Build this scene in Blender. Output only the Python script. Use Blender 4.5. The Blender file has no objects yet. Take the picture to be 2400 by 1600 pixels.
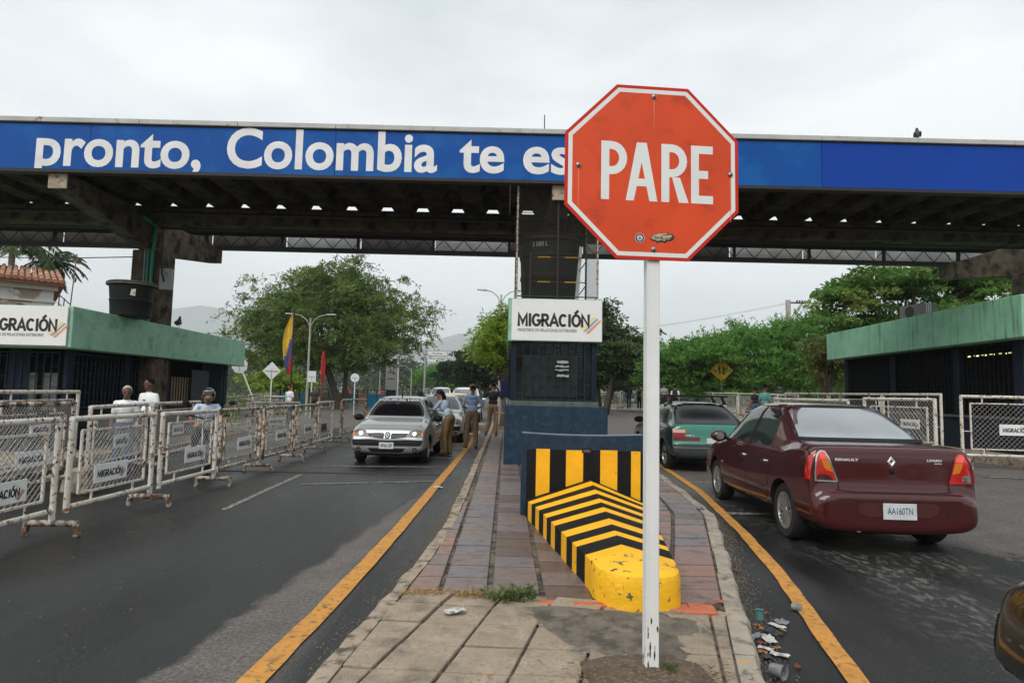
import bpy, bmesh, math, random
import numpy as np
from mathutils import Vector, Matrix
from mathutils.bvhtree import BVHTree
R = math.radians
random.seed(7)
SC = bpy.context.scene
COL = SC.collection

# ------------------------------------------------------------------ camera
EYE, FPX = 1.55, 1480.0
cam_d = bpy.data.cameras.new('camera'); cam = bpy.data.objects.new('camera', cam_d); COL.objects.link(cam)
cam_d.sensor_width = 36.0; cam_d.lens = 36.0 * FPX / 2400.0
cam_d.clip_start = 0.05; cam_d.clip_end = 20000
CM = Matrix.Rotation(-0.008, 3, 'Z') @ Matrix.Rotation(math.pi/2 + math.atan(122/1480), 3, 'X') @ Matrix.Rotation(0.021, 3, 'Z')
cam.matrix_world = Matrix.Translation((0, 0, EYE)) @ CM.to_4x4()
SC.camera = cam

def at(px, py, y):            # survey helper: point of the photographed direction at distance y along the road
    d = CM @ Vector(((px-1200)/FPX, -(py-800)/FPX, -1)); return Vector((0, 0, EYE)) + d*(y/d.y)
def gr(px, py, z=0.0):        # the same on a level plane
    d = CM @ Vector(((px-1200)/FPX, -(py-800)/FPX, -1)); return Vector((0, 0, EYE)) + d*((z-EYE)/d.z)

# ------------------------------------------------------------------ sky, sun, exposure
SUN_EL, SUN_AZ = R(48), R(-152)       # azimuth from +Y towards +X
w = bpy.data.worlds.new('World'); SC.world = w; w.use_nodes = True
nt = w.node_tree; nt.nodes.clear()
def N(tree, typ, **kw):
    n = tree.nodes.new(typ)
    for k, v in kw.items():
        if hasattr(n, k): setattr(n, k, v)
    return n
out = N(nt, 'ShaderNodeOutputWorld')
sky = N(nt, 'ShaderNodeTexSky'); sky.sky_type = 'NISHITA'; sky.sun_disc = False
sky.sun_elevation = SUN_EL; sky.sun_rotation = SUN_AZ; sky.air_density = 1.0; sky.dust_density = 2.0
b1 = N(nt, 'ShaderNodeBackground'); b1.inputs[1].default_value = 0.08
nt.links.new(sky.outputs[0], b1.inputs[0])
tc = N(nt, 'ShaderNodeTexCoord'); mp = N(nt, 'ShaderNodeMapping'); mp.inputs['Scale'].default_value = (1.0, 1.0, 2.6)
nz = N(nt, 'ShaderNodeTexNoise'); nz.inputs['Scale'].default_value = 1.7; nz.inputs['Detail'].default_value = 5; nz.inputs['Roughness'].default_value = .52
rp = N(nt, 'ShaderNodeValToRGB')
rp.color_ramp.elements[0].position = .34; rp.color_ramp.elements[0].color = (.44, .485, .515, 1)
rp.color_ramp.elements[1].position = .62; rp.color_ramp.elements[1].color = (.76, .775, .78, 1)
b2 = N(nt, 'ShaderNodeBackground'); b2.inputs[1].default_value = 1.0
mx = N(nt, 'ShaderNodeMixShader'); mx.inputs[0].default_value = .90
nt.links.new(tc.outputs['Generated'], mp.inputs[0]); nt.links.new(mp.outputs[0], nz.inputs['Vector'])
nt.links.new(nz.outputs['Fac'], rp.inputs[0]); nt.links.new(rp.outputs[0], b2.inputs[0])
nt.links.new(b1.outputs[0], mx.inputs[1]); nt.links.new(b2.outputs[0], mx.inputs[2]); nt.links.new(mx.outputs[0], out.inputs[0])
sun_d = bpy.data.lights.new('sun', 'SUN'); sun_d.energy = 1.5; sun_d.angle = R(35); sun_d.color = (1, .95, .87)
sun = bpy.data.objects.new('sun', sun_d); COL.objects.link(sun)
sdir = Vector((math.sin(SUN_AZ)*math.cos(SUN_EL), math.cos(SUN_AZ)*math.cos(SUN_EL), math.sin(SUN_EL)))
sun.rotation_euler = sdir.to_track_quat('Z', 'Y').to_euler()
SC.view_settings.view_transform = 'Standard'; SC.view_settings.look = 'None'
SC.view_settings.exposure = 0.66; SC.view_settings.gamma = 1.0; SC.view_settings.use_curve_mapping = False
SC.render.engine = 'CYCLES'; SC.cycles.max_bounces = 8; SC.cycles.volume_bounces = 2; SC.cycles.transparent_max_bounces = 16

# ------------------------------------------------------------------ materials
def s2l(c):                    # 0..255 display colour to linear
    return tuple(((x/255)/12.92 if x/255 <= .04045 else ((x/255+.055)/1.055)**2.4) for x in c)
MATS = {}
def mat(name, col, rough=.6, metal=0.0, var=.12, scale=6.0, bump=0.0, bscale=40.0, col2=None, thr=(.45, .6), cscale=4.0,
        coat=0.0, spec=.5, emit=None, trans=0.0, isl=0.0, detail=4.0, col3=None, thr3=(.6, .64), c3scale=18.0, rough2=None, alpha=None):
    if name in MATS: return MATS[name]
    m = bpy.data.materials.new(name); m.use_nodes = True; t = m.node_tree; p = t.nodes['Principled BSDF']; L = t.links.new
    geo = N(t, 'ShaderNodeNewGeometry')
    def noise(sc, det=detail, rg=.55):
        n = N(t, 'ShaderNodeTexNoise'); n.inputs['Scale'].default_value = sc; n.inputs['Detail'].default_value = det; n.inputs['Roughness'].default_value = rg
        L(geo.outputs['Position'], n.inputs['Vector']); return n.outputs['Fac']
    def mixc(f, a, b):
        x = N(t, 'ShaderNodeMix', data_type='RGBA'); L(f, x.inputs[0])
        for i, v in ((6, a), (7, b)):
            if isinstance(v, tuple): x.inputs[i].default_value = (*v[:3], 1)
            else: L(v, x.inputs[i])
        return x.outputs[2]
    def ramp(f, a, b):
        x = N(t, 'ShaderNodeMapRange'); x.inputs[1].default_value = a; x.inputs[2].default_value = b; x.clamp = True; L(f, x.inputs[0]); return x.outputs[0]
    lo = tuple(max(0, c*(1-var)) for c in col); hi = tuple(min(1, c*(1+var)) for c in col)
    cur = mixc(ramp(noise(scale), .3, .7), lo, hi) if var else None
    if isl:
        x = N(t, 'ShaderNodeHueSaturation'); L(cur, x.inputs['Color'])
        mr = N(t, 'ShaderNodeMapRange'); mr.inputs[3].default_value = 1-isl; mr.inputs[4].default_value = 1+isl; L(geo.outputs['Random Per Island'], mr.inputs[0]); L(mr.outputs[0], x.inputs['Value'])
        cur = x.outputs[0]
    if col2 is not None:
        f2 = ramp(noise(cscale, 6, .62), *thr); cur = mixc(f2, cur if cur else tuple(col), tuple(col2))
        if rough2 is not None:
            x = N(t, 'ShaderNodeMapRange'); x.inputs[3].default_value = rough; x.inputs[4].default_value = rough2; L(f2, x.inputs[0]); L(x.outputs[0], p.inputs['Roughness'])
    if col3 is not None: cur = mixc(ramp(noise(c3scale, 6, .62), *thr3), cur, tuple(col3))
    if cur: L(cur, p.inputs['Base Color'])
    else: p.inputs['Base Color'].default_value = (*col, 1)
    if not (col2 is not None and rough2 is not None): p.inputs['Roughness'].default_value = rough
    p.inputs['Metallic'].default_value = metal; p.inputs['Specular IOR Level'].default_value = spec
    p.inputs['Coat Weight'].default_value = coat; p.inputs['Coat Roughness'].default_value = .05
    if bump:
        b = N(t, 'ShaderNodeBump'); b.inputs['Strength'].default_value = bump; b.inputs['Distance'].default_value = .02
        L(noise(bscale, 6, .6), b.inputs['Height']); L(b.outputs[0], p.inputs['Normal'])
    if emit: p.inputs['Emission Color'].default_value = (*emit[:3], 1); p.inputs['Emission Strength'].default_value = emit[3]
    if trans:
        tr = N(t, 'ShaderNodeBsdfTranslucent'); ms = N(t, 'ShaderNodeMixShader'); ms.inputs[0].default_value = trans
        if cur: L(cur, tr.inputs[0])
        else: tr.inputs[0].default_value = (*col, 1)
        o = t.nodes['Material Output']; L(p.outputs[0], ms.inputs[1]); L(tr.outputs[0], ms.inputs[2]); L(ms.outputs[0], o.inputs[0])
    if alpha is not None: p.inputs['Alpha'].default_value = alpha
    MATS[name] = m; return m

# ------------------------------------------------------------------ mesh helpers
class MB:
    def __init__(s): s.v = []; s.f = []; s.m = []
    def add(s, vs, fs, mi=0):
        o = len(s.v); s.v += [tuple(p) for p in vs]; s.f += [tuple(i+o for i in f) for f in fs]; s.m += [mi]*len(fs); return s
    def hexa(s, b, tp, mi=0):   # bottom quad, top quad (ccw seen from above)
        return s.add(list(b)+list(tp), [(3, 2, 1, 0), (4, 5, 6, 7), (0, 1, 5, 4), (1, 2, 6, 5), (2, 3, 7, 6), (3, 0, 4, 7)], mi)
    def box(s, x0, x1, y0, y1, z0, z1, mi=0):
        return s.hexa([(x0, y0, z0), (x1, y0, z0), (x1, y1, z0), (x0, y1, z0)], [(x0, y0, z1), (x1, y0, z1), (x1, y1, z1), (x0, y1, z1)], mi)
    def tube(s, pts, r, n=8, mi=0, cap=True, sq=False):
        pts = [Vector(p) for p in pts]; rs = r if isinstance(r, (list, tuple)) else [r]*len(pts)
        vs = []; fs = []; prev = None
        for i, p in enumerate(pts):
            d = (pts[min(i+1, len(pts)-1)] - pts[max(i-1, 0)]).normalized()
            if prev is None:
                up = Vector((0, 0, 1)) if abs(d.z) < .9 else Vector((1, 0, 0)); a = d.cross(up).normalized()
            else: a = (prev - d*prev.dot(d)).normalized()
            prev = a; b = d.cross(a)
            for k in range(n):
                t = 2*math.pi*(k+(.5 if n == 4 else 0))/n; q = rs[i]*(1.414 if n == 4 else 1)
                vs.append(p + (a*math.cos(t)+b*math.sin(t))*q)
        for i in range(len(pts)-1):
            for k in range(n):
                k2 = (k+1) % n; fs.append((i*n+k, i*n+k2, (i+1)*n+k2, (i+1)*n+k))
        if cap: fs.append(tuple(range(n))[::-1]); fs.append(tuple(range((len(pts)-1)*n, len(pts)*n)))
        return s.add(vs, fs, mi)
    def prism(s, poly, vec, mi=0):     # planar 3-D polygon swept by vec
        n = len(poly); vs = [Vector(p) for p in poly]; v2 = [p+Vector(vec) for p in vs]
        return s.add(vs+v2, [tuple(range(n))[::-1], tuple(range(n, 2*n))]+[(i, (i+1) % n, n+(i+1) % n, n+i) for i in range(n)], mi)
    def sheet(s, poly, mi=0): return s.add(poly, [tuple(range(len(poly)))], mi)
    def lathe(s, prof, n=20, c=(0, 0, 0), mi=0, axis='z'):
        vs = []; fs = []
        for r, z in prof:
            for k in range(n):
                t = 2*math.pi*k/n; x, y = r*math.cos(t), r*math.sin(t)
                q = (x, y, z) if axis == 'z' else ((x, z, y) if axis == 'y' else (z, x, y))
                vs.append((c[0]+q[0], c[1]+q[1], c[2]+q[2]))
        for i in range(len(prof)-1):
            for k in range(n):
                k2 = (k+1) % n; fs.append((i*n+k, i*n+k2, (i+1)*n+k2, (i+1)*n+k))
        return s.add(vs, fs, mi)
    def ball(s, c, r, n=10, m=7, mi=0):
        r = r if isinstance(r, (list, tuple)) else (r, r, r); vs = []; fs = []
        for i in range(m+1):
            a = math.pi*i/m
            for k in range(n):
                t = 2*math.pi*k/n; vs.append((c[0]+r[0]*math.sin(a)*math.cos(t), c[1]+r[1]*math.sin(a)*math.sin(t), c[2]-r[2]*math.cos(a)))
        for i in range(m):
            for k in range(n):
                k2 = (k+1) % n; fs.append((i*n+k, i*n+k2, (i+1)*n+k2, (i+1)*n+k))
        return s.add(vs, fs, mi)
    def mesh(s, name, mats, smooth=False, bevel=0, fixn=True):
        me = bpy.data.meshes.new(name); me.from_pydata([tuple(p) for p in s.v], [], s.f)
        for m_ in (mats if isinstance(mats, (list, tuple)) else [mats]): me.materials.append(m_)
        if any(s.m): me.polygons.foreach_set('material_index', s.m)
        if bevel or fixn:
            bm = bmesh.new(); bm.from_mesh(me); bmesh.ops.remove_doubles(bm, verts=bm.verts, dist=1e-5)
            if fixn: bmesh.ops.recalc_face_normals(bm, faces=bm.faces)
            if bevel: bmesh.ops.bevel(bm, geom=[e for e in bm.edges if len(e.link_faces) == 2 and e.calc_face_angle(0) > .5], offset=bevel, segments=1, affect='EDGES', clamp_overlap=True)
            bm.to_mesh(me); bm.free()
        if smooth:
            me.polygons.foreach_set('use_smooth', [True]*len(me.polygons))
            me.set_sharp_from_angle(angle=R(smooth if smooth > 1 else 40))
        me.update(); return me
    def build(s, name, mats, parent=None, smooth=False, bevel=0, loc=None, rz=0, fixn=True):
        return link(name, s.mesh(name, mats, smooth, bevel, fixn), parent, loc, rz)
def link(name, me, parent=None, loc=None, rz=0):
    o = bpy.data.objects.new(name, me); COL.objects.link(o)
    if parent is not None: o.parent = parent
    if loc is not None: o.location = loc
    if rz: o.rotation_euler = (0, 0, rz)
    return o
def tag(o, label, cat, group=None):
    o['label'] = label; o['category'] = cat
    if group: o['group'] = group
    return o
def thing(name, label, cat, loc=(0, 0, 0), rz=0, group=None):
    o = bpy.data.objects.new(name, None); COL.objects.link(o); o.location = loc; o.rotation_euler = (0, 0, rz); o.empty_display_size = .2
    return tag(o, label, cat, group)
def structure(o): o['kind'] = 'structure'; return o
def copy_tree(o, parent=None):
    c = o.copy(); COL.objects.link(c); c.parent = parent
    for ch in o.children: copy_tree(ch, c)
    return c

# scratch scene for evaluating modifiers and text
TMP = bpy.data.scenes.new('scratch')
def evaluated(o):
    TMP.collection.objects.link(o); vl = TMP.view_layers[0]; vl.update(); dg = vl.depsgraph
    me = bpy.data.meshes.new_from_object(o.evaluated_get(dg)); TMP.collection.objects.unlink(o); return me
_TX = {}
def text_data(s, bold=.02, shear=0.0):
    k = (s, bold, shear)
    if k in _TX: return _TX[k]
    cu = bpy.data.curves.new('t', 'FONT'); cu.body = s; cu.size = 1; cu.bevel_depth = bold; cu.bevel_resolution = 0; cu.shear = shear; cu.resolution_u = 5; cu.fill_mode = 'FRONT' if not bold else 'BOTH'
    o = bpy.data.objects.new('t', cu); me = evaluated(o); bpy.data.objects.remove(o)
    vs = [v.co.copy() for v in me.vertices]; fs = [tuple(p.vertices) for p in me.polygons]; bpy.data.meshes.remove(me)
    _TX[k] = (vs, fs); return vs, fs
def put_text(mb, s, x0, x1, z0, z1, y, bold=.02, mi=0, ref=None, shear=0.0, zclip=None):
    """lettering in the XZ plane facing -Y, fitted to the box; ref: string that fills the height"""
    vs, fs = text_data(s, bold, shear); rv = text_data(ref, bold, shear)[0] if ref else vs
    ax, bx = min(v.x for v in vs), max(v.x for v in vs); az, bz = min(v.y for v in rv), max(v.y for v in rv)
    q = [(x0+(v.x-ax)/(bx-ax)*(x1-x0), y-(v.z+bold)*.04*(z1-z0), z0+(v.y-az)/(bz-az)*(z1-z0)) for v in vs]
    if zclip is not None: q = [(a, b, max(c, zclip)) for a, b, c in q]
    mb.add(q, fs, mi)

_GL = dict(M=[[(0, 0), (0, 1), (.5, .22), (1, 1), (1, 0)]], I=[[(.5, 0), (.5, 1)]], N=[[(0, 0), (0, 1), (1, 0), (1, 1)]], A=[[(-.06, 0), (.5, 1), (1.06, 0)], [(.16, .27), (.84, .27)]],
    C=[[(.5+.55*math.cos(R(a)), .5+.5*math.sin(R(a))) for a in range(42, 320, 16)]], G=[[(.5+.55*math.cos(R(a)), .5+.5*math.sin(R(a))) for a in range(42, 350, 16)]+[(1.0, .46), (.55, .46)]], O=[[(.5+.55*math.cos(R(a)), .5+.5*math.sin(R(a))) for a in range(0, 361, 15)]],
    R=[[(0, 0), (0, 1), (.55, 1)]+[(.55+.38*math.cos(R(a)), .74+.26*math.sin(R(a))) for a in range(75, -91, -15)]+[(.02, .48)], [(.45, .48), (1.0, 0)]])
_GL['\u00d3'] = _GL['O']+[[(.42, 1.20), (.68, 1.38)]]
_GW = dict(M=.86, I=.12, N=.70, A=.72, C=.68, G=.72, O=.74, R=.62); _GW['\u00d3'] = .74
def stroke_text(mb, s, x0, x1, z0, z1, y, t=.23, gap=.16, mi=0):
    """heavy sans capitals drawn as strokes; t is the stroke weight in units of the height"""
    tot = sum(_GW[c]+t for c in s)+gap*.45*(len(s)-1); k = (x1-x0)/tot; h = z1-z0; cur = 0; n = 0
    for c in s:
        w_ = _GW[c]
        for pl in _GL[c]:
            P = [Vector((x0+k*(cur+t/2+p[0]*w_), z0+h*(t*.5*(.95)+p[1]*(1-t*.95)))) for p in pl]; vs = []; yy_ = y-.00025*(n % 4); n += 1
            cl = (P[0]-P[-1]).length < 1e-6
            for i, p in enumerate(P):
                a = P[i-1] if i else (P[-2] if cl else None); b_ = P[i+1] if i < len(P)-1 else (P[1] if cl else None)
                d1 = (p-a).normalized() if a is not None else (b_-p).normalized(); d2 = (b_-p).normalized() if b_ is not None else d1
                m_ = Vector((-d1.y-d2.y, d1.x+d2.x)); m_ = m_.normalized()/max(.42, m_.length/2); hw = t*.5*(k+h)/2
                q = p
                if a is None: q = p-d1*hw*(.9 if c not in 'CG' else 0)
                if b_ is None: q = p+d1*hw*(.9 if c not in 'CG' else 0)
                vs += [(q.x+m_.x*hw, yy_, q.y+m_.y*hw), (q.x-m_.x*hw, yy_, q.y-m_.y*hw)]
            mb.add(vs, [(2*i, 2*i+1, 2*i+3, 2*i+2) for i in range(len(P)-1)], mi)
        cur += w_+t+gap*.45

def smst(a, b, x):
    t = min(1, max(0, (x-a)/(b-a))); return t*t*(3-2*t)
def H(x, y):                   # height of the road surface: the right-hand lanes are banked up a little
    return .30*smst(4.9, 8.6, x) + .18*smst(24, 48, y)
# ------------------------------------------------------------------ ground and roads
def asphalt():
    m = bpy.data.materials.new('asphalt'); m.use_nodes = True; t = m.node_tree; p = t.nodes['Principled BSDF']; L = t.links.new
    geo = N(t, 'ShaderNodeNewGeometry'); sp = N(t, 'ShaderNodeSeparateXYZ'); L(geo.outputs['Position'], sp.inputs[0])
    def math_(op, a, b=None, c=None):
        n = N(t, 'ShaderNodeMath', operation=op)
        for i, v in enumerate((a, b, c)):
            if v is None: continue
            if isinstance(v, (int, float)): n.inputs[i].default_value = v
            else: L(v, n.inputs[i])
        return n.outputs[0]
    def noise(sc, det=5, rg=.6, stretch=None):
        n = N(t, 'ShaderNodeTexNoise'); n.inputs['Scale'].default_value = sc; n.inputs['Detail'].default_value = det; n.inputs['Roughness'].default_value = rg
        if stretch:
            mp = N(t, 'ShaderNodeMapping'); mp.inputs['Scale'].default_value = stretch; L(geo.outputs['Position'], mp.inputs[0]); L(mp.outputs[0], n.inputs['Vector'])
        else: L(geo.outputs['Position'], n.inputs['Vector'])
        return n.outputs['Fac']
    def rng(v, a, b):
        n = N(t, 'ShaderNodeMapRange'); n.clamp = True; n.inputs[1].default_value = a; n.inputs[2].default_value = b; L(v, n.inputs[0]); return n.outputs[0]
    x, y = sp.outputs[0], sp.outputs[1]
    nb = noise(2.2, 8, .68); ns = noise(.7, 4, .5, (1.4, .35, 1)); nf = noise(240, 3, .6); ng = noise(40, 5, .72); nm = noise(9, 6, .65, (1.6, .7, 1))
    # dry strip beside the left yellow line
    edge = math_('ADD', math_('MULTIPLY_ADD', y, .093, -2.206), math_('MULTIPLY_ADD', nb, .5, -.25))
    d1 = math_('MULTIPLY', rng(math_('SUBTRACT', x, edge), -.03, .05), rng(x, -1.10, -1.30))
    # drying patches right of the maroon car's lane
    e2 = math_('ADD', math_('MULTIPLY_ADD', y, -.62, 9.2), math_('MULTIPLY_ADD', nb, 2.0, -1.0))
    d2 = math_('MULTIPLY', rng(math_('SUBTRACT', x, e2), -.05, .25), .85)
    d3 = math_('MULTIPLY', math_('MULTIPLY', rng(nm, .50, .60), rng(ns, .40, .55)), math_('MULTIPLY', rng(x, 2.7, 3.4), .8))
    d4 = math_('MULTIPLY', rng(y, 24, 30), .8)
    dry = math_('MAXIMUM', math_('MAXIMUM', d1, d2), math_('MAXIMUM', d3, d4))
    def mixc(f, a, b):
        n = N(t, 'ShaderNodeMix', data_type='RGBA'); L(f, n.inputs[0])
        for i, v in ((6, a), (7, b)):
            if isinstance(v, tuple): n.inputs[i].default_value = (*v, 1)
            else: L(v, n.inputs[i])
        return n.outputs[2]
    wetc = mixc(rng(ns, .35, .65), (.008, .009, .0088), (.022, .0232, .0225)); dryc = mixc(rng(nb, .35, .65), (.085, .076, .069), (.125, .112, .102))
    c = mixc(dry, wetc, dryc)
    spk = N(t, 'ShaderNodeMix', data_type='RGBA', blend_type='MULTIPLY'); spk.inputs[0].default_value = 1
    L(c, spk.inputs[6]); sv = N(t, 'ShaderNodeMapRange'); sv.inputs[1].default_value = .3; sv.inputs[2].default_value = .7; sv.inputs[3].default_value = .55; sv.inputs[4].default_value = 1.5; L(nf, sv.inputs[0])
    sv2 = N(t, 'ShaderNodeMapRange'); sv2.inputs[1].default_value = .34; sv2.inputs[2].default_value = .66; sv2.inputs[3].default_value = .42; sv2.inputs[4].default_value = 1.65; L(ng, sv2.inputs[0])
    L(math_('MULTIPLY', sv.outputs[0], sv2.outputs[0]), spk.inputs[7])
    chips = rng(noise(75, 2, .5), .655, .70)
    c2 = mixc(math_('MULTIPLY', chips, .75), spk.outputs[2], (.20, .19, .17))
    L(c2, p.inputs['Base Color'])
    wr = N(t, 'ShaderNodeMapRange'); wr.inputs[1].default_value = .35; wr.inputs[2].default_value = .66; wr.inputs[3].default_value = .22; wr.inputs[4].default_value = .52; L(ns, wr.inputs[0])
    rr = N(t, 'ShaderNodeMix'); L(dry, rr.inputs[0]); L(wr.outputs[0], rr.inputs[2]); rr.inputs[3].default_value = .9; L(rr.outputs[0], p.inputs['Roughness'])
    p.inputs['Specular IOR Level'].default_value = .5
    b = N(t, 'ShaderNodeBump'); b.inputs['Strength'].default_value = .35; b.inputs['Distance'].default_value = .008; L(math_('ADD', nf, ng), b.inputs['Height']); L(b.outputs[0], p.inputs['Normal'])
    return m
M_ASPH = asphalt()
M_GRASS = mat('verge_grass', (.055, .085, .022), .9, var=.4, scale=1.5, col2=(.10, .085, .045), thr=(.5, .62), cscale=.5, bump=.5, bscale=20)
mb = MB(); mb.sheet([(-9000, -300, -.45), (9000, -300, -.45), (9000, 9000, -.45), (-9000, 9000, -.45)])
structure(mb.build('ground', M_GRASS))
xs = list(np.arange(-30, 4.6, 1.4)) + list(np.arange(4.8, 9.0, .3)) + list(np.arange(9.4, 34, 1.6)); ys = list(np.arange(-8, 24, 1.6)) + list(np.arange(24, 50, 1.6)) + [52, 60, 75, 100, 140, 190]
vs = [(x, y, H(x, y)) for y in ys for x in xs]; nx = len(xs)
fs = [(j*nx+i, j*nx+i+1, (j+1)*nx+i+1, (j+1)*nx+i) for j in range(len(ys)-1) for i in range(nx-1)]
mb = MB(); mb.add(vs, fs); ROAD = structure(mb.build('road', M_ASPH, smooth=60, fixn=False))

def ribbon(pts, w, dz=None, jit=.006, step=.22, seed=1):
    dz = dz or .0035+.0004*(seed % 23); rnd = random.Random(seed); P = []
    for a, b in zip(pts[:-1], pts[1:]):
        n = max(1, int((Vector(b)-Vector(a)).length/step))
        P += [Vector(a).lerp(Vector(b), i/n) for i in range(n)]
    P.append(Vector(pts[-1])); vs = []; fs = []
    for i, p in enumerate(P):
        d = (P[min(i+1, len(P)-1)]-P[max(0, i-1)]).normalized(); nrm = Vector((-d.y, d.x))
        for s in (1, -1):
            q = p.xy + nrm*(s*(w/2+rnd.uniform(-jit, jit))); vs.append((q.x, q.y, H(q.x, q.y)+dz))
        if i: fs.append((2*i-2, 2*i-1, 2*i+1, 2*i))
    return MB().add(vs, fs)
M_YLINE = mat('yellow_road_paint', s2l((190, 134, 58)), .7, var=.12, scale=5, col2=(.10, .075, .045), thr=(.53, .68), cscale=22, bump=.15, bscale=120)
M_WLINE = mat('worn_white_road_paint', s2l((140, 137, 130)), .75, var=.1, scale=5, col2=(.05, .048, .045), thr=(.42, .60), cscale=14)
V2 = lambda *a: [(x, y, 0) for x, y in a]
ribbon(V2((-1.33, 2.0), (-1.31, 3.5), (-1.25, 4.5), (-1.21, 5.8), (-1.17, 7.4), (-1.14, 9.5), (-1.10, 12.5), (-1.06, 16.5), (-1.06, 26)), .145, seed=22).build('yellow_edge_line', M_YLINE, ROAD)
ribbon(V2((1.75, 2.4), (1.97, 3.6), (2.20, 4.6), (2.46, 5.72), (2.76, 7.34), (3.24, 10.6), (3.5, 14), (3.7, 18), (3.8, 30)), .125, seed=45).build('yellow_edge_line', M_YLINE, ROAD)
ribbon(V2((-3.56, 8.2), (-3.70, 11.7)), .09, seed=3).build('white_lane_line', M_WLINE, ROAD)
for i, (y0, y1, xa, xb, ww) in enumerate([(10.5, 11.2, -3.3, -1.02, .11), (13.0, 13.3, -3.9, -.98, .13), (14.9, 15.1, -3.7, -1.0, .2), (17.2, 17.4, -4.2, -1.0, .2), (21.5, 21.6, -4.4, -1.0, .3), (27, 27, -9, -1.0, .35)]):
    ribbon(V2((xa, y0), (xb, y1)), ww, seed=10+i).build('white_cross_line', M_WLINE, ROAD)
for i, (y0, y1, ww) in enumerate([(19.2, 19.3, .45), (24.0, 24.0, .6), (31, 31, .8)]):
    ribbon(V2((-5.0 if i else -3.8, y0), (-1.0, y1)), ww, seed=20+i).build('yellow_cross_line', M_YLINE, ROAD)
for i, (a, b) in enumerate([((1587, 1105), (1654, 1107)), ((1610, 1130), (1660, 1132)), ((1698, 1203), (1790, 1206))]):
    A, B = gr(*a), gr(*b); ribbon(V2((A.x, A.y), (A.x+3.4, A.y+.1)), .16, seed=30+i).build('white_cross_line', M_WLINE, ROAD)
ribbon(V2((8.2, 10.9), (11.0, 9.6)), .1, seed=41).build('white_lane_line', M_WLINE, ROAD)
ribbon(V2((-4.9, 36), (-16, 46)), .3, seed=42).build('white_lane_line', M_WLINE, ROAD)
# concrete expansion joint across the left lane
mb = MB(); mb.box(-6.4, -1.0, 11.93, 12.02, -.01, .012); mb.build('expansion_joint', mat('dark_joint', (.03, .028, .025), .7), ROAD)

# ------------------------------------------------------------------ traffic island
KL = [(-2, -1.10), (2.2, -1.06), (3.2, -.98), (3.93, -.91), (4.54, -.83), (5.6, -.74), (7.3, -.67), (9, -.65), (12, -.65), (30, -.66)]
KR = [(-2, .70), (2.2, 1.12), (3.24, 1.34), (4.07, 1.57), (5.27, 1.90), (6.36, 2.20), (7.76, 2.57), (8.53, 2.66), (10.15, 2.80), (12, 2.92), (30, 2.95)]
def interp(T, y): return float(np.interp(y, [a for a, _ in T], [b for _, b in T]))
xl = lambda y: interp(KL, y)+.155
xr = lambda y: interp(KR, y)-.155
M_CONC = mat('kerb_concrete', (.33, .268, .20), .9, var=.22, scale=5, col2=(.085, .07, .05), thr=(.49, .62), cscale=8, bump=.6, bscale=55)
M_KERBY = mat('kerb_concrete_with_old_yellow_paint', (.33, .29, .235), .9, var=.22, scale=5, col2=(.13, .11, .085), thr=(.53, .66), cscale=7, bump=.6, bscale=55, col3=s2l((205, 150, 30)), thr3=(.63, .67), c3scale=9)
M_MORT = mat('mortar', (.15, .125, .098), .95, var=.3, scale=12, col2=(.03, .027, .02), thr=(.44, .58), cscale=10, bump=.5, bscale=80)
yy = [-2, 2.2, 3.2, 4, 4.6, 5.3, 6.3, 7.3, 8, 9, 10, 12, 16, 24, 30]
mb = MB(); vs = []; 
for y in yy: vs += [(interp(KL, y)+.06, y, .128), (interp(KR, y)-.06, y, .128)]
mb.add(vs, [(2*i, 2*i+1, 2*i+3, 2*i+2) for i in range(len(yy)-1)])
ISL = structure(mb.build('traffic_island', M_MORT))
def kerb_run(T, side, m):
    ya = -2.0; k = 0; rnd = random.Random(5+side)
    while ya < 29.5:
        ln = .8 if ya < 12 else 3.0; yb = ya+ln-.012; n = 4; b = MB(); rows = []
        dz = rnd.uniform(-.006, .004); dx = rnd.uniform(-.008, .008)
        for i in range(n+1):
            y = ya+(yb-ya)*i/n; xo = interp(T, y)+dx; s = side
            j = rnd.uniform(-.006, .024)
            rows.append([(xo, y, -.02), (xo+s*.012+j, y, .11+dz), (xo+s*.035+j, y, .142+dz), (xo+s*.145, y, .147+dz), (xo+s*.145, y, -.02)])
        vs = [q for r_ in rows for q in r_]; fs = []
        for i in range(n):
            for q in range(4): fs.append((i*5+q, i*5+q+1, (i+1)*5+q+1, (i+1)*5+q))
        fs += [(0, 1, 2, 3, 4), tuple(n*5+q for q in (4, 3, 2, 1, 0))]
        b.add(vs, fs); b.build('kerb_stone', m, ISL); ya += ln
kerb_run(KL, 1, M_CONC); kerb_run(KR, -1, M_KERBY)
def tmat(n, c, r=.38): return mat(n, s2l(c), r, var=.16, scale=14, col2=tuple(.55*q for q in s2l(c)), thr=(.54, .72), cscale=6, bump=.12, bscale=60, rough2=min(.8, r+.25), spec=.4)
TM = [tmat('tile_slate', (112, 104, 105)), tmat('tile_purple_grey', (116, 103, 98)), tmat('tile_dull_brown', (100, 85, 77)), tmat('tile_terracotta', (142, 106, 92)), tmat('tile_pink_brown', (128, 105, 96))]
FARTILES = [MB() for _ in TM]; rt = random.Random(11); tile_n = 0
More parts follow.
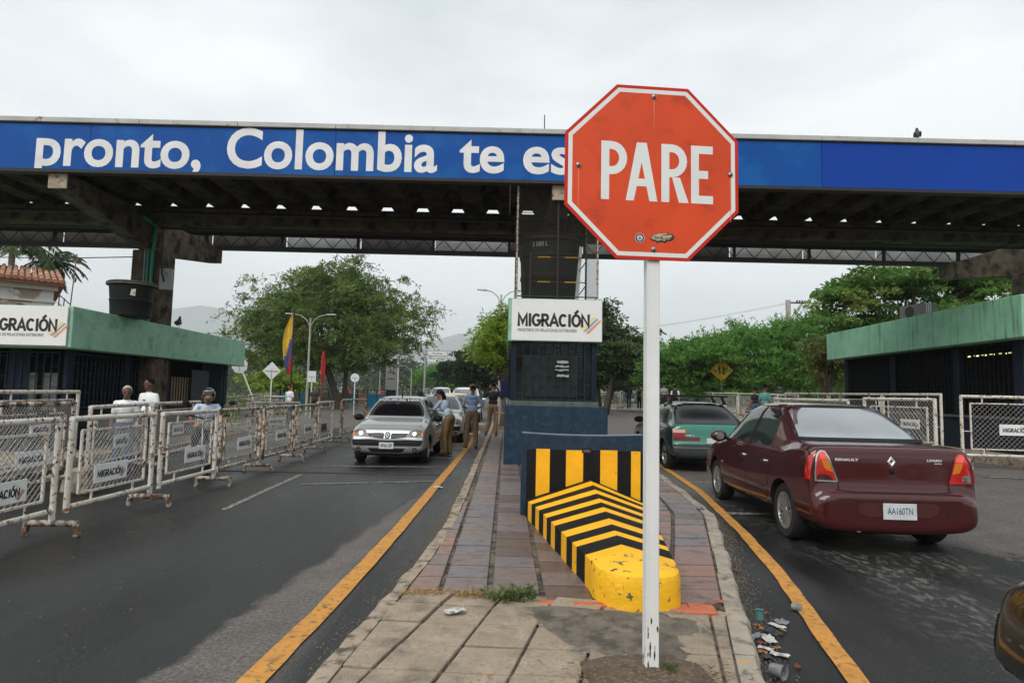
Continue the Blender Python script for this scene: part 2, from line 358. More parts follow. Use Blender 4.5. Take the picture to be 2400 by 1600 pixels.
def tile(quad, mi, zt=.150):
    """quad: 4 xy points ccw"""
    c = sum((Vector(q) for q in quad), Vector((0, 0)))/4
    dz = rt.uniform(-.002, .003); tx, ty = rt.uniform(-.006, .006), rt.uniform(-.006, .006)
    top = [(q[0], q[1], zt+dz+(q[0]-c.x)*tx+(q[1]-c.y)*ty) for q in quad]; bot = [(q[0], q[1], .12) for q in quad]
    if c.y > 10.2: FARTILES[mi].hexa(bot, top); return
    b = MB(); b.hexa(bot, top); b.build('paving_tile', TM[mi], ISL, bevel=.004)
def tile_col(fx0, fx1, ya, yb, pal, skip=None):
    y = ya; g = .016
    while y < yb:
        y2 = y+.335; q = [(fx0(y+g), y+g), (fx1(y+g), y+g), (fx1(y2-g), y2-g), (fx0(y2-g), y2-g)]
        if q[1][0]-q[0][0] > .05 and not (skip and skip(sum(a for a, _ in q)/4, y+.17)): tile(q, rt.choice(pal))
        y = y2
tile_col(xl, lambda y: max(xl(y), -.455), 4.62, 22, [0, 0, 3, 4, 1, 3])
tile_col(lambda y: max(xl(y), -.42), lambda y: -.108, 4.62, 22, [0, 0, 1, 0, 4, 1])
tile_col(lambda y: -.062, lambda y: .268, 4.60, 22, [1, 1, 2, 0, 2])
ramp_skip = lambda x, y: 4.9 < y < 7.6 and (.25+(7.45-y)*.14+.22) < x < (1.65-(7.45-y)*.14-.22)
booth_skip = lambda x, y: ramp_skip(x, y) or (13.2 < y < 19.8 and .2 < x < 1.8)
tile_col(lambda y: .308, lambda y: .63, 4.45, 22, [2, 2, 1], booth_skip)
tile_col(lambda y: xr(y)-.345, lambda y: xr(y)-.01, 4.43, 22, [0, 1, 4, 0, 2, 3, 4])
tile_col(lambda y: max(.67, xr(y)-.70), lambda y: xr(y)-.385, 4.6, 22, [4, 1, 0, 3], booth_skip)
tile_col(lambda y: .67, lambda y: xr(y)-.74, 4.9, 22, [1, 0, 2, 4], booth_skip)
fm = MB()
for i, b in enumerate(FARTILES): fm.add(b.v, b.f, i)
fo = fm.build('far_paving_tiles', TM, ISL); fo['kind'] = 'stuff'
M_ORB = tmat('orange_brick', (184, 102, 68), .5)
for i in range(5):                      # row of small orange bricks in front of the tiles
    a = .25+i*.235; b = MB(); yc = 4.42-.165*(a-.25); b.box(a, a+.222, yc-.035, yc+.03, .12, .155+rt.uniform(-.004, .006)); b.build('edging_brick', M_ORB, ISL, bevel=.005)
for a in (1.08, 1.255):
    b = MB(); b.hexa([(a, 4.28, .12), (a+.165, 4.25, .12), (a+.175, 4.40, .12), (a+.01, 4.43, .12)], [(a, 4.28, .156), (a+.165, 4.25, .156), (a+.175, 4.40, .156), (a+.01, 4.43, .156)]); b.build('edging_brick', M_ORB, ISL, bevel=.004)
M_SLAB = mat('concrete_slab', (.325, .258, .188), .92, var=.18, scale=6, col2=(.11, .095, .075), thr=(.52, .70), cscale=4.0, bump=.6, bscale=70, col3=(.24, .205, .16), thr3=(.50, .62), c3scale=38)
def gp(i, j):                            # corner of the skewed slab grid
    x0 = -.67+.352*i; y0 = 3.30+.335*j; x = x0+.24*(y0-3.2); return Vector((x, y0-.06*x))
def slab_top(x): return 4.585-.19*max(0, x-.02)
for j in range(-9, 5):
    for i in range(-2, 8):
        q = [gp(i, j), gp(i+1, j), gp(i+1, j+1), gp(i, j+1)]; c = sum(q, Vector((0, 0)))/4
        q = [c+(p-c)*.945 for p in q]; q = [Vector((min(max(p.x, xl(p.y)+.004), xr(p.y)-.004), min(p.y, slab_top(p.x)))) for p in q]
        if q[1].x-q[0].x < .03 or q[2].x-q[3].x < .01 or q[2].y-q[1].y < .03 or c.y < -1.8: continue
        dz = rt.uniform(-.006, .006); b = MB(); b.hexa([(p.x, p.y, .11) for p in q], [(p.x, p.y, .150+dz) for p in q]); b.build('concrete_slab', M_SLAB, ISL, bevel=.005)
M_CEM = mat('dark_cement_patch', (.16, .135, .105), .95, var=.3, scale=5, col2=(.07, .06, .045), thr=(.45, .62), cscale=6, bump=.7, bscale=60, col3=(.33, .29, .23), thr3=(.66, .7), c3scale=40)
PATCH = [(.15, 4.30), (.23, 4.00), (.35, 3.71), (.45, 3.60), (.56, 3.54), (.62, 3.38), (.90, 3.36), (1.05, 3.58), (1.06, 3.72), (1.20, 3.93), (1.24, 4.10), (1.05, 4.22), (.75, 4.26), (.45, 4.33)]
def mound(poly, z0, hgt, m, name, par, n=26, nf=9.0, amp=.012, seed=3):
    rnd = random.Random(seed); c = sum((Vector(p) for p in poly), Vector((0, 0)))/len(poly); P = []
    for a, b in zip(poly, poly[1:]+poly[:1]):
        for k in range(3): P.append(Vector(a).lerp(Vector(b), k/3)+Vector((rnd.uniform(-.012, .012), rnd.uniform(-.012, .012))))
    n = len(P); vs = []; fs = []; rings = [1.0, .96, .8, .55, .28]; hs = [0, .5, .8, .95, 1]
    for r_, h in zip(rings, hs):
        for p in P: q = c+(p-c)*r_; vs.append((q.x, q.y, z0+hgt*h+(rnd.uniform(-amp, amp)*.4 if h else 0)))
    vs.append((c.x, c.y, z0+hgt))
    for i in range(4):
        for k in range(n): fs.append((i*n+k, i*n+(k+1) % n, (i+1)*n+(k+1) % n, (i+1)*n+k))
    for k in range(n): fs.append((4*n+k, 4*n+(k+1) % n, 5*n))
    return MB().add(vs, fs).build(name, m, par, smooth=60)
mound(PATCH, .146, .016, M_CEM, 'cement_patch', ISL)
M_SOIL = mat('dry_soil', (.105, .075, .05), .95, var=.4, scale=20, bump=.8, bscale=60, col2=(.24, .19, .13), thr=(.55, .66), cscale=50)
mound([(.42, 3.42), (.45, 3.15), (.55, 2.95), (.9, 2.9), (1.08, 3.1), (1.05, 3.4), (.92, 3.52), (.62, 3.50)], .146, .05, M_SOIL, 'soil_heap', ISL, seed=8)
rg = np.random.default_rng(31); GP = []
for T, sd, n_ in ((KL, -1, 2600), (KR, 1, 3200)):
    y_ = rg.uniform(2.6, 12, n_); off_ = np.abs(rg.normal(size=n_))*.09+.012; GP += [(interp(T, a)+sd*o_, a) for a, o_ in zip(y_, off_)]
GP += list(zip(rg.uniform(-9, -1.5, 500), rg.uniform(3, 12, 500))); b = MB()
for x_, y_ in GP:
    s_ = float(rg.uniform(.002, .0075)); z_ = H(x_, y_); b.add([(x_-s_, y_-s_*.7, z_+.001), (x_+s_, y_-s_*.5, z_+.001), (x_, y_+s_, z_+.001), (x_+s_*.2, y_, z_+s_*1.1+.003)], [(0, 1, 3), (1, 2, 3), (2, 0, 3)])
gv = b.build('gutter_grit', mat('gutter_grit', (.15, .125, .095), .95, var=.5, scale=200, isl=0), fixn=False); gv['kind'] = 'stuff'; gv['label'] = 'loose grit and small stones along the kerbs'; gv['category'] = 'grit'
# right-hand pavement beyond the lanes, with kerb
def pavement(pl, w, name, z=.16, m=None, side=1):
    """pl: kerb line polyline; pavement of width w on its side"""
    b = MB(); vs = []
    for i, p in enumerate(pl):
        d = (Vector(pl[min(i+1, len(pl)-1)])-Vector(pl[max(0, i-1)])).normalized(); nr = Vector((d.y, -d.x))*side; q = Vector(p)+nr*w; h = H(*p)
        vs += [(p[0], p[1], h-.05), (p[0]+nr.x*.03, p[1]+nr.y*.03, h+z), (q.x, q.y, h+z+.01)]
    b.add(vs, [(3*i+k, 3*i+k+1, 3*i+k+4, 3*i+k+3) for i in range(len(pl)-1) for k in range(2)])
    return structure(b.build(name, m or M_CONC))
pavement([(10.1, 12.0), (10.1, 22.5), (10.9, 27), (11.3, 36), (9.9, 41.5), (7.4, 46.5), (3.5, 53), (1, 60), (0, 80)], 9, 'pavement_right')
pavement([(-8.2, 3), (-8.2, 22.5), (-9.5, 26)], 8, 'pavement_left', side=-1, z=.15)
# ------------------------------------------------------------------ stop sign
M_RED = mat('red_reflective_sheet', s2l((214, 74, 34)), .42, var=.10, scale=3, bump=.25, bscale=260, spec=.25, col2=s2l((168, 52, 24)), thr=(.55, .80), cscale=5, detail=6)
M_RED2 = mat('red_sheet_border', s2l((196, 44, 28)), .5, var=.05, scale=3, spec=.2)
M_WSHEET = mat('white_reflective_sheet', (.72, .73, .72), .45, var=.04, scale=6)
M_POSTW = mat('white_painted_steel', (.74, .75, .745), .45, var=.06, scale=4, col2=(.22, .12, .05), thr=(.665, .72), cscale=14)
M_STEEL = mat('grey_steel', (.22, .22, .22), .35, metal=.9, var=.1)
M_BLACK = mat('black_plastic', (.012, .012, .013), .45, var=.1)
sc_ = at(1527, 403, 3.27)
SIGN = thing('stop_sign', 'large red octagonal PARE stop sign on a white square pole', 'stop sign', (.765, 3.325, .15), R(4.6))
S = .948; pz = sc_.z-.15                     # local: x right, z up from the foot
def octa(w, y, dx=0): return [(w/2*math.cos(R(22.5+45*k))/math.cos(R(22.5))+dx, y, pz+w/2*math.sin(R(22.5+45*k))/math.cos(R(22.5))) for k in range(8)]
DX = -.012
b = MB(); b.prism(octa(S, -.048, DX), (0, .004, 0)); plate = b.build('sign_plate', M_RED2, SIGN)
b = MB(); o1, o2 = octa(S*.962, -.0485, DX), octa(S*.915, -.0485, DX); b.add(o1+o2, [(k, (k+1) % 8, 8+(k+1) % 8, 8+k) for k in range(8)]); b.build('white_border', M_WSHEET, plate)
b = MB(); b.sheet(octa(S*.915, -.0487, DX)[::-1]); b.build('red_face', M_RED, plate)
def glyph(mb, ch, x0, w, z0, h, y, t):
    X = lambda u: x0+u; Z = lambda v: z0+v
    rect = lambda a, b_, c, d: mb.sheet([(X(a), y, Z(c)), (X(b_), y, Z(c)), (X(b_), y, Z(d)), (X(a), y, Z(d))])
    def bowl(zb, zt):                         # D-shaped stroke from the stem
        n = 10; ro = (zt-zb)/2; ri = ro-t; cx = w-ro*.92; zc = (zb+zt)/2; vo = []; vi = []
        for k in range(n+1):
            a = math.pi/2-math.pi*k/n; vo.append((X(cx+ro*.92*math.cos(a)), y, Z(zc+ro*math.sin(a)))); vi.append((X(cx+(ro*.92-t)*math.cos(a)), y, Z(zc+ri*math.sin(a))))
        mb.add(vo+vi, [(k, k+1, n+2+k, n+1+k) for k in range(n)]); rect(t, cx, zt-t, zt); rect(t, cx, zb, zb+t)
    if ch == 'P': rect(0, t, 0, h); bowl(h*.43, h)
    if ch == 'R':
        rect(0, t, 0, h); bowl(h*.43, h); mb.sheet([(X(w-t*1.05), y, z0), (X(w+.008), y, z0), (X(w*.72), y, Z(h*.43)), (X(w*.72-t*1.0), y, Z(h*.43))])
    if ch == 'A':
        mid = w/2; k = t*.62; s = lambda v: (v/h)*(mid-k)
        mb.sheet([(X(0), y, z0), (X(t), y, z0), (X(mid), y, Z(h*.66)), (X(mid), y, Z(h)), (X(mid-k), y, Z(h))])
        mb.sheet([(X(w-t), y, z0), (X(w), y, z0), (X(mid+k), y, Z(h)), (X(mid), y, Z(h)), (X(mid), y, Z(h*.66))])
        i0 = lambda v: t+(mid-t)*(v/(h*.66)); a, b_ = h*.25, h*.38
        mb.sheet([(X(i0(a)), y, Z(a)), (X(w-i0(a)), y, Z(a)), (X(w-i0(b_)), y, Z(b_)), (X(i0(b_)), y, Z(b_))])
    if ch == 'E': rect(0, t, 0, h); rect(t, w, 0, t); rect(t, w, h-t, h); rect(t, w*.78, h/2-t/2, h/2+t/2)
LH = .335*S; zb = pz-LH/2
for ch, a, c in (('P', -.307, -.159), ('A', -.166, .015), ('R', .038, .1875), ('E', .21, .338)):
    b = MB(); glyph(b, ch, a*S, (c-a)*S, zb, LH, -.0492, .046*S); lo_ = b.build('letter', M_WSHEET, plate, fixn=False)
for bx, bz in ((-.005, .44), (-.005, -.44), (-.435, .02), (.44, .01)):
    b = MB(); b.lathe([(.0, -.060), (.006, -.059), (.010, -.054), (.0135, -.0535), (.0135, -.049)], 12, (bx*S, 0, pz+bz*S), axis='y'); b.build('bolt', M_STEEL, plate, smooth=50)
for bx, bz, ln in ((-.005, .44, .16), (-.435, .02, .22), (.44, .01, .26)):
    b = MB(); b.sheet([((bx-.003)*S, -.0490, pz+(bz-.02)*S), ((bx+.003)*S, -.0490, pz+(bz-.02)*S), ((bx+.0012)*S, -.0490, pz+(bz-.02-ln)*S), ((bx-.0012)*S, -.0490, pz+(bz-.02-ln)*S)]); b.build('drip_streak', mat('pale_drip', s2l((222, 120, 92)), .6, var=.1), plate, fixn=False)
b = MB()                                       # stickers
cx, cz, y = -.085*S, pz-.378*S, -.0494
def disc(mb, cx, cz, r0, r1, y, mi, n=20, e=1.0):
    if r0: mb.add([(cx+r*math.cos(2*math.pi*k/n), y, cz+r*e*math.sin(2*math.pi*k/n)) for r in (r0, r1) for k in range(n)], [(k, (k+1) % n, n+(k+1) % n, n+k) for k in range(n)], mi)
    else: mb.sheet([(cx+r1*math.cos(2*math.pi*k/n), y, cz+r1*e*math.sin(2*math.pi*k/n)) for k in range(n)], mi)
disc(b, cx, cz, 0, .0255, y, 0); disc(b, cx, cz, .0155, .0235, y-.0003, 1); disc(b, cx, cz-.004, 0, .011, y-.0003, 2, e=.6); disc(b, cx, cz+.006, 0, .006, y-.0005, 3)
b.build('round_sticker', [M_WSHEET, M_BLACK, mat('sticker_blue', s2l((110, 140, 165)), .5), mat('sticker_orange', s2l((200, 140, 70)), .5)], plate, fixn=False)
b = MB(); cx, cz = .045*S, pz-.372*S; rs = random.Random(4)
blob = [(math.cos(2*math.pi*k/28)*(.066+.009*math.sin(3*k)), math.sin(2*math.pi*k/28)*(.026+.006*math.cos(2.3*k))) for k in range(28)]
b.sheet([(cx+u, y, cz+v+.08*u) for u, v in blob], 0); b.sheet([(cx+u*.86-.003, y-.0003, cz+v*.74+.004+.08*u) for u, v in blob], 1)
for a0, a1 in (((-.045, .004), (.0, -.004)), ((.0, .012), (.045, .016)), ((.01, -.008), (.05, .0)), ((-.01, .012), (.005, -.012))):
    d = Vector(a1)-Vector(a0); n_ = Vector((-d.y, d.x)).normalized()*.0022
    b.sheet([(cx+p.x, y-.0006, cz+p.y+.08*p.x) for p in (Vector(a0)-n_, Vector(a1)-n_, Vector(a1)+n_, Vector(a0)+n_)], 0)
b.build('torn_sticker', [M_BLACK, mat('sticker_beige', s2l((178, 165, 135)), .5, var=.3, scale=60)], plate, fixn=False)
b = MB(); b.box(-.034, .034, -.034, .034, -.2, pz-S*.5+.35); pole = b.build('pole', M_POSTW, SIGN, bevel=.004)
M_RUSTST = mat('rust_stain', (.16, .075, .03), .9, var=.4, scale=40, col2=(.05, .03, .02), thr=(.5, .6), cscale=50); rq = random.Random(6)
for k in range(16):
    lf = k % 3 == 0; u = rq.uniform(-.028, .028); zc = .0+abs(rq.gauss(0, .13))+.01; hh = rq.uniform(.008, .035); ww = rq.uniform(.002, .007); n_ = 7; pl = [(ww*math.cos(2*math.pi*i/n_)*rq.uniform(.6, 1.2), hh*math.sin(2*math.pi*i/n_)*rq.uniform(.6, 1.2)) for i in range(n_)]
    b = MB(); b.sheet([((-.0346, u*.9+a, zc+c) if lf else (u+a, -.0346, zc+c)) for a, c in pl]); b.build('rust_spot', M_RUSTST, SIGN, fixn=False)
b = MB(); b.box(-.034-.002, -.028, -.0375, -.034, .1, pz-S*.5); b.build('weld_seam', M_POSTW, SIGN)

# ------------------------------------------------------------------ striped concrete crash block on the island
M_YP = mat('yellow_paint', s2l((244, 178, 12)), .55, var=.1, scale=4, bump=.3, bscale=30, col2=(.07, .055, .035), thr=(.66, .72), cscale=13, detail=6)
M_KP = mat('black_paint', (.008, .008, .0085), .7, spec=.2, var=.3, scale=5, bump=.3, bscale=30, col2=(.12, .10, .07), thr=(.70, .76), cscale=16)
M_BLUEP = mat('dark_blue_rough_paint', s2l((36, 54, 70)), .85, spec=.2, var=.25, scale=7, bump=.35, bscale=45, col2=s2l((56, 74, 86)), thr=(.55, .75), cscale=9)
M_BLUETOP = mat('dusty_blue_top', s2l((120, 122, 132)), .9, var=.2, scale=9)
WALL = thing('crash_wall', 'low dark blue concrete wall with yellow and black vertical stripes before the booth', 'wall', (.92, 7.55, .14))
def wx(x): return x-.92
cols = [.20, .26, .37, .53, .72, .92, 1.12, 1.32, 1.48, 1.59, 1.63]
b = MB(); z0, zs_, zt = 0, .77, .955
n = 14; X_ = [wx(.20+(1.63-.20)*i/n) for i in range(n+1)]
top = lambda x: zt-.022*(1-(x/.715)**2)
vs = []
for x in X_: vs += [(x, -.095, 0), (x, -.095, top(x)), (x, .13, top(x)), (x, .13, 0)]
fs = []; 
for i in range(n): fs += [(4*i+k, 4*i+4+k, 4*i+5+k, 4*i+1+k) for k in range(3)]
b.add(vs, fs+[(0, 1, 2, 3), (4*n+3, 4*n+2, 4*n+1, 4*n)]); wl = b.build('wall_body', M_BLUEP, WALL, bevel=.012)
b = MB(); b.sheet([(x, y, top(x)+.003) for x, y in [(q, -.085) for q in X_[::1]]+[(q, .12) for q in X_[::-1]]]); b.build('dusty_top', M_BLUETOP, WALL, fixn=False)
for i in range(1, len(cols)-1):
    xa, xb = wx(cols[i]), wx(cols[i+1])-.0005; b = MB(); rs = random.Random(i); zz = zs_+rs.uniform(-.006, .006)
    b.box(xa, xb, -.0985, -.094, .02, zz); b.build('painted_stripe', M_KP if i % 2 else M_YP, WALL)
b = MB(); b.box(wx(.905), wx(1.02), -.1005, -.0985, .735, .79, 0); b.box(wx(.92), wx(1.0), -.1009, -.1005, .745, .775, 1); b.build('drain_hole', [mat('hole_black', (.004, .004, .004), .9), mat('rubble', (.12, .08, .07), .9, var=.5, scale=60)], WALL)
RAMP = thing('crash_ramp', 'low wedge nose with yellow and black chevrons in front of the crash wall', 'crash ramp', (.92, 5.9, .14))
# outline of the block in plan as function of t (0 at wall, 1 at the shoulder of the nose)
lt = [0.0, .07, .15, .23, .30, .38, .44, .51, .57, .66, .73, .80, .85, .94, 1.0]
def rl(t): return Vector((.25+.39*t-.92, 7.44-2.79*t-5.9))
def rrt(t): return Vector((1.62-.39*t-.92, 7.44-2.89*t-5.9))
def ridge(t): return Vector((1.0-.08*t-.92, 7.44-2.6*t-5.9))
ez = lambda t: .19+.035*min(1, t*4); rz_ = lambda t: .44-.195*t
for i in range(len(lt)-1):
    t0, t1 = lt[i], lt[i+1]; mI = M_KP if i % 2 == 0 else M_YP
    # chevrons: along the ridge the bands sit a little nearer the wall
    q0, q1 = max(0, t0*1.02-.03), max(0.0, t1*1.02-.03) if i else .06
    if i == 0: q0 = 0
    if i == len(lt)-2: q1 = 1.0
    b = MB(); A = rl(t0); B = rl(t1); C = ridge(q0); D = ridge(q1); E_ = rrt(t0); F_ = rrt(t1)
    h = lambda p, z: (p.x, p.y, z)
    vs = [h(A, 0), h(B, 0), h(A, ez(t0)), h(B, ez(t1)), h(C, rz_(q0)), h(D, rz_(q1)), h(E_, ez(t0)), h(F_, ez(t1)), h(E_, 0), h(F_, 0)]
    b.add(vs, [(0, 1, 3, 2), (2, 3, 5, 4), (4, 5, 7, 6), (6, 7, 9, 8)]); b.build('painted_stripe', mI, RAMP, fixn=False)
b = MB(); L_ = rl(1.0); R_ = rrt(1.0); n = 16; ring = []
cN = (L_+R_)/2
for k in range(n+1):
    a = math.pi+math.pi*k/n; ca, sa = math.cos(a), math.sin(a)
    sx = abs(ca)**.75*math.copysign(1, ca); sy = abs(sa)**.75*math.copysign(1, sa)
    ring.append(Vector((cN.x+(R_.x-L_.x)/2*sx, (L_.y+(R_.y-L_.y)*k/n)+.34*sy)))
rj = random.Random(2); vs = []; m_ = n+1
for r_, z in ((1.02, 0), (1.0, .10), (1.0, .19), (.97, .222), (.88, .238)):
    for p in ring: q = Vector((cN.x, L_.y))+(p-Vector((cN.x, L_.y)))*r_; vs.append((q.x, min(q.y, p.y) if 0 else q.y, z+rj.uniform(-.003, .003)))
fs = [(i*m_+k, i*m_+k+1, (i+1)*m_+k+1, (i+1)*m_+k) for i in range(4) for k in range(n)]
D = ridge(1.0); vs.append((D.x, D.y, .245)); fs += [(4*m_+k, 4*m_+k+1, len(vs)-1) for k in range(n)]
fs += [(0, m_, 2*m_, 3*m_, 4*m_, len(vs)-1), (n, len(vs)-1, 4*m_+n, 3*m_+n, 2*m_+n, m_+n)]
b.add(vs, fs); b.build('rounded_nose', mat('chipped_yellow_paint', s2l((242, 184, 20)), .55, var=.1, scale=4, bump=.4, bscale=25, col2=(.10, .085, .06), thr=(.60, .625), cscale=15, detail=6), RAMP, smooth=35)
# ------------------------------------------------------------------ canopy over the lanes
M_BANNER = mat('blue_banner', s2l((4, 74, 150)), .6, spec=.2, var=.07, scale=.8, col2=s2l((12, 86, 158)), thr=(.5, .6), cscale=1.4, bump=.06, bscale=6)
M_BANNER2 = mat('deeper_blue_banner', s2l((3, 60, 152)), .6, spec=.2, var=.06, scale=.8, bump=.06, bscale=6)
M_LETTER = mat('white_vinyl_letters', (.70, .70, .71), .5, var=.09, scale=2.4)
M_COPING = mat('weathered_zinc_coping', (.42, .42, .40), .6, var=.12, scale=3, col2=(.20, .10, .05), thr=(.60, .72), cscale=4)
M_UNDER = mat('shaded_fibre_cement', (.055, .041, .030), .95, spec=.1, var=.5, scale=3, col2=(.010, .008, .007), thr=(.45, .65), cscale=1.8)  # base colour darkened to carry the shade under the canopy
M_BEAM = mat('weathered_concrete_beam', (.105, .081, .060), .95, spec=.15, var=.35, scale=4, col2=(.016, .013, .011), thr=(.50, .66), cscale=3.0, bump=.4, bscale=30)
M_BEAMEND = mat('pale_concrete', (.36, .30, .22), .92, var=.25, scale=6, col2=(.08, .065, .05), thr=(.52, .66), cscale=7)
M_DARKST = mat('dark_rusty_steel', (.022, .018, .016), .7, var=.3, scale=8)
CANOPY = thing('border_canopy', 'long concrete canopy with blue lettered fascia spanning all the lanes', 'canopy', (0, 12.6, 0))
FZ0, FZ1 = 5.905, 6.84
seams = [-21.6, -16.6, -11.6, -8.6, -3.6, 1.4, 6.4, 11.4, 16.4, 21.4]
for i, (a, c) in enumerate(zip(seams[:-1], seams[1:])):
    b = MB(); b.box(a+.006, c-.006, 0, .05, FZ0, FZ1); fp = b.build('fascia_panel', M_BANNER2 if a > 6 else M_BANNER, CANOPY)
x = -21.6
while x < 21.4:
    b = MB(); b.box(x+.004, x+2.0-.004, -.05, .25, FZ1+.035, FZ1+.135); b.build('coping', M_COPING, CANOPY, bevel=.006); x += 2.0
b = MB(); b.box(-21.6, 21.4, .01, .22, FZ1, FZ1+.035); b.build('shadow_gap', M_DARKST, CANOPY)
b = MB(); b.box(-21.6, 21.4, .002, .2, FZ0-.06, FZ0-.001); b.build('bottom_angle', M_DARKST, CANOPY)
def word(s, px0, px1, base_px, top_px, ref, zc=None):
    k = 2400/2352; A = at(px0*k, base_px*k, 12.55); B = at(px1*k, base_px*k, 12.55); T = at((px0+px1)/2*k, top_px*k, 12.55)
    b = MB(); zbase = at((px0+px1)/2*k, base_px*k, 12.55).z
    put_text(b, s, A.x, B.x, zbase, T.z, -.006, bold=.023, ref=ref, zclip=zc); o = b.build('lettering', M_LETTER, CANOPY, fixn=False)
word('pronto,', 75, 458, 383.5, 318.5, 'o', FZ0+.004)
word('Colombia', 516, 1003, 390.5, 325.5, 'o')
word('te', 1054, 1158, 396.5, 333.5, 'e')
word('es', 1201, 1313, 399.5, 336, 'e')
# folded roof sheets, one object each
def sheet_mesh(y0, y1, z, hgt):
    prof = [(-.45, 0), (-.21, 0), (-.10, hgt), (.13, hgt), (.24, 0), (.449, 0)]; b = MB(); t = .012
    up = [(x, zz+t) for x, zz in prof]; vs = []
    for y in (y0, y1): vs += [(x, y, z+q) for x, q in prof]+[(x, y, z+q) for x, q in up]
    n = len(prof); fs = []
    for k in range(n-1): fs += [(k, k+1, 2*n+k+1, 2*n+k), (n+k, 3*n+k, 3*n+k+1, n+k+1), (k, n+k, n+k+1, k+1), (2*n+k, 2*n+k+1, 3*n+k+1, 3*n+k)]
    b.add(vs, fs); return b.mesh('roof_sheet', M_UNDER)
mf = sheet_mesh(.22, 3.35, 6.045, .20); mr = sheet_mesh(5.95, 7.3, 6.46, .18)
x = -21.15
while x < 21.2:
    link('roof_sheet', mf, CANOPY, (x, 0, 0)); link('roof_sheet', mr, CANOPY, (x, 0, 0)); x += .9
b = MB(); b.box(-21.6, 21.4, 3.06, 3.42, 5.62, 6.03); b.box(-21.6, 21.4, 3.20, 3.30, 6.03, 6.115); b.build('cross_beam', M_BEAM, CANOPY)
b = MB()
for y, z, r_ in ((2.7, 5.78, .05), (3.6, 5.66, .06), (5.3, 6.05, .05)): b.tube([(-21.6, y, z), (21.4, y, z)], r_, 8)
b.build('service_pipes', M_DARKST, CANOPY)
b = MB(); b.box(-21.6, 21.4, 7.15, 7.32, 5.89, 6.02); b.box(-21.6, 21.4, 7.18, 7.28, 6.36, 6.53); b.build('rear_truss_chords', M_DARKST, CANOPY)
b = MB(); x = -21.6; up_ = True
while x < 21.2: b.tube([(x, 7.2, 6.02 if up_ else 6.37), (x+.32, 7.2, 6.37 if up_ else 6.02)], .014, 5); x += .32; up_ = not up_
x = -21.6
while x < 21.4: b.box(x-.035, x+.035, 7.16, 7.26, 6.0, 6.4); x += 2.4
b.build('rear_truss_webs', M_DARKST, CANOPY)
M_CLAD = mat('translucent_sheet', (.46, .47, .47), .6, var=.2, scale=1.2, trans=.55); M_CLADK = mat('dark_sheet', (.025, .02, .02), .7)
x = -21.6; rc = random.Random(3); i = 0
while x < 21.2:
    b = MB(); b.box(x+.01, x+2.38, 7.62, 7.63, 6.03, 6.50); dark = (i in (7, 9, 11)) or x < -9.6; b.build('rear_cladding_sheet', M_CLADK if dark else M_CLAD, CANOPY); x += 2.4; i += 1
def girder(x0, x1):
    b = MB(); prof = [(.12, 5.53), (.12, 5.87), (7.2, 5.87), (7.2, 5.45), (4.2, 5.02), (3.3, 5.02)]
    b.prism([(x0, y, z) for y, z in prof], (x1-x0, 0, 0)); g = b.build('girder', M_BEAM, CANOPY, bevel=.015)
    b = MB(); b.box(x0+.01, x1-.01, .105, .12, 5.54, 5.86); b.build('girder_end', M_BEAMEND, g)
    cx0, cx1 = (x0-.16, x1+.16) if x0 < 0 or x0 > 5 else (.42, .98)
    b = MB(); b.box(cx0, cx1, 3.4, 4.15, -.3, 5.02); b.build('column', M_BEAM, CANOPY, bevel=.02)
girder(-9.47, -9.07); girder(.86, 1.26); girder(13.75, 14.15)
rod = thing('roof_rod', 'thin rusty rod sticking up from the canopy roof', 'rod', (at(1276, 300, 13).x, 13, 6.0))
b = MB(); b.tube([(0, 0, 0), (0, 0, at(1276, 270, 13).z-6.0)], .012, 6); b.lathe([(.03, 0), (.03, .02), (0, .02)], 8); b.build('rod', M_DARKST, rod)

# ------------------------------------------------------------------ migration logo and booths
M_SIGNW = mat('white_sign_sheet', (.74, .745, .735), .5, var=.03, scale=3)
M_INK = mat('black_sign_ink', (.014, .014, .014), .6, var=.2, scale=30)
M_SY = mat('logo_yellow', s2l((238, 212, 120)), .6); M_SB = mat('logo_blue', s2l((140, 158, 176)), .6); M_SO = mat('logo_orange', s2l((222, 142, 100)), .6)
M_SB2 = mat('logo_strong_blue', s2l((52, 92, 150)), .6); M_SR2 = mat('logo_red', s2l((190, 70, 50)), .6); M_SY2 = mat('logo_strong_yellow', s2l((226, 180, 60)), .6)
def logo(par, x0, x1, zc, y, sub=True, hgt=None):
    """MIGRACION mark with its three slanted strokes, on a plane facing -Y"""
    w_ = x1-x0; h = hgt or w_*.165; xt = x0+w_*.87; b = MB()
    stroke_text(b, 'MIGRACIÓN', x0, xt, zc-h/2, zc+h/2, y)
    if sub: put_text(b, 'MINISTERIO DE RELACIONES EXTERIORES', x0, x0+w_*.715, zc-h*.86, zc-h*.86+h*.22, y, bold=0)
    o = b.build('lettering', M_INK, par, fixn=False)
    c = (M_SY, M_SB, M_SO) if sub else (M_SY2, M_SB2, M_SR2)
    for i, m in enumerate(c):
        b = MB(); u = xt-w_*.115+i*w_*.035; t = w_*.05; dx, dz = w_*.16, h*.95; zb = zc-h*.66-(i*h*.13)
        b.sheet([(u, y+.0006+i*.0003, zb), (u+t*.8, y+.0006+i*.0003, zb), (u+dx+t*.6, y+.0006+i*.0003, zb+dz), (u+dx, y+.0006+i*.0003, zb+dz)]); b.build('logo_stroke', m, par, fixn=False)
M_GREEN = mat('green_textured_paint', s2l((146, 190, 164)), .85, var=.13, scale=3, bump=.5, bscale=40, col2=s2l((92, 142, 114)), thr=(.54, .74), cscale=2.6)
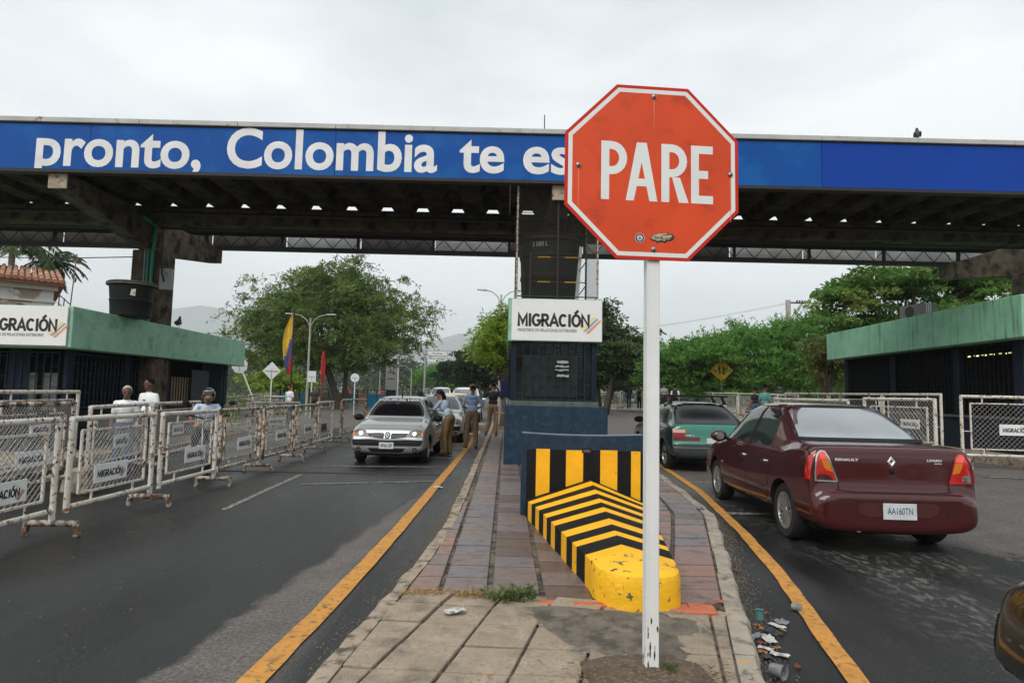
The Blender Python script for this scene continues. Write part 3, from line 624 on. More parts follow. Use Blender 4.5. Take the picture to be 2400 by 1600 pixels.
def green_streaked():
    m = mat('green_streaked_paint', s2l((134, 188, 156)), .85, var=.13, scale=3, bump=.5, bscale=40, col2=s2l((80, 126, 102)), thr=(.52, .70), cscale=4)
    t = m.node_tree
    for n in t.nodes:
        if n.type == 'TEX_NOISE' and abs(n.inputs['Scale'].default_value-4) < 1e-4:
            mp = N(t, 'ShaderNodeMapping'); mp.inputs['Scale'].default_value = (2.2, 2.2, .16); t.links.new(n.inputs['Vector'].links[0].from_socket, mp.inputs[0]); t.links.new(mp.outputs[0], n.inputs['Vector'])
    return m
M_GREENS = green_streaked()
M_NAVY = mat('navy_booth_paint', s2l((22, 32, 46)), .7, spec=.2, var=.2, scale=4, bump=.1, bscale=30)
M_NAVYD = mat('dark_navy_steel', s2l((17, 25, 36)), .7, spec=.2, var=.25, scale=6)
M_GRILLE = mat('blue_green_grille_steel', s2l((30, 46, 54)), .7, spec=.2, var=.2, scale=8)
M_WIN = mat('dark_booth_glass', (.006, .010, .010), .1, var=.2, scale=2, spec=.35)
def grille(par, A, B, z0, z1, step=.16, r_=.011, name='window_grille', m=None, tie=.42):
    """staggered bar grille on the vertical plane from A to B (xy)"""
    A, B = Vector(A), Vector(B); d = B-A; n = max(2, int(d.length/step)); b = MB(); u = d.normalized()
    for i in range(n+1):
        p = A+d*(i/n); b.tube([(p.x, p.y, z0), (p.x, p.y, z1)], r_, 4)
        if i < n:
            q = A+d*((i+1)/n); z = z0+.12+(.5*tie if i % 2 else 0)
            while z < z1: b.tube([(p.x, p.y, z), (q.x, q.y, z)], r_*.8, 4); z += tie
    for z in (z0, z1): b.tube([(A.x, A.y, z), (B.x, B.y, z)], r_*1.6, 4)
    return b.build(name, m or M_GRILLE, par)

BC = thing('migration_booth', 'narrow dark blue migration booth with white sign on the central island', 'booth', (.95, 12.75, .14))
b = MB(); b.box(-.97, 1.10, -.06, .55, -.1, 1.18); b.build('base_block', M_BLUEP, BC, bevel=.02)
b = MB(); b.box(-.90, .92, .0, 7.0, 1.0, 1.27); b.build('sill', mat('worn_sill', s2l((78, 84, 80)), .8, var=.3, scale=9), BC, bevel=.015)
b = MB(); b.box(-.88, .90, .55, 6.9, -.1, 1.0); b.build('base_wall', M_BLUEP, BC)
for q in [(x, x+.09, .05, .16) for x in (-.86, .79)]+[(x, x+.08, y, y+.1) for y in (2.2, 4.5, 6.7) for x in (-.86, .80)]: b = MB(); b.box(*q, 1.27, 2.5); b.build('window_post', M_NAVY, BC)
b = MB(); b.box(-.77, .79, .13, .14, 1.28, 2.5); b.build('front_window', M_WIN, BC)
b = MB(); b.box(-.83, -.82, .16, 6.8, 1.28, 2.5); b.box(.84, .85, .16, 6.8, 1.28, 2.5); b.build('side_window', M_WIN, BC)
grille(BC, (-.77, .04), (.79, .04), 1.30, 2.48, .15, .009, tie=.38)
b = MB(); b.box(-.60, .50, .10, .105, 1.36, 2.2); b.build('window_sheet', mat('dusty_inner_sheet', s2l((34, 44, 42)), .5, spec=.2, var=.25, scale=3), BC)
M_TAPE = mat('torn_tape', s2l((150, 152, 150)), .6, var=.3, scale=40)
for i, (x0, z0, w_, h) in enumerate([(.07, 2.04, .23, .05), (.04, 1.96, .27, .035), (.03, 1.89, .28, .03), (.07, 1.77, .24, .04)]):
    b = MB(); rs = random.Random(i); b.sheet([(x0+w_*k/6, -.0, z0+rs.uniform(-.012, .012)) for k in range(7)]+[(x0+w_*(6-k)/6, -.0, z0+h+rs.uniform(-.012, .012)) for k in range(7)]); b.build('torn_notice', M_TAPE, BC, fixn=False)
b = MB(); b.box(-.93, .97, -.02, 7.2, 2.47, 3.33); fa = b.build('fascia', M_GREEN, BC, bevel=.01)
b = MB(); b.box(-.865, .968, -.06, -.03, 2.485, 3.325); sp = b.build('sign_panel', M_SIGNW, BC, bevel=.004)
logo(BC, -.74, .93, 2.905, -.064)
b = MB(); b.box(-.94, .98, -.02, 7.2, 3.332, 3.345); b.build('roof_slab', M_GREEN, BC)
BL = thing('migration_booth', 'long low booth with green fascia and white sign at the left edge', 'booth', (-8.8, 12.7, 0), R(.9))
b = MB(); b.box(-5.6, .05, .02, 8.8, 2.28, 3.12); b.build('fascia', M_GREEN, BL, bevel=.012)
b = MB(); b.box(-3.4, -.02, -.035, .0, 2.31, 3.10); b.build('sign_panel', M_SIGNW, BL, bevel=.006)
logo(BL, -1.62, .0, 2.72, -.039)
b = MB(); b.box(-5.2, -.35, .55, 8.3, .0, 1.0); b.build('base_wall', M_NAVYD, BL)
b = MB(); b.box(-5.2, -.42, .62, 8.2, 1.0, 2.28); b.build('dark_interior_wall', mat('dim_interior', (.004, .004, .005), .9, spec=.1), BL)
for q in [(-.41, -.33, y, y+.22) for y in (.55, 2.6, 4.5, 6.6, 8.2)]+[(x, x+.4, .56, .63) for x in (-3.9, -1.55)]: b = MB(); b.box(*q, 1.0, 2.28); b.build('window_post', M_NAVY, BL)
grille(BL, (-.34, .75), (-.34, 4.5), 1.05, 2.2, .14, .010); grille(BL, (-.34, 6.9), (-.34, 8.2), .6, 2.2, .10, .012)
grille(BL, (-3.4, .54), (-.5, .54), .95, 2.2, .15, .010)
M_CURT = mat('pale_curtain', s2l((92, 98, 96)), .8, var=.3, scale=9); M_BAMB = mat('bamboo_blind', s2l((120, 104, 82)), .7, var=.3, scale=14)
for i, x in enumerate((-1.30, -1.05, -.78, -.62)):
    b = MB(); b.box(x-.08, x+.08, .60, .612, .85, 1.78); b.build('curtain', M_CURT, BL)
for i in range(9):
    y = 4.95+i*.15; b = MB(); b.box(-.412, -.40, y, y+.07, .75, 1.82); b.build('blind_slat', M_BAMB, BL)
b = MB(); b.box(-.33, -.30, 5.9, 7.0, .55, 2.05); b.build('notice_board', mat('navy_board', s2l((30, 36, 50)), .7, var=.15), BL, bevel=.01)
BR = thing('migration_booth', 'long booth with streaked green fascia on the right beyond the maroon car', 'booth', (10.65, 12.9, .3), R(-3))
b = MB(); b.box(0, 5.8, -.02, 8.9, 2.64, 3.53); b.build('fascia', M_GREENS, BR, bevel=.012)
b = MB(); b.box(.03, 3.4, -.05, -.02, 2.66, 3.5); b.build('sign_panel', mat('pale_green_board', s2l((190, 220, 215)), .6, var=.05), BR, bevel=.006)
b = MB(); b.box(.36, 5.4, .55, 8.4, -.1, .95); b.build('base_wall', M_NAVY, BR)
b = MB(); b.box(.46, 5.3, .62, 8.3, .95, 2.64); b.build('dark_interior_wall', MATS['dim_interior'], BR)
for q in [(.37, .45, y, y+.25) for y in (.55, 2.55, 5.4, 8.2)]+[(x, x+.3, .55, .61) for x in (.9, 2.4, 4.2)]: b = MB(); b.box(*q, .95, 2.64); b.build('window_post', M_NAVY, BR)
grille(BR, (.37, .8), (.37, 8.3), .98, 2.6, .145, .010, m=mat('black_green_grille', s2l((17, 22, 25)), .8, spec=.15)); grille(BR, (.4, .545), (4.2, .545), .98, 2.5, .2, .012, m=mat('green_grille', s2l((34, 52, 54)), .7, spec=.2))
b = MB()
for i in range(6): b.box(.455, .457, .95+i*.26, 1.12+i*.26, 2.36, 2.39)
b.build('lit_tube', mat('lit_fluorescent_tube', (.6, .6, .2), .5, emit=(.75, .75, .3, 1.2)), BR)
b = MB(); b.box(.30, .45, .5, 8.4, .9, .96); b.build('sill', mat('worn_sill', (.1, .1, .1)), BR, bevel=.01)
# black water tanks
M_TANK = mat('black_polyethylene', (.009, .0095, .010), .55, var=.3, scale=5, bump=.08, bscale=12, spec=.25, col2=(.04, .04, .039), thr=(.60, .75), cscale=3)
TL = thing('water_tank', 'black plastic water tank with dusty rim on the left booth roof', 'water tank', (-8.72, 14.6, 3.12)); TL.scale = (.88, .88, .9)
b = MB(); b.lathe([(0, 0), (.45, 0), (.475, .02), (.50, .38), (.515, .40), (.515, .43), (.50, .45), (.535, .78), (.60, .80), (.605, .86), (.55, .89), (.30, .93), (0, .95)], 36); b.build('tank_body', M_TANK, TL, smooth=35)
b = MB(); b.lathe([(.556, .893), (.602, .865), (.607, .80)], 36, mi=0); b.build('dusty_rim', mat('dusty_rim', (.12, .11, .095), .9, var=.4, scale=14), TL, smooth=50)
b = MB(); a0 = R(-58); b.sheet([(.524*math.cos(a), .524*math.sin(a), z) for a, z in ((a0-.11, .52), (a0+.11, .50), (a0+.12, .68), (a0-.05, .70))], 0); b.sheet([(.528*math.cos(a), .528*math.sin(a), z) for a, z in ((a0-.06, .56), (a0+.10, .53), (a0+.10, .62))], 1); b.build('torn_label', [M_WSHEET, MATS['logo_strong_yellow']], TL)
TC_ = thing('water_tank', 'tall ribbed black water tank caged above the central booth', 'water tank', (.92, 13.75, 3.51))
b = MB(); b.lathe([(0, 0), (.60, 0), (.62, .03), (.645, .5), (.66, .52), (.66, .58), (.645, .6), (.66, .95), (.68, .97), (.68, 1.03), (.66, 1.05), (.68, 1.30), (.72, 1.32), (.72, 1.38), (.62, 1.45), (.40, 1.55), (.22, 1.6), (0, 1.6)], 40); b.build('tank_body', M_TANK, TC_, smooth=35)
b = MB(); vs, fs = text_data('2 000 L', .01); 
b.add([((.685)*math.cos(R(-128)+v.x*.17), (.685)*math.sin(R(-128)+v.x*.17), 1.16+v.y*.13) for v in vs], fs); b.build('lettering', mat('grey_print', (.45, .45, .45), .6), TC_, fixn=False)
# wire cage round the tank
M_WIRE = mat('galvanised_wire', (.10, .09, .075), .6, var=.3, scale=20); M_RUSTP = mat('rusty_white_pipe', (.42, .36, .29), .7, var=.2, scale=8, col2=(.12, .055, .025), thr=(.46, .56), cscale=18)
def chainlink(w, h, pitch, r_=.0016, n=3, m=None):
    b = MB()
    for s in (1, -1):
        k = -h
        while k < w:
            x0, x1 = k, k+h; za, zb = (0, h) if s > 0 else (h, 0)
            a, c = max(0, x0), min(w, x1)
            if c-a > .01:
                f = lambda x: za+(x-x0)/h*(zb-za); b.tube([(a, .0012*s, f(a)), (c, .0012*s, f(c))], r_, n, cap=False)
            k += pitch
    return b
CAGE = thing('wire_cage', 'rusty chain link cage standing on the central booth roof', 'cage', (.17, 12.79, 3.51))
for x, y in ((0, 0), (.84, 0), (1.66, 0), (0, 1.95), (1.66, 1.95)):
    b = MB(); b.tube([(x, y, 0), (x, y, 2.36)], .021, 8); b.build('post', M_RUSTP if x != .84 else M_DARKST, CAGE, smooth=50)
b = MB(); 
for z in (.03, 2.34): b.tube([(0, 0, z), (1.66, 0, z), (1.66, 1.95, z), (0, 1.95, z), (0, 0, z)], .014, 6)
b.build('rails', M_DARKST, CAGE)
c = chainlink(1.66, 2.3, .062, .0026); c.build('wire_mesh', M_WIRE, CAGE, loc=(0, -.005, .03), fixn=False)
c = chainlink(1.95, 2.3, .14, .0022); c.build('wire_mesh', M_WIRE, CAGE, loc=(1.665, 0, .03), rz=R(90), fixn=False)
c = chainlink(1.95, 2.3, .14, .0022); c.build('wire_mesh', M_WIRE, CAGE, loc=(-.005, 0, .03), rz=R(90), fixn=False)
M_SCO = mat('orange_scaffold_paint', s2l((210, 150, 40)), .6, var=.2, scale=8)
SCF = thing('scaffold_frame', 'dark scaffold frame with orange rails leaning against the caged tank', 'scaffold', (.45, 12.95, 3.51))
for x in (0, 1.16):
    b = MB(); b.tube([(x, 0, 0), (x, 0, .98)], .02, 8); b.build('upright', M_DARKST, SCF)
for z in (.36, .88):
    b = MB(); b.tube([(0, 0, z), (1.16, 0, z)], .011, 6, 0); b.tube([(.15, -.012, z), (.42, -.012, z)], .013, 6, 1); b.tube([(.72, -.012, z), (1.0, -.012, z)], .013, 6, 1); b.build('rail', [M_DARKST, M_SCO], SCF)
b = MB(); b.tube([(1.02, 0, .1), (1.16, 0, .3)], .012, 6); b.tube([(1.02, 0, .6), (1.16, 0, .8)], .012, 6); b.build('brace', M_DARKST, SCF)
LAD = thing('timber_plank', 'pale grey plank leaning inside the tank cage', 'plank', (1.42, 12.9, 3.51)); b = MB(); b.hexa([(-.04, 0, 0), (.04, 0, 0), (.04, .03, 0), (-.04, .03, 0)], [(.06, .12, 1.15), (.12, .12, 1.12), (.12, .15, 1.12), (.06, .15, 1.15)]); b.build('plank', mat('weathered_plank', (.36, .37, .37), .8, var=.2, scale=12), LAD)
# fittings on the left column
M_PVC = mat('green_pipe', s2l((22, 120, 104)), .5, var=.12); M_GREYP = mat('grey_conduit', (.25, .25, .24), .6)
EB = thing('electric_box', 'grey electrical cabinet fixed to the left concrete column', 'electrical box', (-8.74, 16.05, 4.0))
b = MB(); b.box(-.14, .14, -.09, .09, 0, .54); b.build('cabinet', mat('grey_cabinet', (.30, .30, .28), .6, var=.1), EB, bevel=.008); b = MB(); b.box(.0, .08, -.10, -.09, .33, .45); b.build('meter_window', mat('meter_glass', (.12, .12, .12), .2), EB)
PIPES = thing('pipe_run', 'green and grey pipes running up the left column', 'pipes', (-9.05, 15.9, 3.1))
for i, (x, m, r_) in enumerate(((.0, M_PVC, .045), (-.11, M_PVC, .03), (-.19, M_GREYP, .018))):
    b = MB(); b.tube([(x, 0, 0), (x, 0, 2.35), (x+.05, 0, 2.5), (x+.05, -.6, 2.6)], r_, 8); b.build('pipe', m, PIPES, smooth=60)
b = MB(); b.tube([(.22, .02, 2.6), (.22, .02, 1.8), (.25, .02, 1.3), (.30, .05, 1.1)], .02, 8); b.build('conduit', M_DARKST, PIPES, smooth=60)
AC = thing('air_conditioner', 'grey air conditioner unit on the right booth roof', 'air conditioner', (11.15, 16.6, 3.84), R(8))
b = MB(); b.box(0, .35, 0, .95, 0, .36); b.build('case', mat('grey_ac_case', (.17, .165, .155), .6), AC, bevel=.015)
b = MB(); b.lathe([(.0, -.012), (.15, -.012), (.16, -.004), (.16, .01)], 20, (0, .58, .18), axis='x'); b.build('fan_opening', M_BLACK, AC)
b = MB()
for i in range(5): b.tube([(-.0, -.16+.0, .04+i*.07), (.0, -.02, .04+i*.07)], .006, 4)
for i in range(3): b.tube([(0, -.16+i*.07, .0), (0, -.16+i*.07, .34)], .008, 4)
b.build('bracket', mat('white_bracket', (.55, .53, .5), .6), AC)
# ------------------------------------------------------------------ white pipe barriers with chain link
M_RW = mat('chipped_white_pipe_paint', (.60, .565, .50), .55, var=.10, scale=6, col2=(.25, .12, .05), thr=(.57, .61), cscale=16, col3=(.045, .030, .022), thr3=(.60, .63), c3scale=12)
M_RW2 = mat('very_rusty_white_pipe_paint', (.56, .50, .42), .6, var=.12, scale=6, col2=(.22, .11, .05), thr=(.50, .55), cscale=14, col3=(.045, .030, .022), thr3=(.52, .56), c3scale=9)
M_LINKW = mat('white_coated_wire', (.42, .41, .385), .6, var=.2, scale=10)
M_PLATE = mat('grey_white_plate', (.74, .74, .73), .55, var=.06, scale=6, col2=(.35, .33, .30), thr=(.62, .75), cscale=9)
M_FOOT = mat('rusty_foot_steel', (.36, .32, .27), .7, var=.2, scale=9, col2=(.10, .05, .025), thr=(.46, .54), cscale=16)
def barrier(label, p0, p1, h=1.20, z=None, rusty=False, plate=True, pitch=.055, wire=.0024, feet=(0, 1), group='white pipe barriers', detail=True, pz_=.44, pm=None, tilt=None, ppos=.5, txt=True):
    p0, p1 = Vector(p0), Vector(p1); d = p1-p0; L = d.length; zb = H(*((p0+p1)/2)) if z is None else z
    o = thing('pipe_barrier', label, 'barrier', (p0.x, p0.y, zb), math.atan2(d.y, d.x), group)
    if tilt: o.rotation_euler = (tilt[0], tilt[1], math.atan2(d.y, d.x))
    m = M_RW2 if rusty else M_RW; r_ = .030; z0 = .25
    for k, x in enumerate((.035, L-.035)):
        b = MB(); b.tube([(x, 0, .14 if k in feet else .2), (x, 0, h-.01)], r_, 10); b.build('post', m, o, smooth=50)
    b = MB(); b.tube([(0.02, 0, h), (L-.02, 0, h)], r_*1.05, 10); b.build('top_rail', m if not rusty else M_RW2, o, smooth=50)
    b = MB(); b.tube([(.04, 0, z0), (L-.04, 0, z0)], r_*.95, 10); b.build('bottom_rail', m, o, smooth=50)
    xa, xb, za, zt = .20, L-.20, z0+.12, h-.13
    b = MB()
    for q in (((xa, za), (xb, za)), ((xb, za), (xb, zt)), ((xb, zt), (xa, zt)), ((xa, zt), (xa, za))): b.tube([(q[0][0], 0, q[0][1]), (q[1][0], 0, q[1][1])], .012, 4)
    for x in (xa+.22, xb-.22): b.tube([(x, 0, zt), (x, 0, h)], .014, 6); b.tube([(x, 0, z0), (x, 0, za)], .014, 6)
    if detail: b.tube([(0.03, 0, (za+zt)/2-.1), (xa, 0, (za+zt)/2-.1)], .008, 4); b.tube([(xb, 0, (za+zt)/2-.1), (L-.03, 0, (za+zt)/2-.1)], .008, 4)
    b.build('inner_frame', m, o)
    if pitch: chainlink(xb-xa, zt-za, pitch*1.42, wire).build('wire_mesh', M_LINKW, o, loc=(xa, 0, za), fixn=False)
    if plate:
        c = L*ppos; w_, hh = .30, .105; b = MB(); b.box(c-w_, c+w_, -.030, -.020, pz_+.13-hh, pz_+.13+hh); pl = b.build('sign_plate', pm or M_PLATE, o, bevel=.003)
        if txt: logo(pl, c-.245, c+.27, pz_+.125, -.032, sub=False, hgt=.085)
    for k in feet:
        x = .035 if k == 0 else L-.035; b = MB()
        b.tube([(x, -.27, .125), (x, .27, .125)], .032, 10)
        for s in (-1, 1): b.tube([(x, s*.245, .125), (x, s*.265, .0)], .034, 10)
        b.build('foot', M_FOOT, o, smooth=50)
    return o
X0 = -4.60
near = [((X0-.02, 4.98), (X0-.04, 6.70)), ((X0-.03, 6.82), (X0, 8.42)), ((X0+.02, 8.52), (X0+.02, 10.18)), ((X0+.01, 10.28), (X0, 12.02)), ((X0, 12.14), (X0+.02, 13.82)), ((X0, 13.92), (X0-.06, 15.75))]
nl = ['white pipe barrier nearest the camera, cut off by the left edge of the photo', 'white chain link barrier, first complete panel of the front row at left', 'white barrier in the front row, before the motorcycle', 'rusty barrier in the front row just right of the motorcycle rider',
      'very rusty narrow barrier in the front row, fifth from the left', 'rusty barrier in the front row between the wooden-looking feet and the silver car']
nl[5] = 'rusty barrier in the front row, sixth from the left, with two plates'
for i, ((a, c), l) in enumerate(zip(near, nl)):
    barrier(l, a, c, 1.18, 0, rusty=i >= 3, feet=(1,), pz_=.40+.02*i, ppos=.56 if i != 1 else .44)
barrier('greyish barrier standing across the end of the front row near the silver car', (-4.72, 15.95), (-4.80, 17.75), 1.22, 0, rusty=False, feet=(1,), pm=mat('dark_plate', (.10, .10, .10), .5), ppos=.4)
barrier('rusty barrier right beside the silver car, its far end behind the car', (-4.96, 19.2), (-4.80, 21.9), 1.25, 0, rusty=True, plate=False, feet=(0,))
barrier('barrier with a thick brown rusted rail in the second row at far left', (-6.2, 7.65), (-6.2, 9.22), 1.28, 0, rusty=True, feet=())
barrier('white barrier in front of the man in the white shirt', (-6.05, 9.3), (-6.56, 11.7), 1.22, 0, feet=(1,), pz_=.52)
barrier('white barrier beside the motorcycle front wheel, second row', (-6.56, 11.85), (-6.9, 14.4), 1.22, 0, feet=(0,), pz_=.55)
barrier('taller white barrier right at the left booth wall', (-7.22, 9.0), (-7.62, 11.4), 1.42, 0, feet=(), pz_=.7)
barrier('tall barrier half cut by the left edge near the booth corner', (-7.9, 8.4), (-7.28, 8.9), 1.40, 0, feet=(), plate=False)
barrier('barrier lying askew behind the front row, with an orange plate', (-8.6, 20.5), (-7.2, 19.2), 1.2, 0, pm=mat('orange_plate', s2l((200, 140, 80)), .6, var=.1), tilt=(R(-12), R(4), 0))
barrier('bent barrier behind the front row, left of the flag pole', (-9.6, 22.5), (-8.1, 22.0), 1.2, 0, tilt=(R(10), R(-6), 0))
barrier('barrier with a white plate standing behind the fourth front panel', (-6.9, 17.2), (-6.1, 18.9), 1.15, 0, pz_=.5)
barrier('pale barrier farther behind the front row near the diamond sign', (-10.2, 25.2), (-8.4, 24.4), 1.25, 0, pitch=.09)
CB = thing('concrete_block', 'worn concrete block at the foot of a second row barrier post', 'concrete block', (-6.08, 9.28, 0)); b = MB(); b.hexa([(-.2, -.2, 0), (.2, -.2, 0), (.2, .2, 0), (-.2, .2, 0)], [(-.16, -.16, .36), (.16, -.16, .36), (.16, .16, .36), (-.16, .16, .36)]); b.build('block', M_CONC, CB, bevel=.04)
# right-hand side
rb = [('white barrier at the right edge, standing by the booth', (8.85, 12.3), (10.45, 12.12), .62), ('barrier directly behind the maroon car, right of its rear window', (6.80, 12.0), (7.04, 10.3), .5), ('low rail barrier showing above the maroon car roof', (6.38, 15.0), (6.75, 12.4), .5),
      ('white barrier with a bright post, next to the right booth', (9.2, 15.4), (9.35, 13.5), .5), ('second barrier along the right booth, behind the maroon car', (8.8, 17.2), (9.2, 15.4), .5), ('third barrier along the right booth, by the man in the teal shirt', (8.4, 19.0), (8.8, 17.2), .5)]
for i, (l, a, c, pp) in enumerate(rb): barrier(l, a, c, 1.42 if i else 1.38, None, feet=(0,) if i == 0 else (), pz_=.62, ppos=pp, pitch=.066, wire=.0028)
fr = [(6.0, 50.6), (7.2, 48.8), (8.5, 47.0), (9.8, 45.0), (10.9, 43.0), (11.8, 40.5), (12.3, 37.5), (12.5, 34.0), (12.2, 30.8), (11.9, 27.6), (11.5, 24.8)]
fl = ['far barrier beside the central booth, by the street trees', 'far barrier with a white plate, left of the pedestrian with the backpack', 'second far barrier with a white plate near the backpack', 'far barrier behind the pedestrian in the plaid shirt', 'far barrier just right of the stop sign pole', 'far barrier behind the man in the grey vest', 'far barrier behind the person with a dark backpack', 'far barrier under the yellow diamond sign', 'barrier angled in behind the green car, left of a double post', 'barrier between the green car and the man in the teal shirt']
for i in range(len(fr)-1): barrier(fl[i], fr[i], fr[i+1], 1.25, H(*fr[i])+.17, pitch=.16, wire=.005, detail=False, group='barriers along the far pavement', pz_=.5, plate=i in (1, 2, 4, 6), txt=False)
# crowd barriers with boards, far left
M_TEAL = mat('teal_board', s2l((40, 130, 150)), .6, var=.25, scale=3, col2=s2l((190, 120, 70)), thr=(.62, .68), cscale=2.2); M_GREYB = mat('weathered_grey_board', s2l((112, 112, 104)), .7, var=.3, scale=3, col2=s2l((70, 66, 60)), thr=(.5, .7), cscale=2)
M_CYAN = mat('cyan_board', s2l((30, 140, 185)), .6, var=.15); M_TAN = mat('tan_board', s2l((170, 140, 105)), .7, var=.2, scale=2)
bl = [(M_GREYB, None), (M_TEAL, 'teal board panel, leftmost of the far row'), (M_GREYB, None), (M_TEAL, 'teal and orange printed board panel beside the square sign'), (M_TAN, 'tan board panel behind the square sign'), (M_GREYB, None), (M_GREYB, None), (M_GREYB, None), (M_TEAL, 'teal board panel behind the walking couple'), (M_TAN, 'tan board panel right of the walking couple'), (M_CYAN, 'bright cyan board panel by the white post'), (M_CYAN, 'second cyan board panel, nearest the big tree trunk')]
for i, (m, l) in enumerate(bl):
    x = -17.2+i*.72; o = thing('board_panel', l or 'weathered grey board panel, '+['first', 'second', 'third', 'fourth', 'fifth', 'sixth', 'seventh', 'eighth'][i]+' from the left in the far row', 'board panel', (x, 47.5, H(-12, 47.5)), R(random.uniform(-6, 6)), 'board panels in the far row')
    b = MB(); b.box(-.31, .31, -.015, .015, .12, 1.12); b.build('board', m, o)
    b = MB(); b.tube([(-.34, 0, 0), (-.34, 0, 1.36), (-.28, 0, 1.42), (.28, 0, 1.42), (.34, 0, 1.36), (.34, 0, 0)], .022, 6); b.build('frame', M_DARKST, o)
# ------------------------------------------------------------------ poles, traffic signs, flags, distant signs
M_GALV = mat('galvanised_pole', (.34, .35, .35), .5, metal=.3, var=.12); M_CPOLE = mat('concrete_pole', (.36, .33, .29), .85, var=.15, scale=2)
M_SBACK = mat('white_sign_back', (.66, .67, .67), .5, var=.05)
def sign_post(name, label, foot, c_px, y, shape, size, lean=0):
    c = at(*c_px, y); f = Vector(foot) if foot else Vector((c.x, y, 0)); z0 = H(f.x, f.y); o = thing(name, label, 'traffic sign', (f.x, f.y, z0))
    top = Vector((c.x-f.x, y-f.y, c.z-z0)); b = MB(); b.tube([(0, 0, -.1), tuple(top+Vector((0, .03, 0)))], .028, 8); b.build('post', M_POSTW, o)
    n = {'oct': 8, 'dia': 4, 'sq': 4, 'disc': 24}[shape]; off = {'oct': 22.5, 'dia': 0, 'sq': 45, 'disc': 0}[shape]; k = 1/math.cos(math.pi/n) if n < 10 else 1
    rr = size/2*(k if shape != 'dia' else 1); asp = 1.35 if shape == 'sq' else 1
    pl = [Vector((rr*math.cos(R(off+360/n*i)), 0, rr*asp*math.sin(R(off+360/n*i)))) for i in range(n)]
    if lean: pl = [Matrix.Rotation(lean, 3, 'Y') @ p for p in pl]
    b = MB(); b.prism([tuple(p+top+Vector((0, -.012, 0))) for p in pl], (0, .012, 0)); s = b.build('plate', M_SBACK, o)
    b = MB(); b.tube([tuple(top+Vector((-size*.36, -.02, 0))), tuple(top+Vector((size*.36, -.02, 0)))], .012, 4); b.tube([tuple(top+Vector((0, -.022, -size*.4))), tuple(top+Vector((0, -.022, size*.1)))], .008, 4); b.build('bracket', M_GALV, s)
    return o
c = at(564, 862, 25); g = at(604, 960, 25)
sign_post('traffic_sign', 'leaning white octagonal sign back beside the left booth', (g.x+.35, 25, 0), (562, 856), 25, 'oct', .60, R(6))
sign_post('traffic_sign', 'white diamond sign back left of the flag pole', None, (637, 869), 27, 'dia', .78)
sign_post('traffic_sign', 'white rectangular sign back beside the flag lamp post', None, (731, 882), 33, 'sq', .42)
sign_post('traffic_sign', 'white round sign back above the walking couple', None, (832, 885), 38, 'disc', .52)
M_FY = mat('flag_yellow', s2l((222, 180, 60)), .8, var=.12, scale=2, trans=.25); M_FB = mat('flag_blue', s2l((72, 82, 128)), .8, var=.12, scale=2, trans=.2); M_FR = mat('flag_red', s2l((186, 40, 40)), .8, var=.15, scale=2, trans=.25)
f = at(690, 722, 30); fx = at(682, 905, 30).x
FL = thing('flag_pole', 'dark flag pole with a yellow, blue and red flag hanging limp', 'flag pole', (fx, 30, 0))
dx = f.x-fx; b = MB(); b.tube([(0, 0, -.1), (dx, 0, f.z)], .045, 8, 0); b.tube([(0, 0, .3), (dx*.22, 0, 1.75)], .075, 8, 1); b.build('pole', [M_DARKST, mat('yellow_black_band', s2l((190, 150, 40)), .6, col2=(.02, .02, .02), thr=(.5, .52), cscale=3)], FL, smooth=60)
zt = f.z-.15; zb = at(683, 878, 30).z; vs = []; fs = []; nu, nv = 10, 16; ms = []
for j in range(nv+1):
    t = j/nv; xt = dx*(zt-(zt-zb)*t)/f.z; wd = .10+.36*math.sin(math.pi*min(1, t*1.0)**.8)*.75+.10*t
    for i in range(nu+1): u = i/nu; vs.append((xt-.03-wd*u, .10*math.sin(u*9+t*4)*u, zt-(zt-zb)*t-(.25*u*(1-t))))
for j in range(nv):
    for i in range(nu):
        fs.append((j*(nu+1)+i, j*(nu+1)+i+1, (j+1)*(nu+1)+i+1, (j+1)*(nu+1)+i)); q = (i+.5)/nu; t = (j+.5)/nv
        d_ = t+.42*(1-q)-.05; ms.append(0 if d_ < .72 else (1 if d_ < 1.02 else 2))
b = MB(); b.add(vs, fs); b.m = ms; b.build('flag', [M_FY, M_FB, M_FR], FL, smooth=80, fixn=False)
c = at(752, 818, 34); RF = thing('flag_pole', 'rusty red pole with a small limp red flag', 'flag pole', (at(753, 905, 34).x, 34, H(0, 34)))
b = MB(); b.tube([(0, 0, -.2), (0, 0, c.z-.2)], .04, 8); b.build('pole', mat('rust_red_paint', s2l((120, 60, 50)), .8), RF)
vs = []; fs = []; hz = c.z-.2; 
for j in range(11):
    t = j/10; wd = .12+.13*math.sin(math.pi*t)
    for i in range(5): u = i/4; vs.append((.02+wd*(u-.45), .07*math.sin(u*7+t*3), hz+.1-1.75*t-.1*u))
b = MB(); b.add(vs, [(j*5+i, j*5+i+1, (j+1)*5+i+1, (j+1)*5+i) for j in range(10) for i in range(4)]); b.build('flag', M_FR, RF, smooth=80, fixn=False)
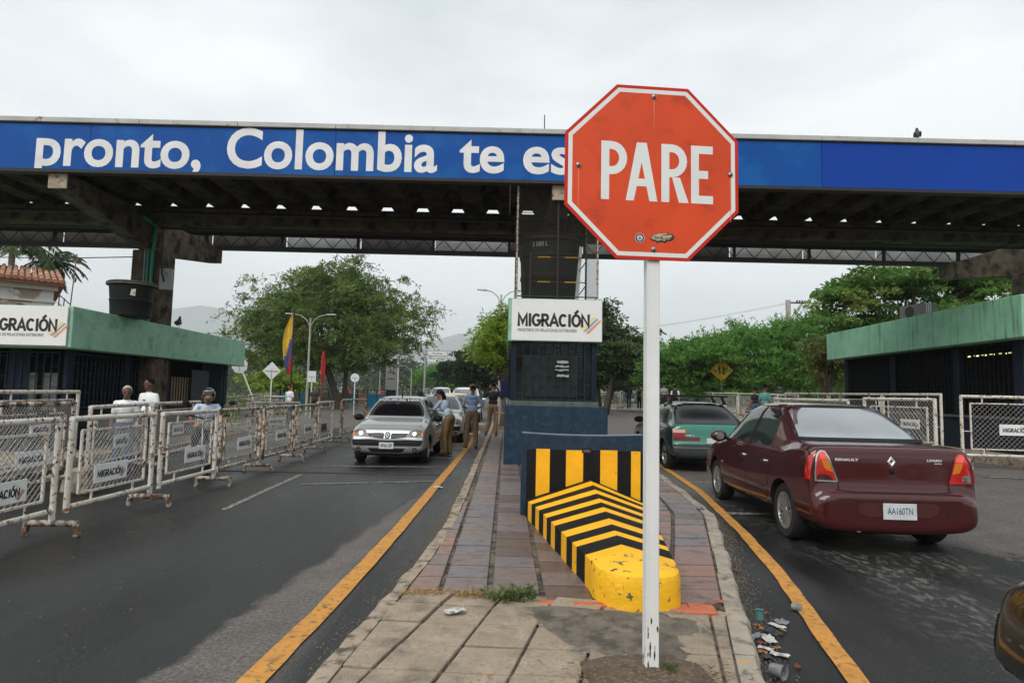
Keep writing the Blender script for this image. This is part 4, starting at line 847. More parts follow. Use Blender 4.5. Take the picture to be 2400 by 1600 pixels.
def street_lamp(label, px_top, y, h_px_arm=None, arms=(1,), reach=1.6, m=None, base=None):
    c = at(*px_top, y); x = c.x; z0 = H(x, y); o = thing('street_lamp', label, 'street lamp', (x, y, z0)); h = c.z-z0
    b = MB(); b.tube([(0, 0, -.2), (0, 0, h)], [.075, .045], 10); b.build('pole', m or M_GALV, o, smooth=60)
    for s in arms:
        b = MB(); b.tube([(0, 0, h-.5), (s*reach*.25, 0, h-.1), (s*reach*.6, 0, h+.12), (s*reach, 0, h+.2)], .028, 6); a = b.build('arm', m or M_GALV, o, smooth=60)
        b = MB(); b.hexa([(s*reach, -.09, h+.16), (s*(reach+.5), -.08, h+.20), (s*(reach+.5), .08, h+.20), (s*reach, .09, h+.16)], [(s*reach, -.09, h+.24), (s*(reach+.5), -.06, h+.25), (s*(reach+.5), .06, h+.25), (s*reach, .09, h+.24)]); b.build('lamp_head', M_GALV, a, bevel=.01)
    return o
street_lamp('street lamp with two arms and cameras in front of the big tree', (728, 745), 35, arms=(1, -1), reach=.9, m=M_CPOLE)
street_lamp('double armed street lamp rising above the tree left of the central booth', (1175, 690), 32, arms=(1, -1), reach=.75)
street_lamp('thin white lamp mast on the far road left of the overhead sign', (1336/1.0, 940), 50, arms=()) if False else None
for i, (px, pt, y, l) in enumerate([(892, 845, 60, 'thin grey mast beside the information pylon, left side'), (965, 862, 62, 'thin grey mast with a small arm in the middle of the far road'), (996, 850, 70, 'slim grey mast under the overhead bridge sign'), (871, 835, 52, 'white post beside the big tree trunk')]):
    street_lamp(l, (px, pt), y, arms=(-1,) if i == 1 else (), reach=.9)
c0, c1 = at(1003, 823, 75), at(1047, 849, 75)
OS = thing('overhead_sign', 'white overhead sign reading Puente Internacional Simón Bolívar', 'road sign', (c0.x, 75, H(0, 75)))
w_ = c1.x-c0.x; zt_, zb_ = c0.z-.18, c1.z-.18
b = MB(); b.box(0, w_, -.05, 0, zb_, zt_); pn = b.build('panel', mat('pale_sign_face', (.62, .64, .64), .5), OS); b = MB(); b.box(-.07, w_+.07, -.04, .03, zb_-.07, zt_+.07); b.build('panel_border', M_GALV, OS)
hh = (zt_-zb_); b = MB()
for i, s in enumerate(('Puente', 'Internacional', 'Simón Bolívar')): q = (.25, .06, .06)[i]; put_text(b, s, w_*q, w_*(1-q), zt_-hh*(.26+.235*i), zt_-hh*(.10+.235*i), -.055, bold=.015)
b.sheet([(w_*.46, -.055, zb_+.05), (w_*.54, -.055, zb_+.05), (w_*.54, -.055, zb_+hh*.13), (w_*.46, -.055, zb_+hh*.13)]); b.sheet([(w_*.42, -.055, zb_+hh*.12), (w_*.58, -.055, zb_+hh*.12), (w_*.5, -.055, zb_+hh*.24)])
b.build('lettering', M_INK, OS, fixn=False)
b = MB(); b.tube([(-.3, .1, -.2), (-.3, .1, zt_+1.0)], .12, 8); b.tube([(-.3, .1, zt_+.1), (w_+3.5, .1, zt_+.1)], .06, 6); b.tube([(-.3, .1, zb_+.2), (w_+3.5, .1, zb_+.2)], .05, 6); b.build('gantry', M_GALV, OS)
b = MB(); b.box(w_+1.0, w_+3.4, -.05, .0, zt_-.75, zt_+.05); b.build('dark_panel', mat('dark_green_sign', (.01, .025, .02), .5), OS)
c0, c1 = at(905, 850, 55), at(928, 905, 55)
PY = thing('information_pylon', 'grey information pylon with a dark base beside the far road', 'pylon', (c0.x, 55, H(0, 55)))
b = MB(); w_ = c1.x-c0.x; b.box(0, w_, 0, .3, c1.z-.5, c0.z); b.build('panel', mat('grey_pylon', (.30, .295, .28), .6, var=.05), PY); b = MB(); b.box(.1, w_-.05, .05, .25, 0, c1.z-.5); b.build('base', M_BLACK, PY)
b = MB()
for i in range(3): b.box(.15, w_-.15, -.01, 0, c0.z-.5-.55*i, c0.z-.4-.55*i)
b.build('print', mat('grey_print_dark', (.08, .08, .08), .6), PY)
b = MB(); b.tube([(w_+.12, .1, -.1), (w_+.12, .1, c0.z+.3)], .07, 8); b.build('side_pole', M_POSTW, PY)
c = at(1690, 868, 38.3); YD = thing('warning_sign', 'yellow diamond warning sign half hidden in the trees at right', 'traffic sign', (c.x, 38.3, H(c.x, 38.3)))
b = MB(); b.tube([(0, 0, 0), (0, 0, c.z)], .03, 8); b.build('post', M_GALV, YD); zc = c.z-H(c.x, 38.3); s = .72
b = MB(); b.prism([(s, -.04, zc), (0, -.04, zc+s), (-s, -.04, zc), (0, -.04, zc-s)], (0, .01, 0)); p_ = b.build('plate', mat('sign_yellow', s2l((205, 150, 25)), .5, var=.06), YD)
b = MB()
for q in (-.16, .10): b.sheet([(q, -.042, zc-.25), (q+.1, -.042, zc-.25), (q+.1, -.042, zc+.12), (q, -.042, zc+.12)]); b.sheet([(q-.07, -.042, zc+.1), (q+.17, -.042, zc+.1), (q+.05, -.042, zc+.27)])
b.build('symbol', M_INK, p_, fixn=False)
c = at(1847, 703, 52); UP = thing('utility_pole', 'concrete utility pole with a crossarm of insulators behind the right trees', 'utility pole', (c.x, 52, 0))
b = MB(); b.box(-.16, .16, -.16, .16, -.3, c.z); b.build('pole', M_CPOLE, UP, bevel=.02); b = MB(); b.box(.1, 1.85, -.06, .06, c.z-.28, c.z-.18); b.tube([(.15, 0, c.z-1.6), (1.15, 0, c.z-.25)], .03, 4); b.tube([(.15, .05, c.z-1.9), (1.3, .05, c.z-.25)], .02, 4); b.build('crossarm', M_DARKST, UP)
for i in range(6): b = MB(); b.lathe([(.03, 0), (.09, .04), (.05, .09), (.08, .13), (0, .2)], 8, (.75+i*.22, 0, c.z-.18)); b.build('insulator', M_BLACK, UP)
for i, (a, e) in enumerate(((( .8, 0, -.05), (30, 6, 1.2)), ((1.2, 0, -.05), (30, 8, 1.4)), ((.8, 0, -.05), (-26, 18, -1.6)), ((1.2, 0, -.05), (-26, 20, -1.5)))):
    b = MB(); P_ = [Vector(a).lerp(Vector(e), k/10)+Vector((0, 0, c.z-1.1*math.sin(math.pi*k/10))) for k in range(11)]; b.tube(P_, .009, 3); b.build('cable', M_DARKST, UP)
# power line to the left column
W = thing('overhead_wire', 'thin black wire running left from the concrete column', 'wire', (-9.5, 16.2, 0)); A_, B_ = at(0, 603, 19)-Vector((-9.5, 16.2, 0)), at(330, 602, 16.2)-Vector((-9.5, 16.2, 0)); B_.x = -.05
b = MB(); b.tube([A_+Vector((-8, 0, .1)), A_, A_.lerp(B_, .5)-Vector((0, 0, .03)), B_], .011, 4); b.build('wire', M_DARKST, W)
# ------------------------------------------------------------------ vehicles
M_RUBBER = mat('tyre_rubber', (.014, .014, .014), .8, var=.25, scale=12); M_RIM = mat('alloy_rim', (.46, .46, .45), .32, metal=.75, var=.06); M_WELL = mat('wheel_well_black', (.006, .006, .006), .9)
M_CHROME = mat('chrome', (.62, .62, .62), .14, metal=1.0, var=0); M_GLASSD = mat('tinted_glass', (.006, .006, .007), .12, var=0, spec=.35); M_TRIM = mat('black_trim', (.010, .0105, .011), .7, var=.2, spec=.2)
M_SEAM = mat('panel_gap', (.004, .004, .004), .8); M_CLEARL = mat('headlamp_lens', (.17, .17, .16), .2, var=.5, scale=22, spec=.3, col2=(.04, .04, .04), thr=(.52, .60), cscale=26); M_AMB = mat('amber_lens', s2l((214, 120, 40)), .12, var=.1, coat=1); M_AMBD = mat('dark_amber_lens', s2l((196, 110, 20)), .15, var=.25, scale=60, coat=1)
M_REDL = mat('red_lens', s2l((176, 24, 18)), .1, var=.15, scale=12, coat=1); M_REDB = mat('bright_red_lens', s2l((232, 72, 48)), .1, var=.12, scale=12, coat=1); M_REDK = mat('dark_red_lens', (.045, .004, .004), .12, coat=1)
M_NPL = mat('number_plate', s2l((196, 200, 200)), .5, var=.12, scale=30); M_NINK = mat('plate_blue_ink', s2l((66, 84, 120)), .6, var=.3, scale=60)
def paint(name, c, metal=.25, rough=.28, coat=1.0, var=.04): return mat(name, c, rough, metal=metal, var=var, scale=2, coat=coat)
class Car: pass
def car_body(st, arches, name, m):
    vs = []; NR = 20
    for x, W, zb, zs, zt, wr in st:
        h = zt-zs; wS = W*.965; half = [(0, zb), (.80*W, zb), (.955*W, zb+.07), (1.0*W, zb+(zs-zb)*.36), (.995*W, zb+(zs-zb)*.74), (wS, zs)]
        half += [(wS+(wr-wS)*.16, zs+.14*h), (wS+(wr-wS)*.60, zs+.58*h), (wr, zs+.90*h), (wr*.72, zs+.985*h), (0, zt)]
        ring = [(x, y, z) for y, z in half]+[(x, -y, z) for y, z in half[-2:0:-1]]; vs += ring
    fs = []
    for i in range(len(st)-1):
        for k in range(NR): k2 = (k+1) % NR; fs.append((i*NR+k, i*NR+k2, (i+1)*NR+k2, (i+1)*NR+k))
    for i, (x, W, zb, zs, zt, wr) in ((0, st[0]), (len(st)-1, st[-1])):
        zc = (zb+zt)/2; o = len(vs); b0 = i*NR
        vs += [(vs[b0+k][0], vs[b0+k][1]*.6, zc+(vs[b0+k][2]-zc)*.6) for k in range(NR)]
        for k in range(NR): k2 = (k+1) % NR; fs.append((b0+k, b0+k2, o+k2, o+k))
        fs.append(tuple(range(o, o+NR)))
    b = MB(); b.add(vs, fs); me = b.mesh(name, [m, M_WELL]); o = bpy.data.objects.new(name, me); s = o.modifiers.new('s', 'SUBSURF'); s.levels = 2; s.render_levels = 2
    me2 = evaluated(o); bpy.data.objects.remove(o)
    cut = MB()
    for ax, ra in arches:
        for sd in (-1, 1): 
            n = 28; y0, y1 = sd*.52, sd*1.2
            ring = [(ax+ra*math.cos(2*math.pi*k/n), ra*math.sin(2*math.pi*k/n)+.30) for k in range(n)]
            cut.prism([(q[0], y0, q[1]) for q in ring], (0, y1-y0, 0), 1)
    o = bpy.data.objects.new(name, me2); cme = cut.mesh('cut', [M_WELL, M_WELL]); c = bpy.data.objects.new('cut', cme); TMP.collection.objects.link(c)
    bo = o.modifiers.new('b', 'BOOLEAN'); bo.operation = 'DIFFERENCE'; bo.object = c; bo.solver = 'EXACT'
    me3 = evaluated(o); bpy.data.objects.remove(o); bpy.data.objects.remove(c)
    while len(me3.materials) > 2: me3.materials.pop()
    me3.polygons.foreach_set('use_smooth', [True]*len(me3.polygons)); me3.set_sharp_from_angle(angle=R(48)); return me3
AX = {'rear': lambda a, b: (Vector((-9, a, b)), Vector((1, 0, 0))), 'front': lambda a, b: (Vector((14, a, b)), Vector((-1, 0, 0))), 'left': lambda a, b: (Vector((a, 5, b)), Vector((0, -1, 0))), 'right': lambda a, b: (Vector((a, -5, b)), Vector((0, 1, 0))), 'top': lambda a, b: (Vector((a, b, 6)), Vector((0, 0, -1)))}
def proj(car, axis, a, b, off):
    o, d = AX[axis](a, b); h = car.bvh.ray_cast(o, d)
    if h[0] is None: h = car.bvh.find_nearest(o+d*(9 if axis == 'rear' else (9.8 if axis == 'front' else 4.2)))
    n = h[1]; n = -n if n.dot(d) > 0 else n
    return h[0]+n*off, n
def patch(car, name, poly, axis, m, off=.004, res=.07, par=None, skirt=.008, smooth=60):
    bm = bmesh.new(); vv = [bm.verts.new((p[0], p[1], 0)) for p in poly]; bm.faces.new(vv); bmesh.ops.triangulate(bm, faces=bm.faces[:])
    for _ in range(6):
        lg = [e for e in bm.edges if e.calc_length() > res]
        if not lg: break
        bmesh.ops.subdivide_edges(bm, edges=lg, cuts=1); bmesh.ops.triangulate(bm, faces=bm.faces[:])
    nn = {}
    for v in bm.verts: p, n = proj(car, axis, v.co.x, v.co.y, off); nn[v] = (p, n)
    bd = [e for e in bm.edges if len(e.link_faces) == 1]; lows = {}
    for v, (p, n) in nn.items(): v.co = p
    if skirt:
        for e in bd:
            for v in e.verts:
                if v not in lows: lows[v] = bm.verts.new(nn[v][0]-nn[v][1]*skirt)
            a, c = e.verts; bm.faces.new((a, c, lows[c], lows[a]))
    bmesh.ops.recalc_face_normals(bm, faces=bm.faces[:]); me = bpy.data.meshes.new(name); bm.to_mesh(me); bm.free(); me.materials.append(m)
    me.polygons.foreach_set('use_smooth', [True]*len(me.polygons)); me.set_sharp_from_angle(angle=R(smooth)); return link(name, me, par or car.root)
def strip(car, name, pts, axis, m, w=.008, off=.003, par=None, closed=False, dens=.05):
    P = [Vector(p) for p in pts]; P = P+[P[0]] if closed else P; Q = []
    for a, c in zip(P[:-1], P[1:]): n = max(1, int((c-a).length/dens)); Q += [a.lerp(c, i/n) for i in range(n)]
    Q.append(P[-1]); vs = []
    for i, p in enumerate(Q):
        d = (Q[min(i+1, len(Q)-1)]-Q[max(0, i-1)]).normalized(); n = Vector((-d.y, d.x))*w/2
        for s in (1, -1): vs.append(proj(car, axis, p.x+n.x*s, p.y+n.y*s, off)[0])
    b = MB(); b.add(vs, [(2*i, 2*i+1, 2*i+3, 2*i+2) for i in range(len(Q)-1)]); return b.build(name, m, par or car.root, smooth=60, fixn=False)
def lettering(car, s, c, w, h, axis, m, off=.006, par=None, bold=.03, sx=1, shear=0):
    vs, fs = text_data(s, bold, shear); ax, bx = min(v.x for v in vs), max(v.x for v in vs); az, bz = min(v.y for v in vs), max(v.y for v in vs)
    q = [proj(car, axis, c[0]+sx*((v.x-ax)/(bx-ax)-.5)*w, c[1]+((v.y-az)/(bz-az)-.5)*h, off+v.z*.02)[0] for v in vs]
    b = MB(); b.add(q, fs); return b.build('lettering', m, par or car.root, fixn=False)
def rbox(cx, cy, w, h, r_=.02, n=3):
    o = []
    for sx, sy, a0 in ((1, 1, 0), (-1, 1, 90), (-1, -1, 180), (1, -1, 270)):
        for k in range(n+1): a = R(a0+90*k/n); o.append((cx+sx*(w/2-r_)+r_*math.cos(a), cy+sy*(h/2-r_)+r_*math.sin(a)))
    return o
def wheel_mesh(r_, spokes=10):
    b = MB(); w_ = .19; b.lathe([(r_*.66, -w_/2+.01), (r_*.70, -w_/2), (r_*.93, -w_/2), (r_, -w_/2+.03), (r_, w_/2-.03), (r_*.93, w_/2), (r_*.70, w_/2), (r_*.66, w_/2-.01), (r_*.66, -w_/2+.01)], 32, axis='y'); tyre = b.mesh('tyre', M_RUBBER, smooth=40)
    b = MB(); b.lathe([(r_*.665, -w_/2+.02), (r_*.665, w_/2-.004), (r_*.61, w_/2-.006), (r_*.585, w_/2-.035), (r_*.58, -w_/2+.02)], 32, axis='y', mi=0); b.lathe([(r_*.6, .0), (.0, .0)], 24, axis='y', mi=1)
    b.lathe([(0, w_/2-.012), (r_*.13, w_/2-.014), (r_*.16, w_/2-.03), (r_*.16, 0)], 16, axis='y', mi=0)
    for k in range(spokes):
        a = 2*math.pi*k/spokes
        for da in ((-.06, .06) if spokes > 6 else (-.13, .13)):
            u = Vector((math.cos(a), 0, math.sin(a))); t = Vector((-math.sin(a), 0, math.cos(a))); p0 = u*(r_*.12)+t*da*.25*r_; p1 = u*(r_*.62)+t*da*r_*1.2; hw = r_*.028
            b.hexa([p0-t*hw+Vector((0, w_/2-.045, 0)), p1-t*hw+Vector((0, w_/2-.035, 0)), p1+t*hw+Vector((0, w_/2-.035, 0)), p0+t*hw+Vector((0, w_/2-.045, 0))], [p0-t*hw+Vector((0, w_/2-.018, 0)), p1-t*hw+Vector((0, w_/2-.008, 0)), p1+t*hw+Vector((0, w_/2-.008, 0)), p0+t*hw+Vector((0, w_/2-.018, 0))], 0)
    return tyre, b.mesh('rim', [M_RIM, M_WELL], smooth=30)
WHEELS = {}
def make_car(name, label, cat, loc, heading, st, m, axles, r_=.305, track=.735, scale=1.0, spokes=10, key=None, mirror=None):
    car = Car(); car.root = thing(name, label, cat, loc, heading); car.root.scale = (scale,)*3; car.m = m
    L = st[-1][0]; cx = sum(axles)/2; st = [(a-cx, *b_) for a, *b_ in st]; car.ax = [a-cx for a in axles]; car.rear, car.front = st[0][0], st[-1][0]; car.cx = cx
    me = car_body(st, [(a, r_+.055) for a in car.ax], 'body', m); car.body = link('body', me, car.root)
    bm = bmesh.new(); bm.from_mesh(me); car.bvh = BVHTree.FromBMesh(bm); bm.free()
    if (r_, spokes) not in WHEELS: WHEELS[(r_, spokes)] = wheel_mesh(r_, spokes)
    ty, ri = WHEELS[(r_, spokes)]
    for a in car.ax:
        for s in (1, -1):
            wh = bpy.data.objects.new('wheel', None); COL.objects.link(wh); wh.parent = car.root; wh.location = (a, s*track, r_); wh.rotation_euler = (0, 0, 0 if s > 0 else math.pi); wh.empty_display_size = .1
            link('tyre', ty, wh); link('rim', ri, wh)
    return car
def mirrors(car, x, z, y, m, size=(.10, .24, .15), gm=None):
    for s in (1, -1):
        b = MB(); b.ball((x, s*(y+.10), z), (size[0]*.7, size[1]*.5, size[2]*.55), 12, 8); o = b.build('wing_mirror', m, car.root, smooth=60); b = MB(); b.tube([(x, s*(y-.06), z-.05), (x, s*(y+.02), z-.02)], .025, 6); b.build('mirror_arm', M_TRIM, o)
        b = MB(); b.lathe([(0, 0), (.055, 0)], 14, (x-size[0]*.72, s*(y+.10), z), axis='x'); b.build('mirror_glass', gm or M_CHROME, o)
LOGAN = [(0, .69, .285, .52, .575, .58), (.012, .765, .245, .54, .605, .64), (.05, .815, .225, .56, .625, .68), (.095, .83, .22, .585, .64, .72), (.11, .832, .22, .80, .88, .715), (.125, .834, .22, .98, 1.045, .725), (.17, .842, .22, 1.035, 1.085, .73), (.42, .862, .22, 1.02, 1.10, .72), (.70, .87, .23, .985, 1.115, .70),
         (.78, .87, .23, .95, 1.16, .665), (1.02, .87, .22, .945, 1.33, .60), (1.28, .87, .22, .935, 1.475, .565), (1.45, .87, .22, .93, 1.512, .56), (1.95, .87, .2, .92, 1.535, .57), (2.40, .87, .2, .91, 1.52, .57), (2.62, .87, .2, .905, 1.465, .575), (2.90, .87, .2, .90, 1.245, .63), (3.14, .87, .2, .895, 1.04, .68), (3.24, .868, .21, .885, .985, .70),
         (3.60, .862, .22, .845, .945, .69), (3.95, .845, .24, .76, .855, .66), (4.08, .82, .24, .69, .775, .63), (4.12, .81, .24, .60, .68, .62), (4.16, .79, .25, .52, .585, .62), (4.21, .75, .28, .48, .545, .58), (4.245, .64, .36, .46, .50, .5)]
def sedan_common(car, glass=M_GLASSD, seam=True, handles=M_CHROME):
    X = lambda v: v-car.cx
    patch(car, 'windscreen', [(-.66, 1.045), (.66, 1.045), (.575, 1.40), (.53, 1.45), (-.53, 1.45), (-.575, 1.40)], 'front', glass, .004)
    patch(car, 'rear_window', [(-.655, 1.13), (.655, 1.13), (.555, 1.40), (.50, 1.45), (-.50, 1.45), (-.555, 1.40)], 'rear', getattr(car, 'rearglass', glass), .005)
    for s in ('left', 'right'):
        patch(car, 'front_door_window', [(X(2.02), .975), (X(2.93), .975), (X(2.90), 1.04), (X(2.58), 1.36), (X(2.46), 1.415), (X(2.02), 1.43)], s, glass, .004)
        patch(car, 'rear_door_window', [(X(1.28), .985), (X(1.93), .975), (X(1.93), 1.43), (X(1.52), 1.415), (X(1.40), 1.37), (X(1.26), 1.10)], s, glass, .004)
        for dn, P in (('front_door', [(1.99, .30), (2.86, .30), (2.98, .50), (2.98, .93), (1.99, .935)]), ('rear_door', [(1.18, .62), (1.22, .45), (1.30, .32), (1.965, .30), (1.965, .935), (1.22, .945), (1.13, .80)])):
            P = [(X(a), z) for a, z in P]; c = sum((Vector(q) for q in P), Vector((0, 0)))/len(P)
            patch(car, 'door_gap', [tuple(c+(Vector(q)-c)*1.018) for q in P], s, M_SEAM, .0012, res=.12, skirt=0)
            d = patch(car, dn, P, s, car.m, .004, res=.09, skirt=.003)
            hx = 2.12 if dn == 'front_door' else 1.33; patch(car, 'handle', rbox(X(hx), .80, .13, .05, .02), s, handles, .028, res=.03, par=d, skirt=.024)
        strip(car, 'side_moulding', [(X(1.35), .50), (X(2.9), .50)], s, car.m, .035, .012)
        strip(car, 'door_frame', [(X(1.965), .93), (X(1.975), 1.45)], s, M_TRIM, .05, .0055); strip(car, 'roof_gutter', [(X(1.0), 1.26), (X(1.30), 1.44), (X(1.6), 1.472), (X(2.4), 1.472), (X(2.65), 1.39), (X(3.02), 1.08)], s, car.m, .02, .008)
        strip(car, 'sill_gap', [(X(1.2), .275), (X(3.0), .275)], s, M_SEAM, .012, .002)
def diamond(car, c, w, h, axis, m, off=.012, par=None):
    b = MB(); P = [(0, h/2), (w/2, 0), (0, -h/2), (-w/2, 0)]; o = [proj(car, axis, c[0]+u, c[1]+v, off)[0] for u, v in P]; i_ = [proj(car, axis, c[0]+u*.36, c[1]+v*.36, off)[0] for u, v in P]; q = [proj(car, axis, c[0]+u*.72, c[1]+v*.72, off+.01)[0] for u, v in P]
    b.add(o+q+i_, [(k, (k+1) % 4, 4+(k+1) % 4, 4+k) for k in range(4)]+[(4+k, 4+(k+1) % 4, 8+(k+1) % 4, 8+k) for k in range(4)]); return b.build('emblem', m, par or car.root, fixn=False)
# --- maroon sedan
M_MAR = mat('maroon_paint', (.050, .004, .0045), .4, spec=.12, var=.05, scale=2, coat=1.0)
M_REARG = mat('silvery_sunfilm_glass', (.30, .325, .335), .10, metal=.55, var=.10, scale=2.5, coat=.5)
mc = make_car('sedan_car', 'maroon sedan seen from behind in the right lane', 'car', (4.06, 8.52, 0), R(87.4), LOGAN, M_MAR, (.80, 3.43)); mc.rearglass = M_REARG
sedan_common(mc, mat('clear_side_glass', (.02, .024, .025), .05, var=.5, scale=3, spec=.6))
strip(mc, 'rear_window_seal', [(-.68, 1.118), (.68, 1.118), (.575, 1.405), (.515, 1.462), (-.515, 1.462), (-.575, 1.405)], 'rear', M_TRIM, .03, .003, closed=True)
for s in (1, -1):
    lamp = [(s*0.559, .725), (s*0.778, .73), (s*0.778, .80), (s*0.759, .95), (s*0.740, 1.0), (s*0.711, 1.025), (s*0.668, 1.02), (s*0.630, .95)]
    patch(mc, 'tail_lamp_side', [(mc.rear+.115, .735), (mc.rear+.20, .74), (mc.rear+.185, .86), (mc.rear+.165, .96), (mc.rear+.13, 1.0), (mc.rear+.12, .9)], 'left' if s > 0 else 'right', M_REDL, .010, res=.04, skirt=.014)
    tl = patch(mc, 'tail_lamp', lamp, 'rear', M_REDL, .010, res=.04, skirt=.014)
    patch(mc, 'brake_lens', [(s*0.638, .94), (s*0.711, .94), (s*0.733, .995), (s*0.709, 1.018), (s*0.673, 1.012)], 'rear', M_REDB, .013, par=tl, res=.04)
    patch(mc, 'amber_lens', [(s*0.597, .82), (s*0.668, .835), (s*0.702, .90), (s*0.707, .935), (s*0.636, .935)], 'rear', M_AMBD, .013, par=tl, res=.04)
    if s > 0: patch(mc, 'dark_lens', [(s*0.592, .735), (s*0.764, .74), (s*0.754, .79), (s*0.707, .80), (s*0.630, .78)], 'rear', M_REDK, .013, par=tl, res=.04); strip(mc, 'chrome_surround', lamp, 'rear', M_CHROME, .014, .014, par=tl, closed=True, dens=.03)
    else: patch(mc, 'reverse_lens', rbox(s*0.731, .775, .085, .07, .02), 'rear', M_CLEARL, .013, par=tl, res=.04)
    strip(mc, 'boot_gap', [(s*0.554, .64), (s*0.549, .72), (s*0.623, .95), (s*0.659, 1.03)], 'rear', M_SEAM, .010, .002)
strip(mc, 'boot_gap', [(-.58, .645), (-.4, .628), (.4, .628), (.58, .645)], 'rear', M_SEAM, .012, .003)
lettering(mc, 'RENAULT', (.45, .945), .235, .026, 'rear', mat('bright_badge', (.66, .66, .66), .4, metal=.4, var=0), .007, sx=-1, bold=.035); lettering(mc, 'LOGAN', (-.43, .955), .145, .024, 'rear', mat('bright_badge', (.66, .66, .66), .4, metal=.4, var=0), .007, sx=-1, bold=.035); patch(mc, 'badge', rbox(-.465, .925, .075, .014, .004), 'rear', M_CHROME, .005, skirt=0, res=.04)
diamond(mc, (0, .935), .085, .11, 'rear', mat('bright_badge', (.66, .66, .66), .4, metal=.4, var=0), .004)
b = MB(); p = proj(mc, 'rear', 0, .835, 0)[0]; b.lathe([(0, -.02), (.011, -.02), (.012, -.014), (.026, -.012), (.028, .01)], 16, p, axis='x'); b.build('boot_lock', M_TRIM, mc.root, smooth=40)
rc_ = patch(mc, 'plate_recess', [(.36, .535), (.40, .50), (.38, .435), (.30, .40), (-.30, .40), (-.38, .435), (-.40, .50), (-.36, .535)], 'rear', mat('maroon_recess', (.06, .012, .012), .4, var=.05), .002, skirt=0)
b = MB(); p = proj(mc, 'rear', 0, .46, 0)[0]; b.box(p.x-.022, p.x-.016, -.165, .165, .375, .535); np_ = b.build('number_plate', M_NPL, mc.root, bevel=.004)
def plate_text(par, x, s, zc, h, w, rear, y0=0, m=None):
    vs, fs = text_data(s, .01); ax, bx = min(v.x for v in vs), max(v.x for v in vs); az, bz = min(v.y for v in vs), max(v.y for v in vs); g = -1 if rear else 1
    b = MB(); b.add([(x+(-.02 if rear else .02)*(v.z+.01), y0+g*((v.x-ax)/(bx-ax)-.5)*w, zc+((v.y-az)/(bz-az)-.5)*h) for v in vs], fs); b.build('lettering', m or M_NINK, par, fixn=False)
plate_text(np_, p.x-.0235, 'AA160TN', .462, .068, .25, True)
patch(mc, 'bumper_scrape', [(.60, .565), (.50, .575), (.44, .56), (.45, .535), (.52, .525), (.60, .54)], 'rear', mat('scraped_bumper', (.02, .022, .02), .8, var=.4, scale=30), .002, skirt=0)
strip(mc, 'bumper_crease', [(-.80, .555), (-.4, .56), (.4, .56), (.80, .555)], 'rear', M_MAR, .02, .008)
patch(mc, 'tow_eye_cover', rbox(-.50, .45, .05, .05, .02), 'rear', M_SEAM, .003, skirt=0, res=.03)
b = MB(); b.tube([(mc.rear+.25, .38, .27), (mc.rear+.02, .39, .265)], .03, 12); b.build('exhaust_pipe', M_CHROME, mc.root, smooth=50)
mirrors(mc, 2.86-mc.cx, 1.0, .86, M_MAR)
b = MB(); b.ball((3.0-mc.cx, .875, .62), (.018, .012, .018)); b.build('side_indicator', M_CLEARL, mc.root)
b = MB(); b.box(mc.rear+.25, mc.rear+.7, -.5, .5, .18, .3); b.build('underbody_tank', M_WELL, mc.root)
b = MB(); b.box(mc.rear+.3, mc.front-.2, -.68, .68, .19, .26); b.build('underbody', M_WELL, mc.root)
